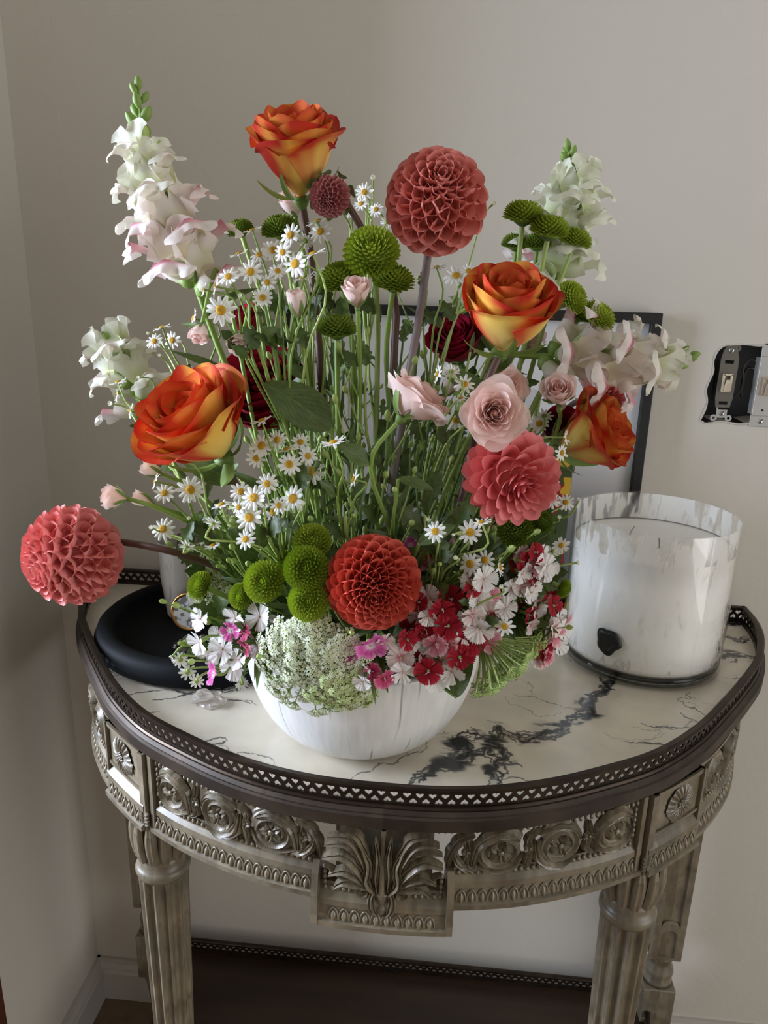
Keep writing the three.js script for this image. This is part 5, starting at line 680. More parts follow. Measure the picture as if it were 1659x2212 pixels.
// ---------------------------------------------------------------- tray and what lies in it
const TRX = -0.276, TRZ = 0.163, TRR = 0.138;
single('round_tray', lathe([[0.0005, 0.0005], [TRR - 0.006, 0.0005], [TRR, 0.004], [TRR + 0.002, 0.014], [TRR - 0.002, 0.024], [TRR - 0.006, 0.0275], [TRR - 0.012, 0.029], [TRR - 0.018, 0.028], [TRR - 0.0215, 0.023], [TRR - 0.024, 0.012], [TRR - 0.029, 0.008], [0.0005, 0.0075]], 96), mat(0x030508, 0.72, { specularIntensity: 0.4 }), 'black round tray with a thick rounded rim', 'tray', [TRX, TOPY, TRZ]);
{
  const tex = texture(512, 256, (u, v) => { const n = fbm(u * 5, v * 4, 90, 5), r = Math.abs(fbm(u * 7 + 1.5 * n, v * 5, 92, 4) - 0.46), k = 0.92 + 0.2 * (n - 0.47); return mix3([0.80 * k, 0.77 * k, 0.73 * k], [0.30, 0.27, 0.25], (1 - sstep(0.008, 0.05, r)) * sstep(0.3, 0.5, fbm(u * 4, v * 4, 97, 3))); });
  const o = thing('marbled_cup', 'pale marbled cup with grey swirls standing in the black tray', 'cup', [-0.327, TOPY + 0.0078, 0.128]);
  mesh('cup_body', lathe([[0.0005, 0], [0.02, 0], [0.0215, 0.003], [0.027, 0.05], [0.0295, 0.09], [0.03, 0.1], [0.0285, 0.1008], [0.0275, 0.099], [0.025, 0.05], [0.02, 0.006], [0.0005, 0.005]], 48), mat(0xffffff, 0.3, { map: tex }), o);
}
{ // round gold-rimmed ornament propped against the cup
  const o = thing('gold_rimmed_disc', 'round gold-rimmed disc with a pale dark-streaked face leaning on the cup', 'ornament', [-0.306, TOPY + 0.0085, 0.176]);
  const tilt = new THREE.Group(); o.rotation.set(-0.22, -0.12, 0);
  const rim = new THREE.TorusGeometry(0.0215, 0.0024, 12, 56); rim.translate(0, 0.0235, 0); mesh('gold_rim', rim, mat(0xb98a55, 0.28, { metalness: 0.9 }), o).userData.label = 'polished rose-gold rim';
  const shell = lathe([[0.0005, -0.006], [0.0225, -0.006], [0.0238, -0.003], [0.023, 0.0005], [0.0005, 0.0005]], 48); shell.rotateX(Math.PI / 2); shell.translate(0, 0.0235, 0); mesh('case', shell, mat(0x2a221c, 0.5), o);
  const face = texture(256, 256, (u, v) => { const x = u - 0.5, y = v - 0.5, a = Math.atan2(y, x), r = Math.hypot(x, y), s = sstep(0.52, 0.66, fbm(a * 1.9 + 6, r * 5, 101, 3) + 0.18 * noise(a * 3, r * 9, 104)); return mix3([0.74, 0.72, 0.69], [0.40, 0.39, 0.38], s * sstep(0.1, 0.2, r)); });
  const f = new THREE.CircleGeometry(0.0195, 48); f.translate(0, 0.0235, 0.0012); mesh('face', f, mat(0xffffff, 0.25, { map: face }), o);
}
{ // bracelet of dark stones
  const o = thing('stone_bracelet', 'dark beaded bracelet with oval grey stones lying in the black tray', 'bracelet', [-0.272, TOPY + 0.0078, 0.222]);
  const stone = mat(0x4a473c, 0.18, { clearcoat: 0.6 }), dark = mat(0x131210, 0.3, { metalness: 0.4 }), r = rngOf(5);
  for (let k = 0; k < 9; k++) {
    const a = k / 9 * Math.PI * 2 + 0.3, x = Math.cos(a) * 0.028, z = Math.sin(a) * 0.019, g = new THREE.SphereGeometry(0.0072, 14, 10); g.scale(1.15, 0.62, 0.85);
    const s = mesh('oval_stone', g, k % 3 === 1 ? dark : stone, o); s.position.set(x, 0.0058, z); s.rotation.set(0.25 * (r() - 0.5), -a, 0.3 * (r() - 0.5));
    const t = new THREE.TorusGeometry(0.0071, 0.0012, 6, 20); t.rotateX(Math.PI / 2); t.scale(1.15, 1, 0.85); const m = mesh('setting', t, dark, o); m.position.copy(s.position); m.position.y -= 0.001; m.rotation.copy(s.rotation);
    for (const f of [-0.22, 0.0, 0.22]) { const b = mesh('small_bead', new THREE.SphereGeometry(0.0021, 8, 6), mat(0x8a8880, 0.15, { metalness: 0.3 }), o); b.position.set(Math.cos(a + 0.35 + f * 0.3) * (0.028 + f * 0.02), 0.0035 + Math.abs(f) * 0.01, Math.sin(a + 0.35 + f * 0.3) * (0.019 + f * 0.02)); }
  }
}
{ // a chip of clear quartz on the marble
  const r = rngOf(8), g = new THREE.IcosahedronGeometry(0.0125, 2), p = g.attributes.position;
  for (let i = 0; i < p.count; i++) { const x = p.getX(i), y = p.getY(i), z = p.getZ(i), k = 0.7 + 0.75 * hash(Math.round(x * 240), Math.round(y * 240 + z * 71), 9); p.setXYZ(i, x * k * 1.35, Math.max(-0.004, y * k * 0.5), z * k * 0.85 + 0.2 * x); }
  g.computeVertexNormals(); single('quartz_chip', g, new THREE.MeshPhysicalMaterial({ color: 0xf6efe6, roughness: 0.12, transmission: 0.75, thickness: 0.01, ior: 1.5, attenuationColor: new THREE.Color(0.9, 0.85, 0.78), attenuationDistance: 0.03 }), 'small rough clear quartz chip lying on the marble in front of the tray', 'stone', [-0.237, TOPY + 0.0042, 0.318]);
}
// ---------------------------------------------------------------- picture frame leaning at the wall
{
  const o = thing('picture_frame', 'thin black picture frame with pale grey sheet leaning on the wall', 'picture frame', [0.0125, TOPY, 0.016]);
  const w = 0.462, h = 0.392, t = 0.0125;
  const bar = (x0, x1, y0, y1) => { const g = new RoundedBoxGeometry(x1 - x0, y1 - y0, 0.016, 1, 0.0012); g.translate((x0 + x1) / 2, (y0 + y1) / 2, 0); return g; };
  mesh('black_frame', merged([bar(-w / 2, w / 2, h - t, h), bar(-w / 2, w / 2, 0, t), bar(-w / 2, -w / 2 + t, t * 0.9, h - t * 0.9), bar(w / 2 - t, w / 2, t * 0.9, h - t * 0.9)]), mat(0x0c0c0d, 0.5), o);
  const sheet = new THREE.BoxGeometry(w - 2 * t + 0.002, h - 2 * t + 0.002, 0.003); sheet.translate(0, h / 2, -0.003); mesh('backing_sheet', sheet, mat(0xcfced0, 0.7), o).userData.label = 'pale grey blank sheet';
  const card = new THREE.BoxGeometry(0.235, 0.19, 0.0012); card.translate(-0.03, 0.2, -0.0008); mesh('print', card, mat(0xbfbec2, 0.7), o).userData.label = 'paler blank print lying in the middle of the sheet';
  o.rotation.x = -0.004;
}
{ // painted box behind the flowers
  const paint = texture(256, 256, (u, v) => {
    let c = mix3([0.18, 0.22, 0.09], [0.26, 0.31, 0.12], fbm(u * 7, v * 7, 120, 4));
    for (let k = 0; k < 16; k++) { const x = hash(k, 1, 121), y = hash(k, 2, 121), r = 0.045 + 0.05 * hash(k, 3, 121), a = Math.atan2(v - y, u - x), q = Math.hypot(u - x, v - y) / (r * (1 + 0.2 * Math.sin(a * 5 + k))); if (q < 1) c = q < 0.25 ? [0.8, 0.65, 0.15] : k % 3 ? [0.52, 0.08, 0.07] : [0.72, 0.56, 0.12]; }
    return c;
  });
  const g = new RoundedBoxGeometry(0.15, 0.226, 0.035, 2, 0.002); g.translate(0, 0.113, 0); const o = thing('painted_tin_box', 'upright green tin box painted with red and yellow flowers behind the bouquet', 'box', [0.071, TOPY, 0.068]);
  mesh('box_body', uvMetres(g, 5), mat(0xffffff, 0.35, { map: paint }), o); const lid = new RoundedBoxGeometry(0.154, 0.02, 0.039, 2, 0.003); lid.translate(0, 0.2165, 0); mesh('box_lid', uvMetres(lid, 5), mat(0xffffff, 0.35, { map: paint }), o);
}
// ---------------------------------------------------------------- bare switches in the wall
{
  const boxMat = mat(0x16161a, 0.6), dim = mat(0x6e6a63, 0.38, { metalness: 0.6 }), grey = mat(0xb9b8b4, 0.34, { metalness: 0.55 }), ivory = mat(0xd8c9ae, 0.4), ivory2 = mat(0xb6a692, 0.4), steel = mat(0xb5b4b0, 0.25, { metalness: 0.8 });
  const wb = thing('wall_box', 'dark metal electrical box sunk in the ragged wall hole', 'electrical box', [0.37, 1.1, -0.05]);
  mesh('box_shell', merged([block(-0.058, 0.058, -0.051, 0.05, -0.002, 0), block(-0.0595, -0.058, -0.051, 0.05, 0, 0.044), block(0.057, 0.0585, -0.051, 0.05, 0, 0.044), block(-0.058, 0.058, 0.0492, 0.0505, 0, 0.044), block(-0.058, 0.058, -0.0515, -0.050, 0, 0.044)]), boxMat, wb);
  mesh('wire', rod([V(0.01, 0.022, 0.03), V(-0.004, 0.028, 0.034), V(-0.0115, 0.018, 0.036), V(-0.009, 0.002, 0.036), V(-0.0105, -0.012, 0.034), V(-0.016, -0.02, 0.03)], 0.0016, 0.0016, 8), mat(0x54514c, 0.5), wb);
  mesh('wire', rod([V(0.012, 0.014, 0.02), V(-0.001, 0.016, 0.022), V(-0.006, 0.0, 0.024), V(-0.003, -0.02, 0.02)], 0.0016, 0.0016, 8), mat(0x2b2a29, 0.5), wb);
  // torn plaster lip round the hole
  const lip = structure('trim_2', (() => { const p = [...holeEdge, holeEdge[0]].map(([x, y], i) => V(x + 0.0008 * Math.sin(i * 2.3), y, 0.0003)); return rod(p, (t) => 0.0005 + 0.001 * noise(t * 40, 3, 7), 0, 6, 150); })(), mat(0xc3bdb3, 0.95), 'crumbling plaster edge of the hole');
  void lip;
  function toggle(name, label, at, strapMat, lever, open, dz) {
    const o = thing(name, label, 'light switch', at);
    const ring = (x, y, r, R) => { const s = new THREE.Shape(); s.absarc(0, 0, R, 0, Math.PI * 2, false); const h = new THREE.Path(); h.absarc(0, 0, r, 0, Math.PI * 2, true); s.holes.push(h); const g = new THREE.ExtrudeGeometry(s, { depth: 0.0014, bevelEnabled: false, curveSegments: 12 }); g.translate(x, y, 0); return g; };
    const strap = [];
    if (open) {
      const s = new THREE.Shape([[-0.0085, -0.031], [0.0085, -0.031], [0.0105, -0.02], [0.0112, 0.02], [0.0105, 0.03], [0.0085, 0.038], [0.007, 0.046], [-0.006, 0.046], [-0.009, 0.038], [-0.0105, 0.028], [-0.0105, -0.02]].map(([x, y]) => new THREE.Vector2(x, y)));
      for (const [y, hh] of [[0.0255, 0.0045], [-0.0255, 0.0042]]) { const p = new THREE.Path(); p.moveTo(-0.0052, y - hh / 2); p.lineTo(0.0052, y - hh / 2); p.lineTo(0.0056, y + hh / 2); p.lineTo(-0.0056, y + hh / 2); s.holes.push(p); }
      const g = new THREE.ExtrudeGeometry(s, { depth: 0.0022, bevelEnabled: false }); strap.push(g);
      mesh('mounting_strap', merged(strap), strapMat, o);
      const ear = new THREE.Shape([[-0.0045, -0.034], [0.0065, -0.034], [0.0065, -0.0435], [0.004, -0.044], [-0.004, -0.044], [-0.0062, -0.0435], [-0.0068, -0.030], [-0.0055, -0.030]].map(([x, y]) => new THREE.Vector2(x, y)));
      mesh('mounting_ear', merged([new THREE.ExtrudeGeometry(ear, { depth: 0.0014, bevelEnabled: false }), ring(-0.009, -0.0445, 0.0018, 0.0041), ring(0.0092, -0.0445, 0.0018, 0.0041)]).translate(0, 0, 0.0006), grey, o).userData.label = 'pale metal ear with two ring holes';
      mesh('mounting_ear', ring(0.0075, 0.0425, 0.0018, 0.0042), strapMat, o);
      mesh('switch_body', place(new RoundedBoxGeometry(0.019, 0.05, 0.018, 1, 0.001), [0, 0, -0.0105]), mat(0x22211f, 0.5), o);
    } else {
      const g = new RoundedBoxGeometry(0.0235, 0.074, 0.0022, 2, 0.001); g.translate(0, 0, 0.0011); const top = new RoundedBoxGeometry(0.0245, 0.0148, 0.0018, 2, 0.0008); top.translate(0.0003, 0.0432, 0.0002); const bot = new RoundedBoxGeometry(0.0245, 0.0148, 0.0018, 2, 0.0008); bot.translate(-0.0003, -0.0432, 0.0002); const side = new THREE.BoxGeometry(0.0012, 0.07, 0.012); side.translate(-0.0122, 0, -0.005);
      mesh('mounting_strap', merged([g, top, bot, side]), strapMat, o);
      mesh('face_insert', place(new RoundedBoxGeometry(0.0195, 0.0225, 0.0016, 1, 0.0006), [0.0006, 0.0005, 0.0022]), ivory2, o);
      for (const [x, y, r] of [[0, 0.028, 0.0014], [0, -0.0295, 0.0014]]) { const c = new THREE.CylinderGeometry(r, r, 0.0006, 14); c.rotateX(Math.PI / 2); c.translate(x, y, 0.0023); mesh('screw_hole', c, mat(0x0a0a0a, 0.8), o); }
      const riv = new THREE.CylinderGeometry(0.0019, 0.0021, 0.0008, 16); riv.rotateX(Math.PI / 2); riv.translate(0.0045, 0.0205, 0.0024); mesh('rivet', riv, strapMat, o);
    }
    const fr = [[-0.0057, 0.0086, 0.0018, 0.0205], [0.0039, 0.0086, 0.0018, 0.0205]];
    mesh('lever_frame', merged([place(new THREE.BoxGeometry(0.0019, 0.0205, 0.005), [-0.0046, 0, 0.004]), place(new THREE.BoxGeometry(0.0019, 0.0205, 0.005), [0.0046, 0, 0.004]), place(new THREE.BoxGeometry(0.011, 0.0018, 0.005), [0, 0.0102, 0.004]), place(new THREE.BoxGeometry(0.011, 0.0018, 0.005), [0, -0.0102, 0.004])]), lever, o); void fr;
    const lv = new RoundedBoxGeometry(0.0062, 0.0155, 0.006, 2, 0.0012); lv.rotateX(0.55); lv.translate(0, -0.0032, 0.0085); mesh('lever', lv, lever, o).userData.label = 'ivory toggle lever pushed down';
    for (const y of open ? [0.0395, -0.0385] : [0.0435, -0.0435]) { const s = new THREE.SphereGeometry(0.0033, 14, 8, 0, Math.PI * 2, 0, Math.PI / 2); s.scale(1, 0.45, 1); s.rotateX(Math.PI / 2); s.translate(0.0004, y, open ? 0.0022 : 0.0012); const sc = mesh('screw', s, steel, o); const slot = new THREE.BoxGeometry(0.0062, 0.0009, 0.001); slot.rotateZ(1.0); slot.translate(0.0004, y, open ? 0.0036 : 0.0026); mesh('slot', slot, mat(0x333230, 0.6), sc); }
    o.rotation.y = dz;
  }
  toggle('bare_switch', 'old dark-strapped toggle switch with ivory lever and no cover plate', [0.3365, 1.1, -0.004], dim, ivory, true, 0);
  toggle('bare_switch', 'newer pale grey metal toggle switch without its cover plate', [0.3835, 1.0975, 0.0005], grey, ivory2, false, 0);
}
// ---------------------------------------------------------------- flowers
const lin = (hex) => { const c = new THREE.Color(hex); return [c.r, c.g, c.b]; };
const stemGreen = mat(0x7f9a45, 0.5), stemPale = mat(0xa3b768, 0.5), stemDark = mat(0x4c6630, 0.55), stemBrown = mat(0x5d4036, 0.5), stemGrey = mat(0x8c7f80, 0.5), sepalMat = mat(0x6f8b3f, 0.55, { transmission: 0.15, thickness: 0 });
const leafTex = texture(256, 256, (u, v) => { const n = fbm(u * 14, v * 14, 130, 4), vein = Math.abs(u - 0.5) < 0.018 ? 1.18 : 1 + 0.05 * Math.sin((v * 9 + Math.abs(u - 0.5) * 9) * 6.28), k = (0.8 + 0.4 * n) * vein; return [0.33 * k, 0.41 * k, 0.19 * k]; });
const leafMat = mat(0xffffff, 0.5, { map: leafTex, transmission: 0.2, thickness: 0 });
const paleLeafMat = mat(0xd9e2b4, 0.5, { map: leafTex, transmission: 0.2, thickness: 0 });
const vec = (a) => V(a[0], a[1], a[2]);
const seedOf = (p) => Math.floor(Math.abs(p[0] * 7919 + p[1] * 104729 + p[2] * 1299709) * 10) % 100000 + 1;
// where a stem enters the foam, on the side of its flower
function footOf(head, r) {
  const dx = head.x - BX, dz = head.z - BZ, l = Math.hypot(dx, dz) || 1, q = Math.min(0.078, l * 0.35), a = r() * 6.28, j = 0.016 * r();
  return V(BX + dx / l * q + Math.cos(a) * j, TOPY + 0.08, BZ + dz / l * q + Math.sin(a) * j);
}
const wobble = rngOf(99);
function stemLine(foot, head, dir, bow = 1) {
  const L = head.distanceTo(foot), out = V(head.x - foot.x, 0, head.z - foot.z), rimR = Math.min(1, 0.1 / (out.length() || 1));
  const low = foot.clone().lerp(head, 0.22); low.y = Math.max(low.y, foot.y + Math.min(0.06, 0.25 * L)) + 0; if (head.y < 1.0) low.y = Math.max(low.y, TOPY + BH + 0.012);
  if (head.y < 0.93) { low.copy(foot).addScaledVector(out, 0.45 * Math.max(rimR, 0.5)); low.y = TOPY + BH + 0.03; }
  const pre = head.clone().addScaledVector(dir, -0.17 * L * bow); if (head.y < 0.93) pre.y = Math.max(pre.y, head.y - 0.005);
  const mid = low.clone().lerp(pre, 0.5), j = Math.min(0.022, 0.06 * L); mid.add(V((wobble() - 0.5) * 2 * j, 0, (wobble() - 0.5) * j));
  return L > 0.12 ? [foot, low, mid, pre, head] : [foot, low, pre, head];
}
function localPts(pts, o) { return pts.map((p) => p.clone().sub(o.position)); }
function addStem(o, pts, r0, r1, m, sides = 7) { return mesh('stem', rod(localPts(pts, o), r0, r1, sides, 18), m, o); }
function groupAt(name, parent, world) { const g = new THREE.Group(); g.name = name; g.position.copy(world).sub(parent.position); parent.add(g); return g; }
// simple leaf: base at the origin, along +Y, face towards +Z
function leafGeo(len, w, lobes = 0, fold = 0.25, droop = 0.3, seed = 1) {
  return grid(8, 14, (u, v) => {
    const q = u * 2 - 1, tooth = lobes ? 0.42 + 0.58 * Math.abs(Math.sin(v * Math.PI * lobes)) : 1 - 0.05 * Math.abs(Math.sin(v * 40)), wd = w * Math.pow(Math.sin(Math.PI * mix(0.03, 0.99, v)), 0.8) * mix(1.15, 0.85, v) * (Math.abs(q) > 0.3 ? tooth : 1);
    return [q * wd, len * v * (1 - 0.06 * droop * v) , fold * Math.abs(q) * wd - droop * len * v * v + 0.06 * w * Math.sin(v * 9 + seed + q * 2)];
  });
}
const leafVar = { plain: [leafGeo(1, 0.27, 0, 0.2, 0.25, 1), leafGeo(1, 0.3, 0, 0.3, 0.4, 4)], lobed: [leafGeo(1, 0.36, 4, 0.2, 0.2, 2), leafGeo(1, 0.32, 3, 0.3, 0.35, 5), leafGeo(1, 0.4, 5, 0.15, 0.3, 8)], slim: [leafGeo(1, 0.11, 0, 0.4, 0.4, 3), leafGeo(1, 0.09, 0, 0.4, 0.7, 6)] };
function addLeaf(o, world, dir, size, kind, r, m = leafMat) {
  const list = leafVar[kind], l = mesh('leaf', list[Math.floor(r() * list.length)], m, o); l.position.copy(world).sub(o.position);
  frame(l, dir, V(0.2 * (r() - 0.5), 0.7, 0.6 + 0.4 * r())); l.scale.setScalar(size); return l;
}
function alongLine(pts, t) { const c = new THREE.CatmullRomCurve3(pts, false, 'centripetal'); return [c.getPoint(t), c.getTangent(t)]; }
function sideLeaves(o, pts, n, t0, t1, size, kind, r, m) {
  for (let k = 0; k < n; k++) { const [p, t] = alongLine(pts, mix(t0, t1, (k + 0.4 * r()) / n)), a = k * 2.4 + r(), side = V(Math.cos(a), 0.35, Math.sin(a) * 0.8 + 0.15).addScaledVector(t, 0.5); addLeaf(o, p, side, size * (0.7 + 0.6 * r()), kind, r, m); }
}

// ---- dahlias: cupped petals set on a spiral
function dahliaPetal(open, c, seed) { // length 1 along +Y, opening towards +Z
  return grid(6, 7, (u, v) => {
    const q = u * 2 - 1, th = mix(mix(2.3, 1.35, open), mix(1.75, 1.0, open), v), rad = mix(0.11, mix(0.235, 0.31, open), Math.sin(v * 1.35)) * (1 - 0.28 * sstep(0.72, 1, v)), a = q * th, tipY = 1 - mix(0.15, 0.30, open) * Math.pow(Math.abs(q), 1.6);
    return [rad * Math.sin(a), v * mix(1, tipY, v), rad * (1 - Math.cos(a)) * mix(1, 0.75, open) + mix(0.03, 0.12, open) * v * v * -1 + 0.012 * Math.sin(seed + v * 7 + q * 3)];
  }, (u, v) => { const k = 0.95 + 0.12 * noise(u * 9, seed * 3 + 2, 5); return [c[0] * k, c[1] * k, c[2] * k]; }); // fine lengthwise veining, one colour all over
}
function dahlia(d) {
  const r = rngOf(seedOf(d.p)), head = vec(d.p), dir = vec(d.dir).normalize(), R = d.r, c = d.c.map(lin); // two near tones between which its petals vary
  const back = head.clone().addScaledVector(dir, -R * 0.8), foot = footOf(head, r), pts = d.via ? [foot, ...d.via.map(vec), back] : stemLine(foot, back, dir, 0.8);
  const o = thing('dahlia', d.label, 'flower', foot.toArray());
  addStem(o, pts, 0.0034, d.sr ?? 0.003, d.grey ? stemGrey : stemBrown, 8);
  const b = groupAt('bloom', o, head); aim(b, dir, d.spin ?? 0); const sc = d.squash ?? 1;
  const pm = petalMat({ roughness: 0.5, transmission: 0.16 }), vars = [0, 1, 2].map((k) => dahliaPetal(d.open, mix3(c[0], c[1], k * 0.2), k * 2.1));
  mesh('core', new THREE.SphereGeometry(R * mix(0.66, 0.5, d.open), 20, 14).scale(1, 0.9, 1), mat(new THREE.Color(...c[0]), 0.8), b);
  // polar positions so that petals grow from the middle outwards
  const size = (t) => mix(d.s0, 1, sstep(0.0, d.grow, t)), cum = [0], M = 400, tm = d.polar;
  for (let i = 1; i <= M; i++) { const t = i / M * tm; cum.push(cum[i - 1] + Math.sin(t) / size(t) ** 2); }
  for (let i = 0; i < d.n; i++) {
    const want = (i + 0.5) / d.n * cum[M]; let k = 0; while (cum[k] < want) k++; const t = k / M * tm, a = i * 2.39996, s = size(t);
    const D = V(Math.sin(t) * Math.cos(a), Math.cos(t), Math.sin(t) * Math.sin(a)), T = V(-Math.cos(t) * Math.cos(a), Math.sin(t), -Math.cos(t) * Math.sin(a)); // T points to the pole
    const L = R * d.len * mix(0.7, 1, s), lean = mix(0.10, d.lean, sstep(0.2, 1.2, t)) + 0.08 * (r() - 0.5);
    const Y = D.clone().addScaledVector(T, lean), m = mesh('petal', vars[i % 3], pm, b), tip = R * (0.985 + 0.035 * (r() - 0.5)) * mix(d.dish ?? 1, 1, sstep(0, 0.9, t));
    frame(m, Y, T.clone().addScaledVector(D, -0.12)); m.position.copy(D.multiplyScalar(tip)).addScaledVector(Y.normalize(), -L); const w = R * d.w * s * (0.94 + 0.12 * r()); m.scale.set(w, L, w * mix(1, 1.15, r()));
  }
  b.scale.set(1, sc, 1);
  for (let k = 0; k < 7; k++) { const a = k / 7 * 6.28, l = mesh('sepal', leafVar.plain[k % 2], sepalMat, b); l.position.set(Math.cos(a) * R * 0.12, -R * 0.86, Math.sin(a) * R * 0.12); frame(l, V(Math.cos(a), d.bud ? 0.9 : 0.15, Math.sin(a)), V(Math.cos(a) * 0.5, -1, Math.sin(a) * 0.5)); l.scale.setScalar(R * (d.bud ? 1.05 : 0.55)); if (d.bud) l.position.set(Math.cos(a) * R * 0.62, -R * 0.84, Math.sin(a) * R * 0.62); }
  if (d.leaves) sideLeaves(o, pts, d.leaves, 0.5, 0.95, R * 0.8, 'slim', r, leafMat);
  return o;
}
DATA.dahlias.forEach(dahlia);

// ---- roses: overlapping petals, tight in the middle and turned out at the rim
function rosePetal(P, i, seed) {
  const r = rngOf(seed + i * 31), t = i / (P.n - 1), phi = i * 2.39996 + 0.5 * (r() - 0.5), rt = P.rmax * mix(0.09, 1, Math.pow(t, P.pow ?? 0.9)), fl = P.flare * Math.pow(t, 1.6), H = P.h * (mix(P.hin ?? 0.92, 1.04, sstep(0, 0.5, t)) - (P.hdrop ?? 0.16) * sstep(0.55, 1, t) + 0.05 * (r() - 0.5));
  const W = mix(P.win ?? 1.9, P.wout ?? 0.98, sstep(0, 0.5, t)), roll = (P.roll ?? 0.2) * Math.pow(t, 1.5) * (0.6 + 0.8 * r()), ph = r() * 6.28, tip = 0.07 * r();
  const tint = r();
  return grid(12, 12, (u, v) => {
    const q = u * 2 - 1, wf = 0.30 + 0.70 * Math.sin(Math.PI * mix(0.04, 0.56, v)), a = phi + q * W * wf, top = 1 - (0.20 * Math.pow(Math.abs(q), 2.6) - tip * Math.exp(-q * q * 14)) * v * v;
    let rr = rt * Math.pow(Math.sin(Math.PI / 2 * Math.min(1, v * (P.bulge ?? 1.35))), 0.75) + fl * sstep(0.55, 1, v) + roll * 0.5 * sstep(0.8, 1, v); rr += -rt * 0.05 * Math.pow(Math.abs(q), 3) * v - 0.45 * fl * q * q * sstep(0.55, 1, v) + P.ruffle * Math.sin(q * 5 + ph + v * 3) * v * v * (0.4 + t) + 0.02 * t;
    let y = H * Math.pow(v, 0.88) * top - roll * 0.55 * Math.pow(sstep(0.74, 1, v), 1.5) - fl * 0.15 * Math.pow(Math.abs(q), 3) * sstep(0.6, 1, v) + P.ruffle * 0.7 * Math.cos(q * 6 + ph) * v * v;
    return [Math.cos(a) * rr, y, Math.sin(a) * rr];
  }, (u, v) => P.colour(t, u * 2 - 1, v, tint, seed + i));
}
const cYel = lin(0xf8d766), cGold = lin(0xf3b746), cOra = lin(0xf08a38), cRed = lin(0xe04f34), cCrim = lin(0xbc2e2c), cDark = lin(0x7d1420), cCream = lin(0xfbe79a);
function fieryColour(warm) { return (t, q, v, tint, s) => {
  const streak = fbm(q * 3.2 + s * 1.7, v * 0.9, s, 3), edge = clamp(Math.pow(Math.abs(q), 3) * 0.7 * v + sstep(0.70, 0.98, v) * 0.85 + 1.5 * (streak - 0.44) * (t > 0.55 ? 1.9 : 0.4) * sstep(0.02, 0.3, v) + (t > 0.7 ? 0.06 : -0.05) + (t > 0.6 ? 0.75 * sstep(0.3, 0.8, Math.abs(q + 0.3 * (tint - 0.5))) * sstep(0.06, 0.35, v) : 0));
  const base = mix3(mix3(mix3(cCream, cYel, clamp(v * 1.2)), cGold, clamp(0.6 * tint + 0.5 * warm * v)), cOra, clamp((warm + 0.1) * 0.4 + (1 - t) * 0.55 + 0.25 * v - (t > 0.6 ? 0.35 : 0.1))); return mix3(base, mix3(cRed, cCrim, clamp(t * 0.9 * tint + 0.6 * sstep(0.9, 1, v) - 0.1)), edge);
}; }
const crimsonColour = (t, q, v, tint, s) => mix3(mix3(lin(0xa3172e), lin(0x7a1024), tint), lin(0xc2335a), 0.35 * sstep(0.5, 1, v) * (1 - t) + 0.2 * fbm(q * 3, v * 3, s, 2));
function blushColour(a, b) { const A = lin(a), B = lin(b); return (t, q, v, tint, s) => mix3(B, A, clamp(0.25 + 0.75 * t + 0.15 * (tint - 0.5) - 0.35 * sstep(0.4, 0, v) * (1 - t) + 0.25 * sstep(0.85, 1, v))); }
const styles = {
  full: { n: 36, h: 1.66, rmax: 0.76, flare: 0.26, roll: 0.16, ruffle: 0.03, wout: 1.2, colour: fieryColour(0.3) },
  cup: { n: 30, h: 1.66, rmax: 0.84, flare: 0.14, roll: 0.16, ruffle: 0.022, wout: 1.2, colour: fieryColour(0.2) },
  open: { n: 38, h: 1.58, rmax: 0.86, flare: 0.24, roll: 0.18, ruffle: 0.035, wout: 1.15, hin: 0.8, hdrop: 0.24, colour: fieryColour(0.45) },
  crimson: { n: 28, h: 1.5, rmax: 0.84, flare: 0.10, roll: 0.10, ruffle: 0.03, wout: 1.15, colour: crimsonColour },
  bud: { n: 12, h: 2.15, rmax: 0.72, flare: 0.03, roll: 0.06, ruffle: 0.012, pow: 0.6, wout: 1.25, hdrop: 0.06, bulge: 1.7, colour: blushColour(0xf7e8e0, 0xf3cfc6) },
  half: { n: 20, h: 1.7, rmax: 0.78, flare: 0.12, roll: 0.14, ruffle: 0.03, hdrop: 0.14, colour: blushColour(0xf8e6de, 0xf2c6bd) },
  spray: { n: 34, h: 1.1, rmax: 0.74, flare: 0.46, roll: 0.14, ruffle: 0.085, wout: 1.1, hin: 1.0, hdrop: 0.34, colour: blushColour(0xf8e2da, 0xf5cdc4) },
};
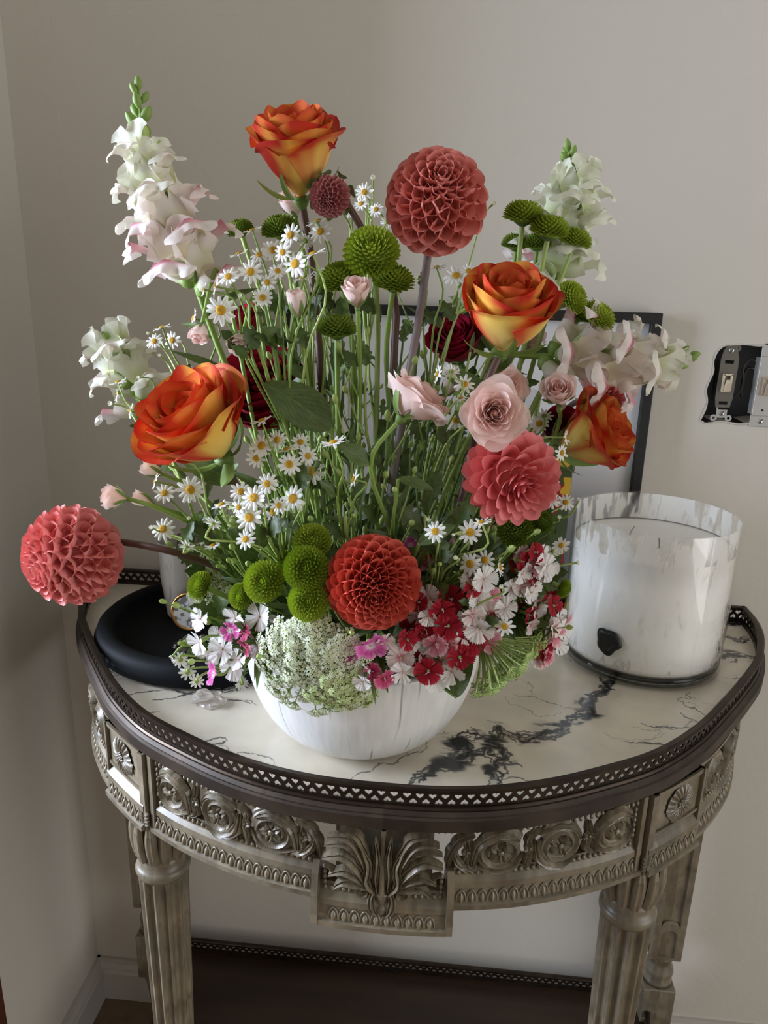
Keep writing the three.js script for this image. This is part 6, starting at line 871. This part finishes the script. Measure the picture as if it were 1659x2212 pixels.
function rose(d) {
  const r = rngOf(seedOf(d.p)), head = vec(d.p), dir = vec(d.dir).normalize(), P = styles[d.style], R = d.r, big = d.style === 'full' || d.style === 'cup' || d.style === 'open' || d.style === 'crimson';
  const base = head.clone().addScaledVector(dir, -R * P.h * 0.5), foot = footOf(head, r), pts = d.via ? [foot, ...d.via.map(vec), base] : stemLine(foot, base, dir, 0.9);
  const o = thing(d.style === 'crimson' || big ? 'rose' : 'spray_rose', d.label, 'flower', foot.toArray());
  addStem(o, pts, big ? 0.0036 : 0.002, big ? 0.0033 : 0.0017, big && d.style !== 'crimson' ? stemBrown : stemGreen, 8);
  const b = groupAt('bloom', o, base); aim(b, dir, d.spin ?? r() * 6); b.scale.setScalar(R);
  const pm = petalMat({ roughness: big ? 0.5 : 0.6, transmission: big ? 0.2 : 0.4, sheen: 0.2 }), n = d.n ?? P.n;
  for (let i = 0; i < n; i++) mesh('petal', rosePetal({ ...P, n }, i, seedOf(d.p)), pm, b);
  mesh('core', lathe([[0.001, 0.02], [0.1, 0.05], [0.16, 0.4 * P.h], [0.08, (P.hin ?? 0.92) * 0.86 * P.h], [0.001, (P.hin ?? 0.92) * 0.9 * P.h]], 14), mat(new THREE.Color(...P.colour(0, 0, 0.5, 0.5, 3)), 0.7), b);
  mesh('hip', lathe([[0.001, -0.26], [0.09, -0.24], [0.17, -0.1], [0.19, 0.0], [0.1, 0.04], [0.001, 0.05]], 16), sepalMat, b);
  const snug = d.style === 'bud' || d.style === 'half';
  if (snug) { // sepals hugging the closed petals
    const S = grid(8, 12, (u, v) => { const q = u * 2 - 1, a = q * 0.42 * Math.pow(1 - v, 0.7), vv = v * (d.style === 'bud' ? 0.72 : 0.5), rr = P.rmax * Math.pow(Math.sin(Math.PI / 2 * Math.min(1, vv * (P.bulge ?? 1.35))), 0.75) + 0.055 + (d.style === 'half' ? 0.16 * v * v : 0.05 * v * v); return [Math.sin(a) * rr, P.h * Math.pow(vv, 0.88) - 0.02, Math.cos(a) * rr]; });
    for (let k = 0; k < 5; k++) mesh('sepal', S, sepalMat, b).rotation.y = k / 5 * 6.283 + 0.3;
  } else for (let k = 0; k < 5; k++) {
    const a = k / 5 * 6.283 + 0.4, up = d.style === 'bud' ? 0.95 : big ? 0.1 + 0.5 * (r() - 0.5) : 0.3, l = mesh('sepal', leafVar.slim[k % 2], sepalMat, b); l.position.set(Math.cos(a) * 0.15, -0.03, Math.sin(a) * 0.15);
    frame(l, V(Math.cos(a), up * 1.6, Math.sin(a)), V(Math.cos(a) * -0.2, -1 + up, Math.sin(a) * -0.2)); const s = (d.style === 'bud' ? 1.5 : 0.85) * (0.85 + 0.3 * r()); l.scale.set(s * 1.5, s, s);
  }
  if (d.leaves) sideLeaves(o, pts, d.leaves, 0.35, 0.92, big ? 0.04 : 0.024, 'plain', r, leafMat);
  return o;
}
DATA.roses.forEach(rose);

// ---- green button chrysanthemums
const mumGreens = [[0x98ad38, 0x849a34], [0xb2c44a, 0x9ab042], [0x7b9034, 0x6c8230]];
const mumVariants = mumGreens.map(([a, b], vi) => {
  const A = lin(a), B = lin(b), list = [], n = 190;
  const one = (len, w) => grid(3, 4, (u, v) => { const q = u * 2 - 1, wd = w * (0.65 + 0.5 * Math.sin(v * 2.6)) * (1 - 0.6 * sstep(0.8, 1, v)), an = q * 1.25; return [Math.sin(an) * wd, v * len, wd * (1 - Math.cos(an)) + 0.10 * len * v * v]; }, (u, v) => mix3(B, A, sstep(0.1, 0.9, v)));
  for (let i = 0; i < n; i++) {
    const k = (i + 0.5) / n, t = Math.acos(1 - 1.32 * k) , a = i * 2.39996, s = mix(0.55, 1, sstep(0, 0.7, t)), D = V(Math.sin(t) * Math.cos(a), Math.cos(t) * 0.72, Math.sin(t) * Math.sin(a)), T = V(-Math.cos(t) * Math.cos(a), Math.sin(t), -Math.cos(t) * Math.sin(a));
    const L = 0.46 * s, dummy = new THREE.Object3D(); frame(dummy, D.clone().normalize().addScaledVector(T, 0.32 + 0.1 * (hash(i, vi) - 0.5)), T); dummy.position.copy(D).multiplyScalar(0.62); dummy.updateMatrix();
    const g = one(L, 0.085 * mix(0.7, 1, s)); g.applyMatrix4(dummy.matrix); list.push(g);
  }
  const inner = new THREE.SphereGeometry(0.66, 16, 10, 0, 6.2832, 0, 1.95); inner.scale(1, 0.72, 1); const c = inner.attributes.position, col = []; for (let i = 0; i < c.count; i++) col.push(...B); inner.setAttribute('color', new THREE.Float32BufferAttribute(col, 3)); list.push(inner);
  return merged(list);
});
const mumMat = petalMat({ roughness: 0.6, transmission: 0.1 }), mumCalyx = lathe([[0.001, -0.42], [0.16, -0.4], [0.42, -0.24], [0.62, 0.02], [0.5, 0.12], [0.001, 0.1]], 18);
DATA.mums.forEach((d) => {
  const r = rngOf(seedOf(d.p)), head = vec(d.p), dir = vec(d.dir).normalize(), base = head.clone().addScaledVector(dir, -d.r * 0.3), foot = footOf(head, r), pts = d.via ? [foot, ...d.via.map(vec), base] : stemLine(foot, base, dir, 0.9);
  const o = thing('button_chrysanthemum', d.label, 'flower', foot.toArray());
  addStem(o, pts, 0.0022, 0.0023, r() < 0.5 ? stemPale : stemGreen); const b = groupAt('bloom', o, head); aim(b, dir, r() * 6); b.scale.set(d.r, d.r, d.r);
  const pt = mesh('petals', mumVariants[d.v ?? 0], mumMat, b); pt.userData.kind = 'stuff'; mesh('calyx', mumCalyx, stemDark, b);
  if (d.leaves) sideLeaves(o, pts, d.leaves, 0.45, 0.85, 0.03, 'lobed', r, leafMat);
});

// ---- feverfew: small white daisies on branching sprays
const daisyPetalG = [0.0, 0.12, -0.18].map((bendUp, k) => grid(4, 5, (u, v) => { const q = u * 2 - 1, w = 0.155 * Math.pow(Math.sin(Math.PI * mix(0.16, 0.90, v)), 0.55); return [q * w, v * 0.72, bendUp * v * v - 0.06 * q * q + 0.02 * Math.cos(q * 6) * v]; }, () => lin(k === 1 ? 0xf4f3ec : 0xf8f7f1)));
const discG = lathe([[0.001, 0.15], [0.1, 0.168], [0.2, 0.16], [0.29, 0.11], [0.335, 0.03], [0.30, -0.02], [0.001, -0.03]], 18), discBump = texture(128, 64, (u, v) => { const n = 0.5 + 0.5 * Math.sin(u * 6.283 * 24) * Math.sin(v * 6.283 * 9); return [n, n, n]; }, false);
const discMat = mat(0xd9a514, 0.75, { bumpMap: discBump, bumpScale: 0.0004 }), daisyMat = petalMat({ roughness: 0.6, transmission: 0.25 }), daisyCalyx = lathe([[0.001, -0.13], [0.16, -0.12], [0.27, -0.05], [0.3, 0.01], [0.001, 0.01]], 12), budWhite = mat(0xdfe3b8, 0.6);
function daisy(parent, world, dir, R, r, kind) {
  const b = groupAt(kind === 'bud' ? 'daisy_bud' : 'daisy', parent, world); aim(b, dir, r() * 6); b.scale.setScalar(R); mesh('calyx', daisyCalyx, stemGreen, b);
  if (kind === 'bud') { const n = 8; mesh('disc', discG, budWhite, b).scale.set(0.9, 0.9, 0.9); for (let k = 0; k < n; k++) { const a = k / n * 6.283, p = mesh('petal', daisyPetalG[1], daisyMat, b); p.position.set(Math.cos(a) * 0.26, 0, Math.sin(a) * 0.26); frame(p, V(Math.cos(a) * 0.5, 1, Math.sin(a) * 0.5), V(-Math.cos(a), 0.3, -Math.sin(a))); p.scale.set(0.8, 0.6, 0.8); } return b; }
  mesh('disc', discG, discMat, b); const n = 10 + Math.floor(r() * 4), lift = (kind === 'droop' ? -0.45 : 0.12 * (r() - 0.4));
  for (let k = 0; k < n; k++) { const a = k / n * 6.283 + 0.18 * (r() - 0.5), p = mesh('petal', daisyPetalG[Math.floor(r() * 3)], daisyMat, b), l = lift + 0.22 * (r() - 0.5); p.position.set(Math.cos(a) * 0.27, 0.0, Math.sin(a) * 0.27); frame(p, V(Math.cos(a), l, Math.sin(a)), V(0.15 * (r() - 0.5), 1, 0.15 * (r() - 0.5))); const s = 0.9 + 0.2 * r(); p.scale.set(s, s, s); }
  return b;
}
DATA.sprays.forEach((d) => {
  const r = rngOf(seedOf(d.f[0].p) + 7), mean = V(0, 0, 0); d.f.forEach((f) => mean.add(vec(f.p))); mean.multiplyScalar(1 / d.f.length);
  const foot = footOf(mean, r), o = thing('feverfew_spray', d.label, 'flowers', foot.toArray()), top = mean.clone().lerp(foot, 0.22), pts = stemLine(foot, top, V(mean.x - BX, mean.y - TOPY, mean.z - BZ).normalize(), 1);
  addStem(o, pts, 0.0019, 0.0014, stemPale, 6);
  d.f.forEach((f) => {
    const h = vec(f.p), dir = vec(f.dir).normalize(), st = clamp(1 - (h.distanceTo(top) * 0.9) / (top.distanceTo(foot) + 0.01), 0.45, 0.97), [p0] = alongLine(pts, st), end = h.clone().addScaledVector(dir, -f.r * 0.1), mid = p0.clone().lerp(end, 0.55).add(V(0.006 * (r() - 0.5), 0.004, 0.006 * (r() - 0.5))), pre = end.clone().addScaledVector(dir, -0.18 * p0.distanceTo(end));
    mesh('branch', rod(localPts([p0, mid, pre, end], o), 0.0011, 0.0008, 5, 10), r() < 0.6 ? stemPale : stemGreen, o); daisy(o, h, dir, f.r, r, f.k);
    if (r() < 0.75) addLeaf(o, mid, V(r() - 0.5, 0.5, r() - 0.2), 0.014 + 0.012 * r(), 'lobed', r, paleLeafMat);
  });
  sideLeaves(o, pts, 5, 0.25, 0.9, 0.019, 'lobed', r, leafMat);
});

// ---- sweet williams: fringed five-petalled florets in heads
function pinkPetal(c0, c1, c2) { return grid(14, 6, (u, v) => { const q = u * 2 - 1, w = mix(0.05, 0.485, Math.pow(v, 0.85)), tooth = v > 0.95 ? 0.10 * Math.abs(Math.sin(q * 10.99)) : v > 0.75 ? 0.02 * Math.abs(Math.sin(q * 10.99)) : 0; return [q * w, v * (1 - 0.16 * q * q) - tooth, 0.10 * v * v - 0.10 * q * q * v + 0.035 * Math.sin(q * 8) * v]; }, (u, v) => { const q = Math.abs(u * 2 - 1); return mix3(mix3(c2, c0, sstep(0.12, 0.42, v)), c1, sstep(0.72, 1, v + 0.12 * q) * 0.85); }); }
const pinkKinds = { w: [0xf2efeb, 0xf6f4f2, 0xe6cfd2], b: [0xefdcd8, 0xf3e8e4, 0xd98e98], p: [0xd78a97, 0xe9c3c6, 0xb4344e], r: [0x9c1a2a, 0xac2f3c, 0x74101e], m: [0xd75aa6, 0xe59bc6, 0xf1d9e6], k: [0xc94f78, 0xdd8aa2, 0x96203f] };
const pinkGeo = Object.fromEntries(Object.entries(pinkKinds).map(([k, v]) => [k, pinkPetal(...v.map(lin))])), pinkMat = petalMat({ roughness: 0.62, transmission: 0.25 }), stamenMat = mat(0xf0dfe2, 0.5), calyxG = lathe([[0.001, -1.0], [0.10, -0.98], [0.15, -0.7], [0.17, -0.1], [0.12, 0.02], [0.001, 0.02]], 10), stamenG = merged([rod([V(0, -0.05, 0), V(0.05, 0.18, 0.02), V(0.16, 0.26, 0.06), V(0.2, 0.2, 0.1)], 0.018, 0.014, 5, 8), rod([V(0, -0.05, 0), V(-0.05, 0.2, 0.04), V(-0.08, 0.3, -0.08)], 0.018, 0.014, 5, 6)]);
DATA.pinks.forEach((d) => {
  const r = rngOf(seedOf(d.f[0].p) + 3), mean = V(0, 0, 0); d.f.forEach((f) => mean.add(vec(f.p))); mean.multiplyScalar(1 / d.f.length); const nd = vec(d.dir).normalize(), top = mean.clone().addScaledVector(nd, -0.035);
  const foot = footOf(mean, r), pts = stemLine(foot, top, nd, 0.6), o = thing('sweet_william', d.label, 'flowers', foot.toArray()); addStem(o, pts, 0.0024, 0.0022, stemGreen);
  d.f.forEach((f) => {
    const h = vec(f.p), dir = vec(f.dir).normalize(), fl = groupAt('floret', o, h); aim(fl, dir, r() * 6); fl.scale.setScalar(f.r);
    for (let k = 0; k < 5; k++) { const a = k / 5 * 6.283 + 0.16 * (r() - 0.5), p = mesh('petal', pinkGeo[f.k], pinkMat, fl), l = 0.18 + 0.5 * (r() - 0.5); frame(p, V(Math.cos(a), l, Math.sin(a)), V(0.5 * (r() - 0.5), 1, 0.5 * (r() - 0.5))); p.scale.setScalar(0.94 + 0.18 * r()); }
    mesh('stamens', stamenG, stamenMat, fl); mesh('calyx', calyxG, stemGreen, fl);
    const e = h.clone().addScaledVector(dir, -f.r); mesh('pedicel', rod(localPts([top, top.clone().lerp(e, 0.5).addScaledVector(nd, 0.004), e], o), 0.0012, 0.001, 5, 6), stemGreen, o);
  });
  for (let k = 0; k < 16; k++) { const a = r() * 6.28, q = r(), u = V(nd.z, 0, -nd.x).normalize(), w = nd.clone().cross(u), dd = nd.clone().multiplyScalar(0.7).addScaledVector(u, Math.cos(a) * q).addScaledVector(w, Math.sin(a) * q); addLeaf(o, top.clone().addScaledVector(dd, 0.004), dd, 0.03 + 0.016 * r(), 'slim', r, leafMat); }
  sideLeaves(o, pts, 5, 0.3, 0.95, 0.04, 'plain', r, leafMat);
});

// ---- snapdragons
function snapGeo(tone) {
  const W = lin(tone.white), G = lin(tone.green), Pk = lin(tone.pink);
  const tube = grid(14, 8, (u, v) => { const a = u * 6.283, rr = mix(0.13, 0.21, sstep(0, 0.7, v)) * (1 + 0.10 * Math.cos(2 * a)); return [Math.cos(a) * rr, v * 0.56, Math.sin(a) * rr]; }, (u, v) => mix3(G, W, sstep(0.1, 0.8, v)), true);
  const upper = grid(18, 9, (u, v) => { const q = u * 2 - 1, w = mix(0.19, 0.60, Math.pow(v, 0.8)), lob = 1 - (0.34 - 0.34 * Math.pow(Math.abs(Math.sin(Math.PI * q)), 0.5)) * sstep(0.3, 1, v); return [q * w, 0.46 + (0.40 * v - 0.06 * v * v) * lob + 0.07 * Math.sin(q * 6.5 + 1) * v * v - 0.1 * q * q * v, 0.13 + 0.66 * Math.sin(v * 1.45) * lob - 0.08 * q * q * (1 - v) + 0.04 * Math.cos(q * 7 + 2) * v * v]; }, (u, v) => mix3(mix3(G, W, sstep(0, 0.5, v)), Pk, 0.12 * sstep(0.5, 0, v)));
  const lower = grid(16, 10, (u, v) => { const q = u * 2 - 1, w = mix(0.17, 0.54, sstep(0, 0.8, v)), lob = 1 - (0.34 - 0.34 * Math.pow(Math.abs(Math.cos(1.5 * Math.PI * q)), 0.5)) * sstep(0.4, 1, v), pal = 0.20 * Math.exp(-(((v - 0.28) / 0.17) ** 2)) * (1 - 0.6 * q * q); return [q * w, 0.48 + pal + 0.46 * Math.sin(v * 1.6) * lob - 0.08 * q * q * v + 0.05 * Math.sin(q * 5 + 0.6) * v * v, 0.0 - 0.10 * q * q - (0.42 * v * v + 0.02) * lob + 0.12 * v + 0.04 * Math.cos(q * 6) * v * v]; }, (u, v) => { const q = Math.abs(u * 2 - 1); return mix3(W, Pk, tone.amount * Math.exp(-(((v - 0.30) / 0.24) ** 2)) * (1 - 0.5 * q)); });
  return { tube, upper, lower };
}
const snapTones = { cream: snapGeo({ white: 0xf2f1e4, green: 0xcfdf9a, pink: 0xe07a98, amount: 0.25 }), blush: snapGeo({ white: 0xf4ece6, green: 0xdfe3b8, pink: 0xd85f84, amount: 0.95 }), pale: snapGeo({ white: 0xf1f3e2, green: 0xd3e2a0, pink: 0xe9d9d0, amount: 0.15 }) };
const snapMat = petalMat({ roughness: 0.55, transmission: 0.35 }), snapCalyx = lathe([[0.001, -0.1], [0.07, -0.09], [0.15, 0.0], [0.17, 0.1], [0.12, 0.16], [0.001, 0.1]], 10), budG = grid(10, 8, (u, v) => { const a = u * 6.283, rr = 0.30 * Math.sin(Math.PI * mix(0.05, 0.97, v)) ** 0.75; return [Math.cos(a) * rr, v * 1.0, Math.sin(a) * rr * 0.9 + 0.1 * v * v]; }, null, true), budMat = mat(0xa9bf6a, 0.5, { transmission: 0.15, thickness: 0 }), budDark = mat(0x7c9748, 0.55);
DATA.snaps.forEach((d) => {
  const r = rngOf(seedOf(d.line[0]) + 5), line = d.line.map(vec), low = line[0], foot = footOf(low, r), o = thing('snapdragon', d.label, 'flower', foot.toArray());
  const L0 = line[1].clone().sub(line[0]).normalize(), lead = stemLine(foot, low, L0, 0.8); addStem(o, lead, 0.0028, 0.0026, stemGreen); mesh('spike_stem', rod(localPts(line, o), 0.0026, 0.0011, 7, 24), stemGreen, o);
  const n = d.n, full = d.full;
  for (let i = 0; i < n; i++) {
    const t = (i + 0.3) / n, [p, T] = alongLine(line, Math.pow(t, 0.85)), a = i * 2.39996 + (d.spin ?? 0), u = V(T.y, -T.x, 0.15).normalize(), w = T.clone().cross(u).normalize(), out = u.clone().multiplyScalar(Math.cos(a)).addScaledVector(w, Math.sin(a)); if (d.face) out.addScaledVector(vec(d.face), 0.45).normalize();
    if (t < full) {
      const s = d.size * mix(1.05, 0.72, t / full), Y = out.clone().addScaledVector(T, 0.55).normalize(), f = groupAt('floret', o, p.clone().addScaledVector(out, 0.004)); frame(f, Y, T); f.scale.setScalar(s * (0.9 + 0.2 * r()));
      const tone = snapTones[t < full * (d.blush ?? 0.6) ? 'blush' : d.tone ?? 'cream']; mesh('throat', tone.tube, snapMat, f); mesh('upper_lip', tone.upper, snapMat, f); mesh('lower_lip', tone.lower, snapMat, f).rotation.x = 0.3 * (r() - 0.6); mesh('calyx', snapCalyx, budDark, f);
    } else {
      const k = (t - full) / (1 - full), s = d.size * mix(0.55, 0.2, Math.pow(k, 0.7)), b = mesh('bud', budG, k < 0.35 ? budMat : budDark, o); b.position.copy(p).sub(o.position).addScaledVector(out, 0.002); frame(b, T.clone().addScaledVector(out, mix(0.85, 0.35, k)), out); b.scale.setScalar(s);
    }
  }
  const tipB = mesh('bud', budG, budDark, o); tipB.position.copy(line[line.length - 1]).sub(o.position); frame(tipB, line[line.length - 1].clone().sub(line[line.length - 2]), V(0, 0, 1)); tipB.scale.setScalar(d.size * 0.24);
  sideLeaves(o, lead, 6, 0.3, 0.98, 0.045, 'slim', r, leafMat);
});

// ---- lace flowers: rays ending in clusters of tiny florets
DATA.laces.forEach((d) => {
  const r = rngOf(seedOf(d.p) + 9), head = vec(d.p), dir = vec(d.dir).normalize(), hub = head.clone().addScaledVector(dir, -d.r * d.deep), foot = footOf(head, r), pts = d.via ? [foot, ...d.via.map(vec), hub] : stemLine(foot, hub, dir, 0.7);
  const o = thing('lace_flower', d.label, 'flower', foot.toArray()); addStem(o, pts, 0.0026, 0.0022, stemGreen);
  const u = V(dir.y, -dir.x, 0.3).normalize(); u.addScaledVector(dir, -u.dot(dir)).normalize(); const w = dir.clone().cross(u), rays = [], flo = [], fine = [];
  const white = lin(d.c[0]), green = lin(d.c[1]);
  const petalSet = (p, n, s, c) => { const X = V(n.y, -n.x, 0.2).normalize(); X.addScaledVector(n, -X.dot(n)).normalize(); const Y = n.clone().cross(X), a0 = r() * 6; const pos = [], col = [], nor = []; for (let k = 0; k < 5; k++) { const a = a0 + k * 1.2566, e = (b, q, h) => p.clone().addScaledVector(X, Math.cos(b) * q * s).addScaledVector(Y, Math.sin(b) * q * s).addScaledVector(n, h * s); const A = p.clone().addScaledVector(n, -0.25 * s), B = e(a - 0.5, 0.75, 0.1), C = e(a, 1.05, 0.25), Dd = e(a + 0.5, 0.75, 0.1); for (const q of [A, B, C, A, C, Dd]) { pos.push(q.x - o.position.x, q.y - o.position.y, q.z - o.position.z); col.push(...c); nor.push(n.x, n.y, n.z); } } const g = new THREE.BufferGeometry(); g.setAttribute('position', new THREE.Float32BufferAttribute(pos, 3)); g.setAttribute('normal', new THREE.Float32BufferAttribute(nor, 3)); g.setAttribute('uv', new THREE.Float32BufferAttribute(new Float32Array(pos.length / 3 * 2), 2)); g.setAttribute('color', new THREE.Float32BufferAttribute(col, 3)); return g; };
  for (let i = 0; i < d.rays; i++) {
    const t = Math.sqrt((i + 0.5) / d.rays), a = i * 2.39996, q = t * d.r, hgt = d.r * d.deep * (1 - (d.curve ?? 0.35) * t * t) , e = hub.clone().addScaledVector(u, Math.cos(a) * q).addScaledVector(w, Math.sin(a) * q * (d.flat ?? 1)).addScaledVector(dir, hgt).add(V((r() - 0.5) * 0.006, (r() - 0.5) * 0.006 - (d.sag ?? 0) * t * t, (r() - 0.5) * 0.006));
    const m = hub.clone().lerp(e, 0.5).addScaledVector(dir, 0.12 * d.r * t); rays.push(rod(localPts([hub, m, e], o), 0.0008, 0.0006, 4, 6)); const n = e.clone().sub(hub).normalize().addScaledVector(dir, 0.7).normalize();
    const X = V(n.y, -n.x, 0.3).normalize(); X.addScaledVector(n, -X.dot(n)).normalize(); const Y = n.clone().cross(X), rr = d.r * (d.knot ?? 0.2);
    for (let k = 0; k < d.per; k++) { const tt = Math.sqrt((k + 0.5) / d.per), b = k * 2.39996 + i, p = e.clone().addScaledVector(X, Math.cos(b) * tt * rr).addScaledVector(Y, Math.sin(b) * tt * rr).addScaledVector(n, rr * (0.75 - 0.4 * tt * tt) + 0.0015 * (r() - 0.5)); if (k % 2 === 0) fine.push(rod(localPts([e, p], o), 0.00045, 0.00035, 3, 1)); flo.push(petalSet(p, n.clone().addScaledVector(X, Math.cos(b) * tt * 0.7).addScaledVector(Y, Math.sin(b) * tt * 0.7).normalize(), 0.0017 * (0.75 + 0.6 * r()) * (d.fs ?? 1), mix3(white, green, r() * r()))); }
  }
  const R1 = mesh('rays', merged(rays.concat(fine)), d.rayMat === 'pale' ? stemPale : stemGreen, o); R1.userData.kind = 'stuff'; const F1 = mesh('florets', merged(flo), petalMat({ roughness: 0.7, transmission: 0.2 }), o); F1.userData.kind = 'stuff';
  sideLeaves(o, pts, 3, 0.4, 0.9, 0.035, 'lobed', r, leafMat);
});

// ---- leafy stems filling the middle
DATA.greens.forEach((d) => {
  const tip = vec(d.p), r = rngOf(seedOf(d.p) + 21), foot = footOf(tip, r), dir = tip.clone().sub(foot).normalize(), pts = stemLine(foot, tip, dir, 1), o = thing('leafy_stem', d.label, 'foliage', foot.toArray(), d.group);
  addStem(o, pts, 0.0019, 0.0010, [stemGreen, stemPale, stemDark, stemDark][Math.floor(r() * 4)], 6); sideLeaves(o, pts, d.n, 0.12, 0.98, d.size, d.kind, r, d.pale ? paleLeafMat : leafMat); addLeaf(o, tip, dir, d.size, d.kind, r, leafMat);
  for (let k = 0; k < 3; k++) { // fine side twigs ending in closed buds
    const [p, t] = alongLine(pts, 0.45 + 0.5 * r()), a = r() * 6.28, e = p.clone().addScaledVector(t, 0.022 + 0.03 * r()).add(V(Math.cos(a) * 0.02, 0, Math.sin(a) * 0.014)); mesh('twig', rod(localPts([p, p.clone().lerp(e, 0.5).add(V(0, -0.003, 0)), e], o), 0.0009, 0.0006, 5, 6), r() < 0.5 ? stemPale : stemGreen, o);
    const bd = mesh('bud', budG, budMat, o); bd.position.copy(e).sub(o.position); frame(bd, e.clone().sub(p), V(0, 0.3, 1)); bd.scale.setScalar(0.006 + 0.003 * r());
  }
});
DATA.bigLeaves.forEach((d) => {
  const r = rngOf(seedOf(d.p)), at = vec(d.p), foot = footOf(at, r), o = thing('broad_leaf', d.label, 'leaf', foot.toArray()), pts = [foot, foot.clone().lerp(at, 0.5).add(V(0, 0.01, 0)), at]; addStem(o, pts, 0.002, 0.0014, stemGreen);
  const l = mesh('leaf_blade', leafGeo(d.len, d.w, 0, 0.25, 0.25, 3), leafMat, o); l.position.copy(at).sub(o.position); frame(l, vec(d.dir), vec(d.up));
});
renderer.render(scene, camera);
